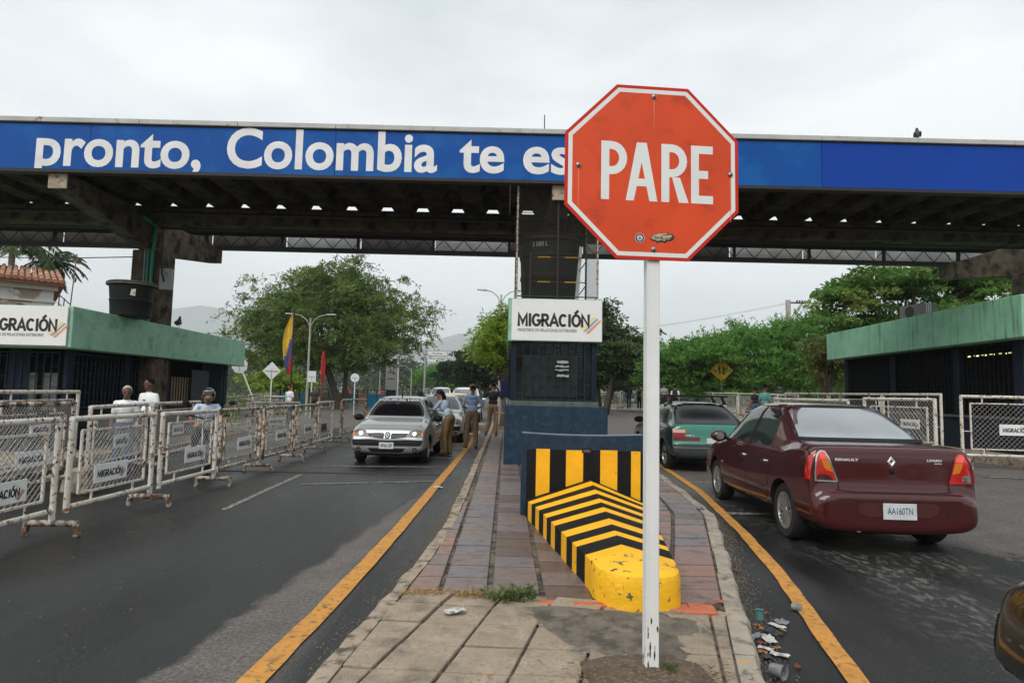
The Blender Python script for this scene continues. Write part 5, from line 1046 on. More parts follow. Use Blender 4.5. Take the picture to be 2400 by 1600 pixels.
# --- silver sedan
M_SIL = paint('silver_grey_metallic_paint', (.36, .39, .39), .45, .38)
scar = make_car('sedan_car', 'silver grey sedan facing the camera in the left lane with a woman at its window', 'car', (-2.47, 15.45, 0), R(-90.5), LOGAN, M_SIL, (.80, 3.43), scale=.95); sedan_common(scar)
def logan_front(car, plate=None, visor=None):
    F = 'front'
    for s in (1, -1):
        hl = patch(car, 'headlight', [(s*.38, .60), (s*.70, .615), (s*.785, .62), (s*.79, .66), (s*.765, .748), (s*.62, .765), (s*.50, .745), (s*.44, .67)], F, M_CLEARL, .008, res=.04, skirt=.012)
        patch(car, 'indicator_lens', [(s*.735, .625), (s*.785, .628), (s*.778, .70), (s*.758, .735), (s*.735, .738)], F, M_AMB, .011, par=hl, res=.04)
        fg = patch(car, 'fog_lamp', [(s*.62+.055*math.cos(2*math.pi*k/14), .335+.055*math.sin(2*math.pi*k/14)) for k in range(14)], F, M_TRIM, .004, res=.04); patch(car, 'fog_lens', [(s*.62+.034*math.cos(2*math.pi*k/12), .335+.034*math.sin(2*math.pi*k/12)) for k in range(12)], F, M_CLEARL, .008, res=.04, par=fg)
        patch(car, 'reflector', [(s*.60+.045*math.cos(2*math.pi*k/12), .685+.045*math.sin(2*math.pi*k/12)) for k in range(12)], F, mat('lamp_reflector', (.62, .62, .6), .2, metal=.5, var=.2, scale=40), .012, par=hl, res=.04)
        g = patch(car, 'grille', [(s*.07, .578), (s*.09, .702), (s*.47, .698), (s*.41, .615), (s*.35, .585)], F, M_TRIM, .003, res=.05, skirt=0)
        for k in range(3): strip(car, 'grille_bar', [(s*.10, .612+.027*k), (s*(.37+.03*k), .622+.026*k)], F, M_GALV, .005, .007, par=g)
    strip(car, 'grille_chrome', [(-.47, .70), (-.2, .708), (.2, .708), (.47, .70)], F, M_CHROME, .010, .006); strip(car, 'grille_lower_chrome', [(-.38, .592), (-.10, .565), (.10, .565), (.38, .592)], F, car.m, .016, .006)
    patch(car, 'grille_center', [(-.085, .565), (.085, .565), (.07, .71), (-.07, .71)], F, car.m, .009, res=.05, skirt=.006); patch(car, 'emblem_back', [(.03, .712), (.07, .64), (.03, .568), (-.03, .568), (-.07, .64), (-.03, .712)], F, M_TRIM, .0135, skirt=0, res=.05); diamond(car, (0, .64), .10, .13, F, M_WSHEET, .016)
    patch(car, 'bumper_band', [(-.74, .425), (.74, .425), (.76, .46), (.78, .545), (.40, .552), (.10, .535), (-.10, .535), (-.40, .552), (-.78, .545), (-.76, .46)], F, M_TRIM, .010, res=.06)
    patch(car, 'lower_intake', [(-.42, .375), (.42, .375), (.36, .30), (.30, .283), (-.30, .283), (-.36, .30)], F, M_SEAM, .003, skirt=0); strip(car, 'intake_lip', [(-.50, .375), (-.40, .29), (-.30, .268), (.30, .268), (.40, .29), (.50, .375)], F, M_CHROME if 0 else car.m, .03, .010)
    b = MB(); p = proj(car, F, 0, .43, 0)[0]; b.box(p.x+.012, p.x+.018, -.16, .16, .36, .50); q = b.build('number_plate', M_NPL, car.root, bevel=.004)
    if plate: plate_text(q, p.x+.0195, plate, .43, .085, .26, False, m=M_INK)
logan_front(scar, '494A1BP')
strip(scar, 'bonnet_gap', [(-.62, .985), (-.66, .92), (-.70, .80)], 'front', M_SEAM, .008, .002); strip(scar, 'bonnet_gap', [(.62, .985), (.66, .92), (.70, .80)], 'front', M_SEAM, .008, .002)
lettering(scar, 'QUIKSILVER', (0, 1.405), .92, .055, 'front', M_WSHEET, .011, bold=.02, shear=.3)
patch(scar, 'windscreen_sticker', rbox(-.04, 1.33, .09, .012, .004), 'front', mat('blue_sticker', s2l((40, 120, 190)), .4), .008, skirt=0, res=.05)
mirrors(scar, 2.86-scar.cx, .99, .86, M_TRIM); b = MB(); b.tube([(2.5-scar.cx, .02, 1.50), (2.42-scar.cx, .02, 1.63)], [.02, .005], 6); b.build('aerial', M_TRIM, scar.root)
b = MB(); b.box(scar.rear+.3, scar.front-.2, -.68, .68, .19, .26); b.build('underbody', M_WELL, scar.root)
# --- queue behind the silver car
M_WHP = paint('white_car_paint', (.62, .64, .63), .0, .3); M_YEP = paint('yellow_taxi_paint', s2l((214, 176, 70)), .0, .35); M_SILP = paint('pale_silver_paint', (.42, .44, .44), .5, .3)
c1 = make_car('sedan_car', 'pale silver sedan second in the left queue, behind the woman officer', 'car', (-2.10, 21.2, 0), R(-90), LOGAN, M_SILP, (.80, 3.43), scale=.97); sedan_common(c1, mat('greyish_glass', (.10, .11, .115), .08, var=.3, scale=2, spec=.6)); logan_front(c1); mirrors(c1, 2.86-c1.cx, .99, .86, M_SILP)
c2 = make_car('taxi_car', 'yellow taxi third in the left queue', 'car', (-2.15, 26.6, 0), R(-90), LOGAN, M_YEP, (.80, 3.43), scale=1.0); sedan_common(c2, MATS['greyish_glass']); logan_front(c2); mirrors(c2, 2.86-c2.cx, 1.0, .86, M_YEP)
SUV = [(0, .70, .45, .70, .80, .6), (.03, .84, .38, .85, .98, .66), (.08, .89, .36, 1.0, 1.25, .68), (.22, .90, .34, 1.05, 1.62, .64), (.6, .91, .32, 1.06, 1.76, .63), (1.5, .91, .3, 1.06, 1.80, .64), (2.4, .91, .3, 1.05, 1.76, .64), (2.68, .91, .3, 1.04, 1.68, .65), (3.1, .91, .3, 1.03, 1.28, .70), (3.22, .91, .3, 1.02, 1.16, .74), (3.5, .90, .32, 1.0, 1.10, .74), (4.1, .89, .36, .93, 1.02, .74), (4.25, .87, .38, .80, .90, .72), (4.32, .84, .40, .62, .70, .7), (4.38, .70, .48, .58, .64, .6)]
def suv(label, loc, m, scale=1.0, cat='car', spare=False):
    c = make_car('suv_car', label, cat, loc, R(-90), SUV, m, (.85, 3.5), r_=.36, track=.76, scale=scale); X = lambda v: v-c.cx
    patch(c, 'windscreen', [(-.66, 1.20), (.66, 1.20), (.60, 1.62), (.55, 1.66), (-.55, 1.66), (-.60, 1.62)], 'front', mat('suv_glass', (.16, .175, .18), .08, var=.4, scale=2.0, spec=.6), .004)
    for s in ('left', 'right'):
        patch(c, 'front_door_window', [(X(1.95), 1.10), (X(2.95), 1.10), (X(2.62), 1.58), (X(1.95), 1.64)], s, M_GLASSD); patch(c, 'rear_door_window', [(X(.9), 1.10), (X(1.87), 1.10), (X(1.87), 1.64), (X(1.0), 1.64)], s, M_GLASSD)
    for s in (1, -1):
        patch(c, 'headlight', [(s*.50, .84), (s*.83, .85), (s*.82, .97), (s*.56, .975)], 'front', M_CLEARL, .008); f = patch(c, 'fog_lamp', [(s*.62+.07*math.cos(2*math.pi*k/14), .56+.07*math.sin(2*math.pi*k/14)) for k in range(14)], 'front', M_TRIM, .01)
    patch(c, 'grille', [(-.44, .80), (.44, .80), (.46, .94), (-.46, .94)], 'front', M_TRIM, .005); patch(c, 'lower_bumper', [(-.6, .42), (.6, .42), (.55, .52), (-.55, .52)], 'front', M_TRIM, .005)
    b = MB(); p = proj(c, 'front', 0, .66, 0)[0]; b.box(p.x+.01, p.x+.02, -.16, .16, .60, .74); b.build('number_plate', M_NPL, c.root); mirrors(c, X(2.85), 1.15, .90, m)
    for s in (1, -1): b = MB(); b.tube([(X(.5), s*.6, 1.80), (X(2.4), s*.6, 1.80)], .02, 6); b.build('roof_rail', M_TRIM, c.root)
    return c
suv('white pickup-like SUV fourth in the left queue, behind the yellow taxi', (-2.15, 34.5, H(0, 34)), M_WHP); suv('farther white SUV with silver windscreen, fifth in the left queue', (-4.7, 46.5, H(0, 46)), M_WHP, .98)
# --- green hatchback in front of the maroon car
M_GRN = paint('green_car_paint', s2l((40, 118, 100)), .25, .35, coat=.8); M_GRND = paint('shaded_green_car_paint', s2l((16, 44, 40)), .3, .3)  # second green is for the body: dark side reflections put into its colour
HATCH = [(0, .68, .36, .50, .54, .56), (.02, .79, .30, .54, .60, .6), (.06, .82, .28, .58, .64, .64), (.075, .825, .28, .75, .86, .64), (.10, .83, .27, .87, .955, .64), (.18, .835, .26, .90, .985, .64), (.34, .84, .26, .905, 1.06, .63), (.80, .84, .25, .90, 1.34, .57), (.98, .84, .25, .90, 1.395, .555), (1.5, .84, .24, .895, 1.42, .555), (2.1, .84, .24, .89, 1.40, .555), (2.35, .84, .24, .88, 1.33, .56), (2.85, .84, .24, .87, .98, .66), (3.2, .83, .25, .84, .90, .66), (3.9, .81, .27, .74, .80, .62), (4.05, .78, .3, .56, .62, .6), (4.12, .66, .36, .5, .54, .5)]
gc = make_car('hatchback_car', 'green hatchback with roof bars ahead of the maroon car', 'car', (4.30, 15.15, .0), R(90), HATCH, M_GRND, (.78, 3.25), r_=.29, track=.70, scale=1.04, spokes=5)
X = lambda v: v-gc.cx
patch(gc, 'tailgate', [(-.80, .57), (.80, .57), (.80, .88), (.74, .955), (-.74, .955), (-.80, .88)], 'rear', M_GRN, .004, res=.06)
patch(gc, 'rear_window', [(-.68, .965), (.68, .965), (.585, 1.32), (.52, 1.368), (-.52, 1.368), (-.585, 1.32)], 'rear', M_GLASSD, .005)
for s in ('left', 'right'):
    patch(gc, 'door_window', [(X(1.35), .93), (X(2.65), .92), (X(2.2), 1.30), (X(1.40), 1.34)], s, M_GLASSD); patch(gc, 'quarter_window', [(X(.75), .95), (X(1.27), .935), (X(1.30), 1.33), (X(1.02), 1.31)], s, M_GLASSD)
for s in (1, -1):
    tl = patch(gc, 'tail_lamp', [(s*.50, .66), (s*.79, .66), (s*.79, .86), (s*.50, .86)] if 0 else [(s*.54, .70), (s*.80, .70), (s*.795, .86), (s*.54, .86)], 'rear', mat('dull_red_lens', s2l((130, 34, 32)), .3), .010, res=.05)
    patch(gc, 'pale_lens', [(s*.55, .785), (s*.79, .785), (s*.785, .85), (s*.55, .85)], 'rear', mat('pale_pink_lens', s2l((196, 160, 148)), .2, var=.1), .013, par=tl, res=.05)
    patch(gc, 'reflector', [(s*.26, .625), (s*.79, .625), (s*.80, .70), (s*.26, .70)], 'rear', mat('dark_red_reflector', s2l((90, 22, 20)), .3), .009, res=.06)
patch(gc, 'rear_bumper', [(-.80, .34), (.80, .34), (.80, .56), (-.80, .56)], 'rear', mat('grey_black_bumper', (.025, .03, .03), .6), .010, res=.08); strip(gc, 'bumper_line', [(-.79, .50), (.79, .50)], 'rear', M_GALV, .008, .014)
lettering(gc, 'RENAULT', (.46, .735), .20, .022, 'rear', M_CHROME, .012, sx=-1); diamond(gc, (0, .885), .05, .055, 'rear', M_CHROME, .008)
b = MB(); p = proj(gc, 'rear', -.02, .64, 0)[0]; b.box(p.x-.03, p.x-.02, -.19, .14, .575, .69); np2 = b.build('number_plate', M_NPL, gc.root); plate_text(np2, p.x-.032, 'XKJ 104', .632, .06, .24, True, y0=-.02, m=M_INK) if 0 else None
for x in (1.1, 1.75):
    o = bpy.data.objects.new('roof_bar', None); COL.objects.link(o); o.parent = gc.root
    b = MB(); b.box(X(x)-.03, X(x)+.03, -.66, .66, 1.50, 1.54); b.build('bar', M_TRIM, o)
    for s in (1, -1): b = MB(); b.hexa([(X(x)-.04, s*.60-.04, 1.34), (X(x)+.04, s*.60-.04, 1.34), (X(x)+.04, s*.60+.04, 1.34), (X(x)-.04, s*.60+.04, 1.34)], [(X(x)-.02, s*.52-.02, 1.53), (X(x)+.02, s*.52-.02, 1.53), (X(x)+.02, s*.52+.02, 1.53), (X(x)-.02, s*.52+.02, 1.53)]); b.build('bar_foot', M_TRIM, o)
mirrors(gc, X(2.62), .95, .83, M_TRIM, (.09, .25, .14), M_GLASSD); b = MB(); b.box(gc.rear+.3, gc.front-.2, -.64, .64, .20, .27); b.build('underbody', M_WELL, gc.root)
# --- olive car just entering at the lower right
M_OLI = paint('dark_olive_paint', (.030, .027, .017), .3, .3)
c = at(2372, 1480, 2.75)
oc = make_car('hatchback_car', 'dark olive car nose just entering at the lower right corner', 'car', (c.x+.865, c.y-1.74, 0), R(87), LOGAN, M_OLI, (.80, 3.43)); sedan_common(oc); patch(oc, 'front_bumper', [(-.76, .28), (.76, .28), (.78, .56), (.4, .57), (-.4, .57), (-.78, .56)], 'front', M_TRIM, .008); strip(oc, 'bumper_trim', [(-.76, .47), (.76, .47)], 'front', M_GALV, .012, .012)
for s in (1, -1): patch(oc, 'headlight', [(s*.42, .61), (s*.66, .62), (s*.64, .74), (s*.50, .735)], 'front', M_CLEARL, .006)
mirrors(oc, 2.86-oc.cx, .99, .86, M_OLI)
# ------------------------------------------------------------------ people
SKIN = {k: mat('skin_'+k, c, .6, var=.08, scale=20) for k, c in (('brown', (.19, .095, .055)), ('tan', (.30, .165, .10)), ('dark', (.12, .06, .037)))}
def cloth(n, c, var=.14): return mat('cloth_'+n, s2l(c), .85, var=var, scale=9, bump=.9, bscale=13)
C_WHITE, C_LBLUE, C_KHAKI, C_NAVY, C_JEANS, C_GREY, C_TEAL, C_RED, C_PLAID, C_DGREY, C_KHAKI2 = cloth('white', (226, 228, 230)), cloth('light_blue', (150, 172, 206)), cloth('khaki_brown', (124, 104, 80)), cloth('black_navy', (24, 24, 30)), cloth('jeans', (52, 78, 108)), cloth('grey', (118, 124, 128)), cloth('teal', (100, 160, 152)), cloth('red', (176, 60, 44)), cloth('plaid', (130, 100, 100), .5), cloth('dark_grey', (52, 54, 56)), cloth('olive_brown', (124, 102, 68))
C_PALE = cloth('pale_blue', (186, 200, 220)); C_SHOE = mat('shoe_dark', (.02, .018, .016), .6); C_SHOEW = mat('shoe_white', (.6, .6, .6), .6); C_BOOT = mat('boot_brown', (.10, .055, .03), .7)
M_HAIRK = mat('hair_black', (.008, .0065, .006), .9, spec=.1, var=.3, scale=60); M_HAIRG = mat('hair_grey', (.38, .37, .35), .7, var=.25, scale=60); M_EYE = mat('eye_dark', (.012, .009, .008), .2)
STAND = dict(pelvis=(0, 0, .95), waist=(0, .0, 1.08), chest=(0, .0, 1.28), neck=(0, 0, 1.44), head=(0, .02, 1.60), shl=(-.165, 0, 1.375), ell=(-.215, -.015, 1.11), wrl=(-.225, .05, .87), shr=(.165, 0, 1.375), elr=(.215, -.015, 1.11), wrr=(.225, .05, .87),
             hil=(-.09, 0, .92), knl=(-.10, .02, .50), anl=(-.105, -.01, .085), hir=(.09, 0, .92), knr=(.10, .02, .50), anr=(.105, -.01, .085), tol=(-.115, .16, .03), tor=(.115, .16, .03), face=(0, 1, 0))
def person(label, loc, rz, pose=None, h=1.72, skin='brown', top=None, leg=None, shoe=None, hair='short', hairm=None, sleeve='short', vox=.013, female=False, group=None, hat=None, z=None, extra=None, belly=0):
    J = dict(STAND); J.update(pose or {}); J = {k: Vector(v) for k, v in J.items()}; s = h/1.72
    o = thing('person', label, 'person', (loc[0], loc[1], H(*loc) if z is None else z), rz, group); o.scale = (s, s, s)
    segs = []; b = MB()
    def cap(a, c, r0, r1, zone, n=10):
        a, c = Vector(a), Vector(c); d = (c-a); L_ = d.length or 1e-4; u = d/L_
        pts = [a-u*r0*.98, a-u*r0*.75, a-u*r0*.35, a, a+(c-a)*.5, c, c+u*r1*.35, c+u*r1*.75, c+u*r1*.98]; rr = [r0*.12, r0*.66, r0*.94, r0, (r0+r1)/2, r1, r1*.94, r1*.66, r1*.12]
        b.tube(pts, rr, n); segs.append((a, c, (r0+r1)/2, zone))
    def ell(c, r, zone): b.ball(c, r, 14, 9); segs.append((Vector(c), Vector(c)+Vector((0, 0, 1e-3)), sum(r)/3, zone))
    up = (J['chest']-J['pelvis']).normalized(); sw = 1 if not female else .92
    ell(J['pelvis'], (.165 if not female else .175, .118, .12), 'leg'); ell(J['waist'], (.158*sw, .105+belly, .13), 'top'); ell(J['chest'], (.175*sw, .115, .165), 'top'); ell(J['chest'].lerp(J['neck'], .5), (.145*sw, .085, .075), 'top')
    if female: ell(J['chest']+Vector((0, .07, -.02)), (.13, .075, .075), 'top')
    cap(J['neck']-up*.03, J['neck'].lerp(J['head'], .6), .056, .052, 'skin'); f = Vector(J['face']).normalized(); rt_ = f.cross(Vector((0, 0, 1))).normalized()
    ell(J['head']+Vector((0, 0, .025)), (.078, .094, .098), 'skin'); ell(J['head']+f*.022+Vector((0, 0, -.055)), (.056, .062, .062), 'skin'); cap(J['head']+f*.085+Vector((0, 0, .012)), J['head']+f*.103+Vector((0, 0, -.016)), .010, .014, 'skin', 8)
    for sd in (1, -1): ell(J['head']+rt_*.078*sd+Vector((0, 0, -.005)), (.014, .022, .032), 'skin')
    for sd in ('l', 'r'):
        S_, E_, W_ = J['sh'+sd], J['el'+sd], J['wr'+sd]; slv = {'short': .55, 'long': 2, 'none': 0}[sleeve]
        cap(J['neck']-up*.045, S_, .048, .052, 'top')
        if slv == .55: m_ = S_.lerp(E_, .62); cap(S_, m_, .055, .054, 'top'); cap(m_, E_, .043, .040, 'skin')
        else: cap(S_, E_, .052, .044, 'top' if slv else 'skin')
        cap(E_, W_, .042, .030, 'top' if slv == 2 else 'skin')
        d = (W_-E_).normalized(); sd_ = d.cross(Vector((0, 1, 0)) if abs(d.y) < .8 else Vector((0, 0, 1))).normalized(); n_ = d.cross(sd_)
        cap(W_+d*.02, W_+d*.075, .030, .034, 'skin', 8)
        for k in range(4): q = W_+d*.085+sd_*(.0165*(k-1.5)); cap(q, q+d*(.065, .08, .075, .055)[k]*.6+n_*.006, .0095, .009, 'skin', 6); cap(q+d*(.065, .08, .075, .055)[k]*.6+n_*.006, q+d*(.065, .08, .075, .055)[k]+n_*.028, .009, .008, 'skin', 6)
        q = W_+d*.03-sd_*.03; cap(q, q+d*.055-sd_*.022+n_*.012, .011, .009, 'skin', 6)
        h_, k_, a_, t_ = J['hi'+sd], J['kn'+sd], J['an'+sd], J['to'+sd]
        cap(h_, k_, .098, .078, 'leg'); cap(k_, a_+(k_-a_)*.08, .076, .066, 'leg'); cap(a_+Vector((0, 0, -.03)), t_, .045, .040, 'shoe'); ell(a_+(a_-t_)*.2+Vector((0, 0, -.04)), (.042, .05, .042), 'shoe')
    me = b.mesh('body', [M_EYE], fixn=True); ob = bpy.data.objects.new('body', me); md = ob.modifiers.new('r', 'REMESH'); md.mode = 'VOXEL'; md.voxel_size = vox; md.use_smooth_shade = True
    sm = ob.modifiers.new('s', 'SMOOTH'); sm.factor = .5; sm.iterations = 2; me2 = evaluated(ob); bpy.data.objects.remove(ob)
    me2.materials.clear(); mm = {'skin': 0, 'top': 1, 'leg': 2, 'shoe': 3}
    for m in (SKIN[skin], top, leg, shoe or C_SHOE): me2.materials.append(m)
    n = len(me2.polygons); c = np.empty(n*3, np.float32); me2.polygons.foreach_get('center', c); c = c.reshape(-1, 3); best = np.full(n, 1e9); idx = np.zeros(n, np.int32)
    for a, e, r_, zone in segs:
        a_, d_ = np.array(a), np.array(e-a); t = np.clip(((c-a_)@d_)/max(1e-9, d_@d_), 0, 1); ds = np.linalg.norm(c-(a_+t[:, None]*d_), axis=1)-r_; k = ds < best; best[k] = ds[k]; idx[k] = mm[zone]
    me2.polygons.foreach_set('material_index', idx); body = link('body', me2, o)
    hc = J['head']+Vector((0, 0, .03))
    for sd in (1, -1): e = MB(); e.ball(J['head']+f*.082+rt_*.032*sd+Vector((0, 0, .012)), .011, 8, 6); e.build('eye', M_EYE, body)
    hm = hairm or M_HAIRK
    if hair:
        e = MB(); vs = []; fs = []; nu, nv = 16, 7
        ang = math.atan2(f.x, f.y)
        for j in range(nv+1):
            th = (R(100) if hair != 'long' else R(112))*j/nv
            for i in range(nu):
                ph = 2*math.pi*i/nu; fr_ = math.cos(ph); t2 = th*(1-.48*max(0, fr_)); q = Vector((math.sin(ph)*.088, math.cos(ph)*.103, 0)); v = Vector((math.sin(t2)*q.x, math.sin(t2)*q.y, math.cos(t2)*.108)); v = Matrix.Rotation(-ang, 3, 'Z') @ v; vs.append(hc+v-f*.006)
        for j in range(nv):
            for i in range(nu): i2 = (i+1) % nu; fs.append((j*nu+i, j*nu+i2, (j+1)*nu+i2, (j+1)*nu+i))
        e.add(vs, fs)
        if hair == 'long' or hair == 'tail': e.tube([hc-f*.09+Vector((0, 0, .0)), hc-f*.14+Vector((0, 0, -.12)), hc-f*.13+Vector((0, 0, -.34)), hc-f*.12+Vector((0, 0, -.48))], [.045, .055, .05, .015], 10)
        e.build('hair', hm, o, smooth=70)
    if hat == 'cap' or hat == 'khaki_cap':
        cm = C_NAVY if hat == 'cap' else C_KHAKI; e = MB(); e.lathe([(.092, -.005), (.098, .03), (.088, .075), (.055, .105), (0, .115)], 18, hc+Vector((0, 0, .0))); ct = hc+f*.09+Vector((0, 0, .0))
        e.hexa([ct-rt_*.075, ct+rt_*.075, ct+rt_*.055+f*.09-Vector((0, 0, .015)), ct-rt_*.055+f*.09-Vector((0, 0, .015))], [ct-rt_*.075+Vector((0, 0, .012)), ct+rt_*.075+Vector((0, 0, .012)), ct+rt_*.055+f*.09-Vector((0, 0, .005)), ct-rt_*.055+f*.09-Vector((0, 0, .005))]); e.build('cap', cm, o, smooth=50)
    if hat == 'helmet':
        e = MB(); e.ball(hc+Vector((0, -.01, .01)), (.135, .155, .15), 20, 14); hl = e.build('helmet', mat('black_gloss_helmet', (.008, .008, .009), .12, coat=1), o, smooth=60)
        e = MB(); e.ball(J['head']+f*.075+Vector((0, 0, -.02)), (.085, .10, .075), 14, 10); e.build('face_opening', SKIN[skin], o, smooth=60); e = MB(); e.ball(hc+f*.062+Vector((0, 0, .075)), (.115, .10, .05), 14, 8); e.build('visor', mat('grey_visor', (.10, .11, .11), .1, coat=1), hl, smooth=60)
    return o, J
walk = lambda k=1: dict(knl=(-.10, .12*k, .52), anl=(-.10, .18*k, .10), tol=(-.11, .33*k if k > 0 else -.02, .05), knr=(.10, .0, .50), anr=(.10, -.22*k, .12), tor=(.11, -.06 if k > 0 else .3, .03), wrl=(-.24, -.14*k, .92), wrr=(.24, .18*k, .93))
# two men in white shirts at the left
P1, _ = person('grey haired man in a white polo and jeans behind the left barriers', (-6.75, 11.35), R(200), dict(head=(-.02, .06, 1.585), face=(-.15, 1, -.3)), 1.55, 'dark', C_WHITE, C_JEANS, C_SHOE, 'short', M_HAIRG, belly=.02)
P2, _ = person('tall man in a white T-shirt standing behind the grey haired man', (-7.05, 12.6), R(165), dict(face=(.35, 1, 0)), 1.70, 'dark', C_WHITE, C_NAVY)
b = MB(); b.box(-.03, .03, .122, .124, 1.28, 1.30); b.build('shirt_print', M_INK, P2)
# officers
sit = None
P3, _ = person('woman officer in a navy cap leaning to the silver car window', (-1.42, 15.75), R(62), dict(pelvis=(0, -.06, .95), waist=(0, 0, 1.07), chest=(0, .10, 1.25), neck=(0, .19, 1.40), head=(0, .27, 1.54), face=(0, 1, -.35), shl=(-.16, .14, 1.35), shr=(.16, .14, 1.35), ell=(-.20, .30, 1.16), wrl=(-.10, .50, 1.18), elr=(.19, .28, 1.14), wrr=(.10, .50, 1.16), hil=(-.09, -.05, .92), hir=(.09, -.05, .92)), 1.66, 'tan', C_PALE, C_OLIVE if 0 else C_KHAKI2, C_BOOT, 'tail', None, 'long', .012, True, hat='cap')
P4, _ = person('officer in a light blue shirt with a printed back and khaki cap', (-.93, 17.9), R(2), dict(wrl=(-.16, .22, 1.08), ell=(-.27, .02, 1.15), wrr=(.16, .22, 1.08), elr=(.27, .02, 1.15), knl=(-.13, .02, .5), anl=(-.15, 0, .085), tol=(-.18, .15, .03)), 1.78, 'brown', C_LBLUE, C_KHAKI, C_BOOT, 'short', None, 'long', .012, hat='khaki_cap')
b = MB(); stroke_text(b, 'MIGRACIÓN', -.115, .115, 1.325, 1.36, -.135); b.build('lettering', M_INK, P4, fixn=False)
P5, _ = person('person in a black vest holding a phone to the ear behind the stool', (-.42, 21.2), R(-10), dict(elr=(.30, .05, 1.22), wrr=(.12, .06, 1.55), ell=(-.30, .08, 1.25), wrl=(-.14, .10, 1.56), knl=(-.12, .05, .5), anl=(-.2, -.05, .09), tol=(-.24, .1, .03)), 1.74, 'tan', C_NAVY, C_KHAKI, C_SHOE, 'short', None, 'long', .013, z=.15)
# pedestrians
P6, _ = person('man in a dark jacket with white shoes walking at left beyond the barriers', (-5.05, 47.5), R(150), walk(1), 1.76, 'brown', C_NAVY, C_DGREY, C_SHOEW, 'short', None, 'long', .02); 
P7, _ = person('woman in a dark jacket walking beside the man in white shoes', (-6.3, 47.0), R(170), walk(-1), 1.64, 'tan', C_NAVY, C_JEANS, C_SHOEW, 'tail', None, 'long', .02, True)
P8, _ = person('person in a white shirt standing behind the fallen barriers at left', (-9.35, 27.5), R(150), None, 1.72, 'brown', C_WHITE, C_JEANS, vox=.02)
P9, _ = person('person in a dark top looking over the boards beside the flag pole', (-9.9, 33.0), R(190), None, 1.68, 'tan', C_DGREY, C_NAVY, vox=.02)
zr = H(9, 44)+.17
P10, _ = person('pedestrian with a red and blue backpack and jeans by the far right barriers', (8.75, 45.0), R(-20), walk(1), 1.76, 'brown', C_NAVY, C_JEANS, vox=.02, z=zr)
def backpack(o, m1, m2): 
    b = MB(); b.box(-.14, .14, -.28, -.10, 1.02, 1.46); bp = b.build('backpack', m1, o, bevel=.05); b = MB(); b.box(-.09, .09, -.305, -.278, 1.06, 1.24); b.build('backpack_pocket', m2, bp, bevel=.02)
backpack(P10, cloth('blue_bag', (50, 80, 140)), C_RED)
P11, _ = person('shorter pedestrian in a plaid shirt beside the one with the backpack', (9.35, 44.3), R(-10), walk(-1), 1.52, 'tan', C_PLAID, C_NAVY, C_SHOEW, 'tail', None, 'long', .02, True, z=zr)
P12, _ = person('pedestrian in blue partly hidden by the stop sign pole', (10.1, 43.3), R(-15), walk(1), 1.66, 'brown', cloth('dull_blue', (90, 110, 140)), C_DGREY, vox=.02, z=zr)
P13, _ = person('man in a grey sleeveless vest walking beyond the green car', (8.3, 33.2), R(-30), walk(1), 1.78, 'brown', C_GREY, C_NAVY, sleeve='none', vox=.018, z=H(9, 33)+.15)
P14, _ = person('person in a white T-shirt with a dark backpack beyond the green car', (9.0, 33.6), R(-20), walk(-1), 1.66, 'brown', C_WHITE, C_NAVY, vox=.018, z=H(9, 33)+.15); backpack(P14, C_NAVY, C_DGREY)
P15, _ = person('man in a teal shirt beside the barriers above the maroon car', (9.15, 22.3), R(-60), None, 1.76, 'brown', C_TEAL, C_JEANS, vox=.016)
P16, _ = person('person in blue jeans standing between the barrier post and the teal shirt man', (11.25, 28.5), R(20), None, 1.72, 'brown', C_NAVY, C_JEANS, vox=.018)
P17, _ = person('person in red far down the road by the motorcycles', (-12.2, 62), R(190), None, 1.72, 'brown', C_RED, C_NAVY, vox=.025)
for i, (x, y, c, l) in enumerate([(-16.3, 66, C_RED, 'person in a dark red top waiting near the big tree trunk'), (-14.4, 64, cloth('dark_green', (50, 70, 50)), 'person in dark green far behind the silver car'), (-13.0, 66, cloth('beige', (170, 150, 125)), 'person in beige far behind the silver car'), (-8.6, 64, C_DGREY, 'dark dressed person with a helmet among the far motorcycles')]):
    person(l, (x, y), R(180+30*i), None, 1.7, 'brown', c, C_DGREY, vox=.028)
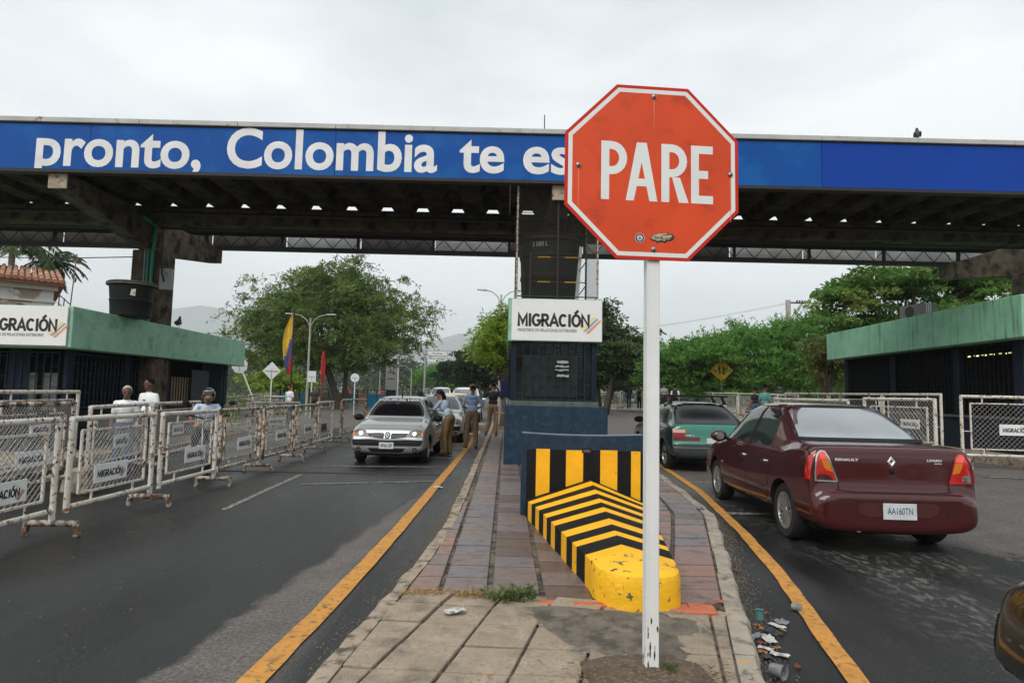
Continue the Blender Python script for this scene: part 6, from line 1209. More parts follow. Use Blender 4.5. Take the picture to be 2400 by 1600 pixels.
# ------------------------------------------------------------------ motorcycles
M_ENG = mat('engine_metal', (.28, .28, .28), .35, metal=.8, var=.2, scale=20); M_TANKP = mat('dark_tank_paint', (.02, .022, .03), .2, coat=1)
def motorcycle(label, loc, rz, lod=1, group=None):
    o = thing('motorcycle', label, 'motorcycle', (loc[0], loc[1], H(*loc)), rz, group)          # forward +x
    for x in (-.64, .64):
        w_ = bpy.data.objects.new('wheel', None); COL.objects.link(w_); w_.parent = o; w_.location = (x, 0, .30)
        b = MB(); n = 24; b.lathe([(.24, -.04), (.29, -.045), (.305, 0), (.29, .045), (.24, .04), (.24, -.04)], n, axis='y'); b.build('tyre', M_RUBBER, w_, smooth=50)
        b = MB(); b.lathe([(.245, -.025), (.245, .025), (.225, .02), (.225, -.02), (.245, -.025)], n, axis='y'); b.lathe([(0, -.05), (.05, -.05), (.05, .05), (0, .05)], 12, axis='y')
        for k in range(10): a = 2*math.pi*k/10; b.tube([(0, 0, 0), (.235*math.cos(a), 0, .235*math.sin(a))], .006, 4)
        b.build('rim', M_ENG, w_)
    b = MB(); 
    for s in (-.085, .085): b.tube([(.64, s, .30), (.40, s, .92)], .022, 8)
    b.build('front_fork', M_ENG, o, smooth=50); b = MB(); b.tube([(.38, -.36, 1.02), (.32, -.30, 1.04), (.40, -.08, .98), (.40, .08, .98), (.32, .30, 1.04), (.26, .36, 1.02)], .014, 8); b.build('handlebar', M_TRIM, o, smooth=50)
    b = MB(); b.ball((.52, 0, .86), (.09, .095, .095), 16, 10); hl = b.build('headlight', M_TRIM, o, smooth=60); b = MB(); b.ball((.575, 0, .86), (.045, .085, .085), 16, 10); b.build('lens', M_CLEARL, hl, smooth=60)
    for s in (-1, 1):
        b = MB(); b.ball((.48, s*.20, .86), (.035, .045, .03), 10, 6); b.tube([(.46, s*.06, .86), (.47, s*.17, .86)], .008, 5); b.build('indicator', M_AMB, o, smooth=60)
        b = MB(); b.tube([(.32, s*.28, 1.04), (.36, s*.36, 1.24)], .006, 5); b.ball((.35, s*.38, 1.27), (.015, .065, .045), 10, 6); b.build('mirror', M_TRIM, o, smooth=60)
    b = MB(); b.ball((.10, 0, .80), (.29, .14, .13), 16, 10); b.build('fuel_tank', M_TANKP, o, smooth=60); b = MB(); b.hexa([(-.62, -.11, .74), (-.10, -.13, .70), (-.10, .13, .70), (-.62, .11, .74)], [(-.64, -.10, .82), (-.10, -.11, .78), (-.10, .11, .78), (-.64, .10, .82)]); b.build('seat', M_TRIM, o, bevel=.02)
    b = MB(); b.box(-.18, .22, -.12, .12, .30, .58); b.lathe([(.11, -.14), (.11, .14)], 14, (.0, 0, .36), axis='y'); b.build('engine', M_ENG, o, bevel=.02); b = MB(); b.tube([(.2, -.13, .5), (.26, -.14, .3), (0, -.16, .24), (-.7, -.17, .34)], [.022, .025, .03, .045], 8); b.build('exhaust', M_CHROME, o, smooth=50)
    b = MB(); b.tube([(.40, 0, .92), (.1, 0, .62), (-.1, 0, .62), (-.64, 0, .30)], .03, 8); b.tube([(-.1, 0, .66), (-.62, 0, .72)], .025, 8); b.build('frame', M_TRIM, o); b = MB(); b.ball((-.68, 0, .74), (.05, .07, .04), 10, 6); b.build('tail_light', M_REDL, o)
    b = MB(); vs = []; n = 10
    for k in range(n+1):
        a = R(20+120*k/n)
        for s in (-.06, .06): vs.append((.64+.335*math.cos(a), s, .30+.335*math.sin(a)))
    b.add(vs, [(2*k, 2*k+1, 2*k+3, 2*k+2) for k in range(n)]); b.build('front_mudguard', M_TANKP, o, smooth=60); return o
motorcycle('dark motorcycle with a round headlight behind the left barriers', (-5.55, 11.9), R(-62))
RID = dict(pelvis=(0, 0, .86), waist=(0, .03, .98), chest=(0, .09, 1.18), neck=(0, .14, 1.34), head=(0, .18, 1.49), shl=(-.18, .11, 1.30), shr=(.18, .11, 1.30), ell=(-.30, .26, 1.08), elr=(.30, .26, 1.08), wrl=(-.30, .50, 1.02), wrr=(.30, .50, 1.02), hil=(-.10, .0, .84), hir=(.10, 0, .84), knl=(-.20, .38, .68), knr=(.20, .38, .68), anl=(-.20, .16, .32), anr=(.20, .16, .32), tol=(-.20, .32, .27), tor=(.20, .32, .27))
hd = R(-62); off = Vector((math.cos(hd), math.sin(hd)))*-.28
person('motorcycle rider in a black helmet and pale shirt behind the left barriers', (-5.55+off.x, 11.9+off.y), hd-R(90), RID, 1.58, 'brown', C_PALE, C_NAVY, C_SHOE, None, None, 'short', .014, hat='helmet', z=.0)
for i, (x, y, a) in enumerate([(-9.4, 62, -80), (-8.4, 63, -95), (-7.6, 61, -110)]): motorcycle(['far motorcycle in the road, leftmost of three', 'far motorcycle in the road, middle of three', 'far motorcycle in the road, rightmost of three by the white SUV'][i], (x, y), R(a), group='motorcycles far down the left lane')
# ------------------------------------------------------------------ stool, water bottle, pigeons
M_WOOD = mat('light_wood', s2l((176, 128, 78)), .6, var=.15, scale=12)
ST = thing('wooden_stool', 'tall light wooden stool beside the central booth', 'stool', (-.13, 20.6, .15)); b = MB(); b.box(-.19, .19, -.16, .16, .74, .78); b.build('seat', M_WOOD, ST, bevel=.008)
for sx in (-1, 1):
    for sy in (-1, 1): b = MB(); b.hexa([(sx*.21-.02, sy*.17-.02, 0), (sx*.21+.02, sy*.17-.02, 0), (sx*.21+.02, sy*.17+.02, 0), (sx*.21-.02, sy*.17+.02, 0)], [(sx*.14-.02, sy*.11-.02, .74), (sx*.14+.02, sy*.11-.02, .74), (sx*.14+.02, sy*.11+.02, .74), (sx*.14-.02, sy*.11+.02, .74)]); b.build('leg', M_WOOD, ST)
b = MB(); b.box(-.17, .17, -.15, -.13, .24, .28); b.box(-.17, .17, .13, .15, .24, .28); b.box(-.18, -.16, -.14, .14, .34, .38); b.box(.16, .18, -.14, .14, .34, .38); b.build('stretcher', M_WOOD, ST)
BX = thing('wall_cabinet', 'dark blue cabinet on a post beside the booth, above the stool', 'cabinet', (-.02, 20.1, .15)); b = MB(); b.box(-.15, .15, -.14, .14, 1.27, 1.82); b.build('case', mat('dark_blue_plastic', s2l((20, 30, 78)), .5), BX, bevel=.02); b = MB(); b.tube([(.1, 0, 0), (.1, 0, 1.27)], .03, 8); b.build('post', M_DARKST, BX)
M_BIRD = mat('pigeon_grey', (.035, .036, .042), .7, var=.3, scale=40)
def pigeon(label, loc, rz):
    o = thing('pigeon', label, 'pigeon', loc, rz); b = MB()
    b.tube([(-.20, 0, .05), (-.13, 0, .075), (-.06, 0, .11), (0, 0, .15), (.045, 0, .20), (.06, 0, .25), (.065, 0, .285), (.085, 0, .295), (.105, 0, .29)], [.012, .03, .058, .07, .055, .033, .028, .026, .008], 12); b.build('body', M_BIRD, o, smooth=60)
    for s in (1, -1):
        b = MB(); b.ball((-.05, s*.055, .125), (.12, .02, .05), 10, 6); b.build('wing', M_BIRD, o, smooth=60); b = MB(); b.tube([(0, s*.025, .10), (.005, s*.025, .0), (.035, s*.025, .004)], .006, 5); b.build('leg', mat('bird_leg', (.2, .07, .06), .7), o)
    b = MB(); b.tube([(.10, 0, .29), (.125, 0, .283)], [.007, .002], 6); b.build('beak', M_BLACK, o)
p_ = at(2150, 322, 12.72); pigeon('pigeon perched on top of the canopy edge', (p_.x, 12.72, 6.975), R(60)); pigeon('pigeon on the left booth roof beside the column', (-8.80, 16.9, 3.12), R(100))
# ------------------------------------------------------------------ trees
def quads_mesh(name, V, m):
    """V: (n,4,3) array of leaf quads"""
    n = len(V); me = bpy.data.meshes.new(name); me.vertices.add(n*4); me.vertices.foreach_set('co', V.reshape(-1).astype(np.float32)); me.loops.add(n*4); me.loops.foreach_set('vertex_index', np.arange(n*4, dtype=np.int32))
    me.polygons.add(n); me.polygons.foreach_set('loop_start', np.arange(0, n*4, 4, dtype=np.int32)); me.polygons.foreach_set('loop_total', np.full(n, 4, np.int32)); me.materials.append(m); me.update(calc_edges=True); return me
def unit(a): return a/np.maximum(1e-9, np.linalg.norm(a, axis=-1, keepdims=True))
def leaves(P, D, ln, wd, rng, jl=.35):
    """leaf quads at P pointing along D"""
    n = len(P); side = unit(np.cross(D, rng.normal(size=(n, 3)))); L_ = ln*(1+jl*rng.uniform(-1, 1, (n, 1))); W_ = wd*(1+jl*rng.uniform(-1, 1, (n, 1))); nrm = np.cross(D, side)
    return np.stack([P, P+D*L_*.5+side*W_*.5+nrm*W_*.12, P+D*L_, P+D*L_*.5-side*W_*.5+nrm*W_*.12], 1)
def crown_points(ells, nclump, rng, shell=.55):
    """clump centres biased to the outside of a union of ellipsoids"""
    vol = np.array([e[1][0]*e[1][1]*e[1][2] for e in ells])**(2/3); pr = vol/vol.sum(); out = []
    for k in rng.choice(len(ells), nclump, p=pr):
        c, r_ = ells[k]; d = unit(rng.normal(size=3)); d[2] = d[2] if d[2] > -.55 else -d[2]*.6; t = 1-shell*rng.random()**1.6; out.append(np.array(c)+d*np.array(r_)*t*(1+.16*rng.normal()))
    return np.array(out)
def tree(name, label, base, trunk_r, ells, nclump, per, spread, ln, wd, m, seed, droop=.35, trunk_m=None, group=None, fork=1.6, ntrunk=1, style='tuft'):
    rng = np.random.default_rng(seed); rnd = random.Random(seed); o = thing(name, label, 'tree', base, 0, group); bx = np.array(base); z0 = base[2]
    C_ = crown_points(ells, nclump, rng)-bx
    cen = np.mean([np.array(e[0]) for e in ells], 0)-bx; b = MB(); k = 0
    tops = []
    for i in range(ntrunk):
        a = 2*math.pi*i/max(1, ntrunk)+.4; t0 = Vector((.35*trunk_r*3*math.cos(a), .35*trunk_r*3*math.sin(a), -.2)) if ntrunk > 1 else Vector((0, 0, -.2)); tp = Vector((cen[0]*.5+(.9*math.cos(a) if ntrunk > 1 else 0), cen[1]*.5+(.9*math.sin(a) if ntrunk > 1 else 0), max(fork, cen[2]*.55)))
        b.tube([t0, t0.lerp(tp, .45)+Vector((rnd.uniform(-.12, .12), 0, 0)), tp], [trunk_r*1.15, trunk_r*.85, trunk_r*.62], 9); tops.append(tp)
    sel = C_[rng.choice(len(C_), min(len(C_), 26), replace=False)]
    for q in sel:
        q = Vector(q); tp = min(tops, key=lambda t: (t-q).length); md = tp.lerp(q, .5)+Vector((rnd.uniform(-.3, .3), rnd.uniform(-.3, .3), .12*(q-tp).length)); b.tube([tp, md, q], [trunk_r*.42, trunk_r*.22, .015], 6, cap=False)
    b.build('trunk', trunk_m or M_BARK, o, smooth=70)
    n = nclump*per; ci = np.repeat(np.arange(nclump), per); sz = spread*(.65+.7*rng.random(nclump))[ci][:, None]
    if style == 'tuft':
        d = unit(rng.normal(size=(n, 3))); d[:, 2] = np.abs(d[:, 2])*.8-.25; P = C_[ci]+d*sz*(rng.random((n, 1))**.45)*np.array([1, 1, .62]); D = unit(d*.9+rng.normal(size=(n, 3))*.55+np.array([0, 0, -droop]))
    else:       # feathery sprays: leaflets along arching twigs
        ntw = max(1, per//14); tw = rng.integers(0, ntw, n); td = unit(rng.normal(size=(nclump*ntw, 3))); td[:, 2] = np.abs(td[:, 2])*.55+.02; td = unit(td); T = td[ci*ntw+tw]; s = rng.random((n, 1)); P = C_[ci]+T*sz*s*1.25+np.array([0, 0, -1])*(sz*s*s*droop)+rng.normal(size=(n, 3))*.035; D = unit(T*.7+rng.normal(size=(n, 3))*.6+np.array([0, 0, -droop*1.1])*s)
    cr = link('crown', quads_mesh('crown', leaves(P, D, ln, wd, rng), m), o); return o
M_BARK = mat('bark', (.085, .065, .048), .9, var=.3, scale=9, bump=.5, bscale=20); M_BARKP = mat('pale_bark', (.26, .22, .18), .9, var=.25, scale=7, bump=.4, bscale=20)
def leafm(n, c, c2, tr=.35): return mat('leaf_'+n, c, .55, var=.3, scale=.9, col2=c2, thr=(.52, .70), cscale=.55, isl=.35, trans=tr, spec=.3)
LF1 = leafm('feathery', (.105, .175, .040), (.30, .30, .085), .5); LF2 = leafm('yellow_green', (.20, .31, .036), (.42, .42, .06), .45); LF3 = leafm('dark', (.058, .105, .036), (.14, .17, .06), .4); LF4 = leafm('bright', (.105, .25, .044), (.21, .36, .075), .45); LF5 = leafm('clumpy', (.105, .215, .042), (.33, .37, .09), .45); LF6 = leafm('hazy', (.07, .10, .055), (.10, .13, .08)); LFD = leafm('very_dark', (.020, .042, .016), (.04, .07, .025))
E3 = lambda cx, cy, cz, rx, ry, rz: ((cx, cy, cz), (rx, ry, rz))
tree('broad_tree', 'huge feathery broad tree behind the flags at left', (-11.8, 46, 0), .24, [E3(-12.8, 46, 6.2, 6.6, 5, 3.9), E3(-9.9, 45.5, 4.6, 2.6, 3.2, 2.4), E3(-16.4, 46, 5.2, 3.2, 3.2, 2.6), E3(-12.6, 46, 8.6, 3.8, 3.2, 2.3), E3(-14.5, 45, 3.6, 4.2, 3, 1.8)], 600, 150, 1.05, .28, .078, LF1, 1, .75, style='spray', fork=2.6, ntrunk=3)
tree('street_tree', 'bright yellow green tree just left of the central booth', (-.15, 27.5, .1), .14, [E3(-.25, 27.5, 3.9, 1.25, 1.3, 1.35), E3(.35, 27.6, 4.1, 1.3, 1.3, 1.2), E3(-.75, 27.3, 3.0, .75, .8, .8)], 150, 80, .52, .22, .055, LF2, 2, .6, style='spray', fork=1.5)
tree('street_tree', 'dark green tree right of the central booth with several trunks', (6.4, 42, .3), .22, [E3(6.2, 42, 4.6, 2.4, 2.2, 2.3), E3(8.2, 42, 4.2, 1.9, 2, 1.9), E3(5.2, 42, 3.4, 2.4, 2, 1.6), E3(6.0, 42, 6.7, 1.2, 1.2, 1.1), E3(7.6, 42.5, 2.5, 2.2, 1.6, 1.1)], 330, 85, .66, .21, .12, LF3, 3, .2, ntrunk=4, fork=1.7)
for i, (b0, el, nc, l) in enumerate([((11.2, 39, .3), [E3(10.6, 39, 3.4, 2.3, 2, 1.35), E3(12.2, 39, 3.9, 2.0, 2, 1.3), E3(10.2, 39.5, 2.1, 2.2, 1.6, 1.2), E3(12.6, 40, 2.2, 2.0, 1.4, 1.2)], 150, 'spreading bright green tree right of the stop sign pole'), ((15.0, 40, .3), [E3(14.2, 40, 4.4, 2.5, 2.2, 1.2), E3(16.2, 40, 4.9, 2.2, 2.2, 1.2), E3(15, 39.5, 3.2, 3.4, 2, 1.5), E3(13.8, 38.9, 2.1, 1.9, 1.3, 1.1), E3(16.6, 39, 2.2, 2.4, 1.3, 1.2)], 200, 'layered bright green tree behind the yellow diamond sign'), ((19.0, 40, .3), [E3(18.6, 40, 5.2, 2.4, 2.4, 1.6), E3(18, 39, 3.4, 3, 2.2, 1.6), E3(19.5, 38.5, 2.2, 2.6, 1.4, 1.3)], 150, 'bright green tree at the left end of the right booth')]):
    tree('spreading_tree', l, b0, .16, el, nc, 190, .74, .22, .07, LF4, 20+i, .10, style='spray', fork=1.6, ntrunk=2)
tree('broad_tree', 'clumpy green tree rising over the right booth roof', (17.5, 28, .3), .28, [E3(15.2, 28, 5.9, 1.4, 1.4, 1.0), E3(17.2, 28, 6.6, 1.8, 1.8, 1.15), E3(19.6, 28, 6.9, 2.2, 2, 1.3), E3(22.4, 28.5, 6.7, 2.2, 2, 1.4), E3(16.6, 28, 4.8, 2.3, 1.8, 1.0), E3(20.2, 28, 5.2, 3, 2, 1.2), E3(14.0, 27.6, 4.9, .7, .7, .55)], 330, 110, .55, .21, .105, LF5, 5, .25, fork=2.6)
tree('hanging_shrub', 'yellowish hanging shrub beside the corner of the right booth', (12.3, 24.6, .3), .06, [E3(12.4, 24.6, 3.2, .65, .6, .9), E3(12.9, 24.8, 2.6, .7, .6, .9)], 50, 80, .36, .18, .06, leafm('olive_yellow', (.11, .13, .03), (.20, .17, .04)), 6, .9, style='spray', fork=1.2)
for i, (b0, el, nc, mm, l) in enumerate([((-5.6, 74, .2), [E3(-5.6, 74, 3.6, 2.6, 2, 2.4), E3(-3.4, 74, 3.0, 2.2, 2, 2.1)], 110, LFD, 'dark tree at the roadside under the overhead sign'), ((-9.5, 92, .2), [E3(-9.5, 92, 3.2, 4.2, 2.5, 2.4), E3(-5, 92, 3.5, 3, 2.5, 2.6)], 130, LF4, 'rounded green tree beyond the far cars'), ((-19, 120, .2), [E3(-20, 120, 4, 6, 3, 4), E3(-13, 122, 4, 6, 3, 3.6)], 130, LF6, 'hazy tree behind the information pylon'), ((-22.5, 62, -.3), [E3(-22.5, 62, 1.9, 2.4, 2, 1.5), E3(-20.4, 62, 1.5, 1.5, 1.5, 1.2)], 90, LF2, 'light green bush left of the diamond sign'), ((-2.2, 56, .2), [E3(-2.2, 56, 3.0, 1.9, 1.6, 1.9), E3(-.4, 55, 3.4, 1.8, 1.6, 2.2)], 120, LFD, 'very dark tree behind the man in the blue shirt'), ((2.5, 60, .2), [E3(2.5, 60, 3.2, 3, 2, 2.6)], 90, LF3, 'dark tree hidden behind the central booth')]):
    tree('roadside_tree' if i != 3 else 'bush', l, b0, .2, el, nc, 60, .85, .40, .20, mm, 40+i, .2, fork=1.2)
rng = np.random.default_rng(77)                 # far-off woods that read as one mass
cl = np.concatenate([np.stack([rng.uniform(-120, -16, 700), rng.uniform(120, 200, 700), rng.uniform(0, 1, 700)**.7*8.0], 1), np.stack([rng.uniform(10, 110, 500), rng.uniform(62, 110, 500), rng.uniform(0, 1, 500)**.7*6.0], 1), np.stack([rng.uniform(-70, 70, 420), rng.uniform(-75, -38, 420), rng.uniform(0, 1, 420)**.7*8.5], 1), np.stack([rng.uniform(-16, 10, 120), rng.uniform(140, 190, 120), rng.uniform(0, 1, 120)*7.5], 1)])
n = len(cl)*95; ci = np.repeat(np.arange(len(cl)), 95); d = unit(rng.normal(size=(n, 3))); wd = quads_mesh('distant_wood', leaves(cl[ci]+d*1.9*rng.random((n, 1))**.4, unit(d+rng.normal(size=(n, 3))*.6), .55, .32, rng), LF6); dw = link('distant_wood', wd); dw['kind'] = 'stuff'; dw['label'] = 'far-off dark green woods beyond the lanes'; dw['category'] = 'woods'
rng = np.random.default_rng(78); n = 26000; P = np.stack([rng.uniform(-60, -11.5, n), rng.uniform(24, 75, n), np.full(n, -.42)], 1); D = unit(np.stack([rng.normal(size=n)*.35, rng.normal(size=n)*.35, np.ones(n)], 1))
gm = link('verge_grass', quads_mesh('verge_grass', leaves(P, D, .75, .16, rng), leafm('grass', (.085, .15, .03), (.17, .17, .06)))); gm['kind'] = 'stuff'; gm['label'] = 'tall bright grass beyond the left barriers'; gm['category'] = 'grass'
# palms
M_FROND = leafm('palm', (.055, .10, .035), (.12, .14, .05), .3)
def palm(label, base, top, nf, ln, seed):
    rng = np.random.default_rng(seed); o = thing('palm_tree', label, 'palm tree', base); t = Vector(top)-Vector(base); b = MB(); b.tube([(0, 0, -.2), t*.5+Vector((.1, 0, 0)), t], [.20, .15, .12], 10); b.build('trunk', M_BARKP, o, smooth=60)
    for k in range(nf):
        a = 2*math.pi*k/nf+rng.uniform(-.2, .2); el = rng.uniform(-.15, 1.1); u = Vector((math.cos(a), math.sin(a), 0)); pts = []; p = t.copy(); d = (u*math.cos(el)+Vector((0, 0, math.sin(el)))).normalized()
        for i in range(12): pts.append(p.copy()); p = p+d*(ln/11); d = (d+Vector((0, 0, -.16))).normalized()
        Pq, Dq = [], []; side = u.cross(Vector((0, 0, 1)))
        for i in range(1, 12):
            for j in range(7):
                q = pts[i-1].lerp(pts[i], j/7)
                for s in (1, -1): dd = (pts[i]-pts[i-1]).normalized()*.55+side*s*.8+Vector((0, 0, -.45+rng.uniform(-.15, .15))); Pq.append(q); Dq.append(dd.normalized())
        V = leaves(np.array(Pq), np.array(Dq), ln*.22, .05, rng, .2); link('frond', quads_mesh('frond', V, M_FROND), o)
        b = MB(); b.tube(pts, [.025]*6+[.012]*6, 5, cap=False); b.build('frond_stem', M_FROND, o)
pa, pb = at(30, 568, 27), at(122, 622, 31); palm('large palm whose fronds hang over the tiled roof at left', (pa.x, 27, -.3), (pa.x, 27, pa.z), 15, 2.5, 3); palm('smaller palm at the right end of the tiled roof', (pb.x, 31, -.3), (pb.x, 31, pb.z), 13, 1.7, 4)

# ------------------------------------------------------------------ old house at far left
M_PEEL = mat('peeling_white_wall', (.62, .62, .60), .9, var=.06, scale=2, col2=(.36, .29, .23), thr=(.555, .585), cscale=.9, detail=6); M_TILE = mat('red_clay_tiles', (.40, .21, .13), .85, var=.3, scale=5, col2=(.50, .40, .33), thr=(.55, .66), cscale=3)
HS = thing('old_house', 'old white house with peeling walls, arches and red tiled roof at left', 'house', (-17.3, 24, 0), R(38)); tz = at(127, 672, 24).z
b = MB(); b.box(-13, 0, 0, 9, -.5, tz); b.build('wall', M_PEEL, HS); b = MB(); b.box(-13.1, .12, -.14, -.0, tz-.16, tz); b.box(-13.1, .10, -.06, 0, tz-.62, tz-.55); b.build('cornice', mat('cream_cornice', (.60, .58, .54), .9, var=.1), HS)
b = MB(); b.hexa([(-13.3, -.35, tz), (.3, -.35, tz), (.3, 9.3, tz), (-13.3, 9.3, tz)], [(-13.3, -.35, tz+.14), (.3, -.35, tz+.14), (-1.5, 4.5, tz+1.25), (-13.3, 4.5, tz+1.25)]); rf = b.build('roof', mat('orange_eave', s2l((140, 84, 58)), .8, var=.15), HS)
b = MB(); x = -13.2; rr = random.Random(5)
while x < .25:
    for k in range(5): y0, y1 = -.42+k*.98, -.36+(k+1)*1.0; z_ = lambda y: tz+.16+(y+.35)*.229; j = rr.uniform(-.01, .01); b.tube([(x, y0, z_(y0)+.03+j), (x, y1, z_(y1)+.0+j)], [.085, .07], 7)
    x += .2
t_ = b.build('roof_tiles', M_TILE, rf); t_['kind'] = 'stuff'
for i, x in enumerate((-.95, -2.25, -3.5, -4.8, -6.1)):
    b = MB(); wz = at(127, 716, 24).z-.45; n = 12; pl = [(x-.36, -.03, 1.0), (x+.36, -.03, 1.0)]+[(x+.36*math.cos(math.pi*k/n), -.03, wz+.42*math.sin(math.pi*k/n)) for k in range(n+1)]; b.prism(pl, (0, .06, 0)); wn = b.build('arched_window', M_WIN, HS); b = MB(); b.add([(x+r_*math.cos(math.pi*k/n), -.035, wz+(r_+.06)*math.sin(math.pi*k/n)) for r_ in (.36, .43) for k in range(n+1)], [(k, k+1, n+2+k, n+1+k) for k in range(n)]); b.build('arch_trim', M_PEEL, wn)
b = MB()
for p, q in (((.15, 0, tz-1.6), (.18, 0, tz-.3)), ((.5, -.1, tz-1.6), (.62, -.1, tz+1.35)), ((.15, 0, tz-.6), (.55, -.1, tz-1.0)), ((.18, 0, tz-.3), (.55, -.1, tz-.65)), ((.3, 0, tz-1.6), (.34, 0, tz-.4))): b.tube([p, q], .022, 5)
b.build('iron_railing', mat('rust_pink_iron', (.22, .10, .09), .8), HS); b = MB(); b.hexa([(-3, -2.2, 1.55), (.2, -2.2, 1.55), (.2, 0, 1.9), (-3, 0, 1.9)], [(-3, -2.2, 1.68), (.2, -2.2, 1.68), (.2, 0, 2.05), (-3, 0, 2.05)]); b.build('awning', M_TILE, HS)

# ------------------------------------------------------------------ hills
rng = np.random.default_rng(9); xs_ = np.linspace(-7000, 5000, 90); base = np.interp(xs_, [-7000, -3500, -2400, -1950, -1500, -1100, -600, -280, 150, 700, 1600, 5000], [350, 420, 330, 395, 405, 300, 250, 330, 270, 200, 190, 230])
def fr(x, s): return sum(math.sin(x*.0021*2**k+s*k)*24/2**k for k in range(5))
vs = []; fs = []; nr = 9
for j in range(nr):
    t = j/(nr-1)
    for i, x in enumerate(xs_): vs.append((x, 3300-900*(1-t)+120*math.sin(x*.003+j), -.5+(base[i]+fr(x, 1.3))*t**1.15+(rng.normal()*9*t if j < nr-1 else 0)))
nx_ = len(xs_); fs = [(j*nx_+i, j*nx_+i+1, (j+1)*nx_+i+1, (j+1)*nx_+i) for j in range(nr-1) for i in range(nx_-1)]
vs += [(x, 4600, -.5) for x in xs_]; fs += [((nr-1)*nx_+i, (nr-1)*nx_+i+1, nr*nx_+i+1, nr*nx_+i) for i in range(nx_-1)]
vs = [(p[0]*1.35, p[1]*1.35, p[2]*1.35+.17 if p[2] > 0 else p[2]) for p in vs]
b = MB(); b.add(vs, fs); structure(b.build('hills', mat('forest_hills', (.065, .085, .06), .95, var=.3, scale=.01), smooth=80, fixn=False))

# ------------------------------------------------------------------ weeds, dry grass, litter
rng = np.random.default_rng(12); WD = thing('weed', 'small green weed growing in the joint of the paving', 'plant', (.02, 4.43, .15))
b = MB(); n = 60; P = []; D = []
for k in range(26):
    a = rng.uniform(0, 2*math.pi); r_ = rng.uniform(.06, .2); q = Vector((r_*math.cos(a)*1.25, r_*math.sin(a)*.5, rng.uniform(.03, .09))); b.tube([(0, 0, 0), q*.5+Vector((0, 0, .02)), q], .0022, 4, cap=False)
    for i in range(16): t = rng.uniform(.3, 1.05); P.append(np.array(q)*t+rng.normal(size=3)*.012); D.append(unit(np.array([math.cos(a), math.sin(a), rng.uniform(-.2, .7)])+rng.normal(size=3)*.6))
b.build('stems', mat('weed_stem', (.12, .13, .05), .8), WD); P = np.array(P); P[:, 2] = np.maximum(P[:, 2], .006); link('leaves', quads_mesh('leaves', leaves(P, np.array(D), .034, .017, rng), leafm('weed', (.10, .16, .05), (.20, .24, .10))), WD)
n = 1500; P = np.stack([rng.uniform(-.72, .05, n), 4.53+rng.normal(size=n)*.03, np.full(n, .146)], 1); P = P[(np.abs(np.sin(P[:, 0]*9))+rng.random(n)*.5) > .55]; D = unit(rng.normal(size=(len(P), 3))*np.array([1, .8, .3])+np.array([0, 0, .35]))
dg = link('dry_grass', quads_mesh('dry_grass', leaves(P, D, .055, .004, rng), mat('straw', (.34, .21, .09), .8, var=.35, scale=30))); dg['kind'] = 'stuff'; dg['label'] = 'dry straw-coloured grass along the edge of the tiles'; dg['category'] = 'dry grass'
n = 1600; P = np.stack([rng.normal(size=n)*.17+.76, rng.normal(size=n)*.10+3.27, np.full(n, .165)], 1); P = P[(P[:, 1] < 3.47)]; D = unit(rng.normal(size=(len(P), 3))*np.array([1, 1, .25])+np.array([0, 0, .12]))
dg = link('dead_roots', quads_mesh('dead_roots', leaves(P, D, .05, .005, rng), mat('dead_roots', (.17, .11, .065), .9, var=.4, scale=30))); dg['kind'] = 'stuff'; dg['label'] = 'dead roots and chaff round the foot of the stop sign pole'; dg['category'] = 'dead roots'
SW = thing('weed', 'tiny weed sprig at the foot of the stop sign pole', 'plant', (.84, 3.27, .19)); P = rng.normal(size=(60, 3))*.02; P[:, 2] = np.abs(P[:, 2])*.8; link('leaves', quads_mesh('leaves', leaves(P, unit(rng.normal(size=(60, 3))+np.array([0, 0, .5])), .022, .010, rng), MATS['leaf_weed']), SW); b = MB(); b.tube([(0, 0, -.03), (0, 0, .03)], .003, 4); b.build('stem', MATS['weed_stem'], SW)
rc2 = random.Random(21)
M_PAP = mat('white_paper', (.50, .50, .49), .8, var=.2, scale=30, col2=(.20, .17, .13), thr=(.5, .65), cscale=22); M_PLAS = mat('clear_plastic', (.34, .36, .37), .3, var=.35, scale=30, trans=.4); M_BAG = mat('black_bag', (.03, .032, .038), .3, var=.4, scale=40); M_TCUP = mat('teal_cup', s2l((76, 120, 122)), .5, var=.1); M_OLF = mat('orange_dry_leaf', s2l((158, 104, 50)), .8, var=.3, scale=40); M_RLF = mat('red_brown_scrap', s2l((116, 56, 38)), .8, var=.3, scale=40); M_BLS = mat('blue_scrap', s2l((60, 140, 200)), .6)
def crumple(label, name, cat, px, w_, l_, m, rot=0, hgt=.02, z=0, seed=0):
    p = gr(px[0], px[1], z+.01); o = thing(name, label, cat, (p.x, p.y, z+.004), R(rot)); r_ = random.Random(seed+7); n = 6; b = MB(); vs = [((i/n-.5)*l_*(1+.1*r_.uniform(-1, 1)), (j/n-.5)*w_*(1+.15*r_.uniform(-1, 1))*(1-.25*abs(i/n-.5)), .004+hgt*r_.random()) for i in range(n+1) for j in range(n+1)]
    b.add(vs, [(i*(n+1)+j, (i+1)*(n+1)+j, (i+1)*(n+1)+j+1, i*(n+1)+j+1) for i in range(n) for j in range(n)]); b.build(cat.replace(' ', '_')+'_sheet', m, o, smooth=30, fixn=False)
def cup(label, px, r0, r1, h, m, lie=True, rot=0, z=0):
    p = gr(px[0], px[1], z+.01); o = thing('plastic_cup', label, 'cup', (p.x, p.y, z+(r1 if lie else .002)), R(rot)); b = MB(); b.lathe([(0, 0), (r0, 0), (r1, h), (r1+.004, h+.004), (r1-.003, h), (r0-.003, .004), (0, .004)], 20); c_ = b.build('cup_body', m, o, smooth=40)
    if lie: c_.rotation_euler = (R(90), 0, 0)
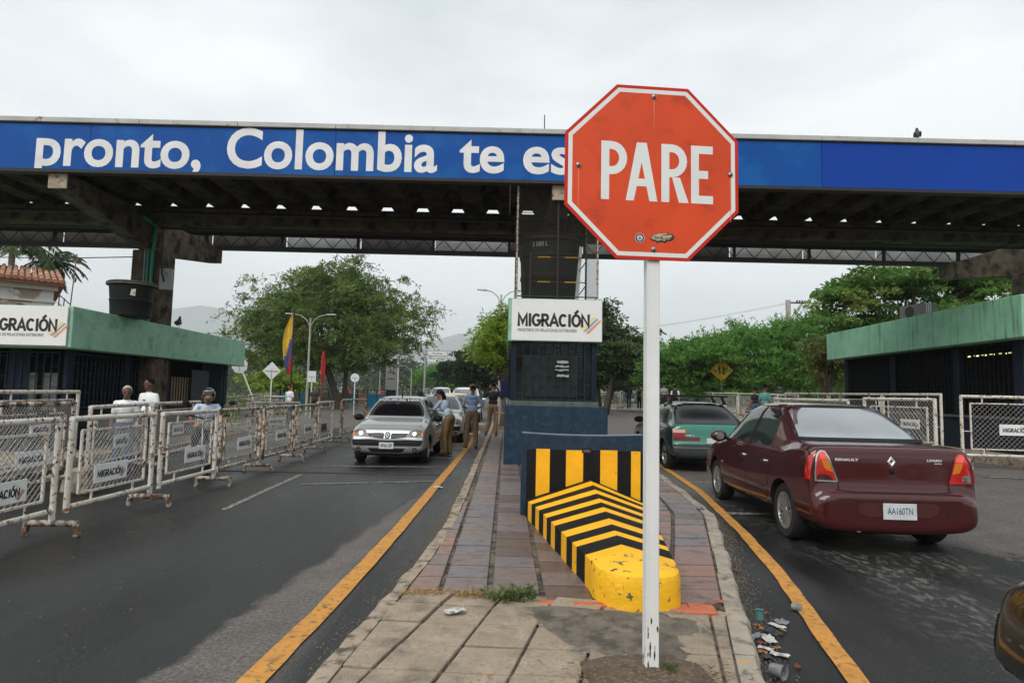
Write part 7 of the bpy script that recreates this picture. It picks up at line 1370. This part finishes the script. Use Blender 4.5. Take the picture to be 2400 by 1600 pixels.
L4 = lambda x, y: (1700+x/3.36, 1200+y/3.36)
cup('teal plastic cup standing upside down in the right gutter', L4(270, 830), .030, .024, .06, M_TCUP, False); cup('clear plastic cup lying beside the yellow line', L4(520, 760), .022, .028, .065, M_PLAS, True, 60); cup('big white plastic cup lying nearest the camera in the gutter', L4(360, 1270), .030, .040, .075, M_PLAS, True, 40)
for i, (px, w_, l_, m, nm, ct, l) in enumerate([(L4(445, 862), .10, .09, M_PLAS, 'plastic_wrapper', 'wrapper', 'crinkled clear wrapper at the top of the litter pile'), (L4(405, 890), .06, .12, M_PAP, 'paper_scrap', 'paper', 'white torn paper beside the clear wrapper'), (L4(375, 945), .10, .12, M_BAG, 'plastic_bag', 'bag', 'black plastic bag scrap in the middle of the litter'), (L4(345, 995), .08, .14, M_PAP, 'paper_scrap', 'paper', 'crumpled white paper below the black bag scrap'), (L4(235, 980), .05, .18, M_PLAS, 'plastic_strip', 'plastic strip', 'long translucent plastic strip against the right kerb'), (L4(320, 1070), .05, .09, M_PAP, 'paper_scrap', 'paper', 'folded white paper strip beside an orange leaf'), (L4(428, 1118), .06, .11, M_PAP, 'food_lid', 'lid', 'flat white food lid near the end of the litter'), (L4(330, 1140), .06, .08, M_BAG, 'plastic_bag', 'bag', 'small black bag scrap above the big white cup'), (L4(370, 1082), .012, .035, M_BLS, 'blue_scrap', 'scrap', 'tiny bright blue scrap among the papers'), (L4(320, 790), .03, .05, M_RLF, 'snack_wrapper', 'wrapper', 'red and white snack wrapper behind the teal cup')]): crumple(l, nm, ct, px, w_, l_, m, rc2.uniform(0, 180), .016 if m in (M_BAG, M_PLAS) else .009, seed=i)
for i, (px, m, l) in enumerate([(L4(240, 890), M_OLF, 'yellow dry leaf at the top left of the litter'), (L4(285, 915), M_OLF, 'yellow dry leaf left of the black bag scrap'), (L4(455, 930), M_OLF, 'orange dry leaf right of the white torn paper'), (L4(400, 1068), M_OLF, 'bright orange dry leaf beside the blue scrap'), (L4(295, 1100), M_OLF, 'orange dry leaf left of the food lid'), (L4(420, 1212), M_RLF, 'red brown leaf beside the big white cup'), (L4(570, 1215), M_RLF, 'lone red brown leaf right of the litter'), (L4(80, 465), M_RLF, 'small brown leaf near the top of the right gutter'), (L4(295, 1028), M_RLF, 'reddish leaf under the crumpled paper')]): crumple(l, 'dry_leaf', 'leaf', px, .03, .055, m, rc2.uniform(0, 180), .014, seed=30+i)
crumple('yellow leaf lying on the right kerb stone', 'dry_leaf', 'leaf', (1100+1725/2.94, 1300+322/2.94), .035, .07, M_OLF, 20, .015, .15, 50); crumple('white paper scrap lying on the concrete slabs', 'paper_scrap', 'paper', (1066, 1432), .075, .14, M_PAP, 25, .02, .152, 51); crumple('small white paper on the left lane beside the yellow line', 'paper_scrap', 'paper', (1028, 1142), .10, .16, M_PAP, -20, .02, 0, 52); crumple('grey crushed plastic on the right kerb by the maroon car', 'plastic_scrap', 'plastic', (1641, 1190), .08, .14, M_PLAS, 30, .03, .15, 53)
crumple('small dark leaf on the concrete slabs near the bottom edge', 'dry_leaf', 'leaf', (1147, 1583), .02, .03, M_OLF, 40, .01, .152, 54)
# ------------------------------------------------------------------ air
HAZE = 1
if HAZE:
    b = MB(); b.box(-9900, 7300, -400, 6700, -3, 720); hz_ = b.build('haze', None)
    hm = bpy.data.materials.new('haze'); hm.use_nodes = True; t = hm.node_tree; t.nodes.clear(); o = N(t, 'ShaderNodeOutputMaterial'); v = N(t, 'ShaderNodeVolumePrincipled'); v.inputs['Color'].default_value = (.93, .96, 1, 1); v.inputs['Density'].default_value = .00028; v.inputs['Anisotropy'].default_value = .2
    t.links.new(v.outputs[0], o.inputs['Volume']); hz_.data.materials.clear(); hz_.data.materials.append(hm); hz_['kind'] = 'stuff'
bpy.data.scenes.remove(TMP)
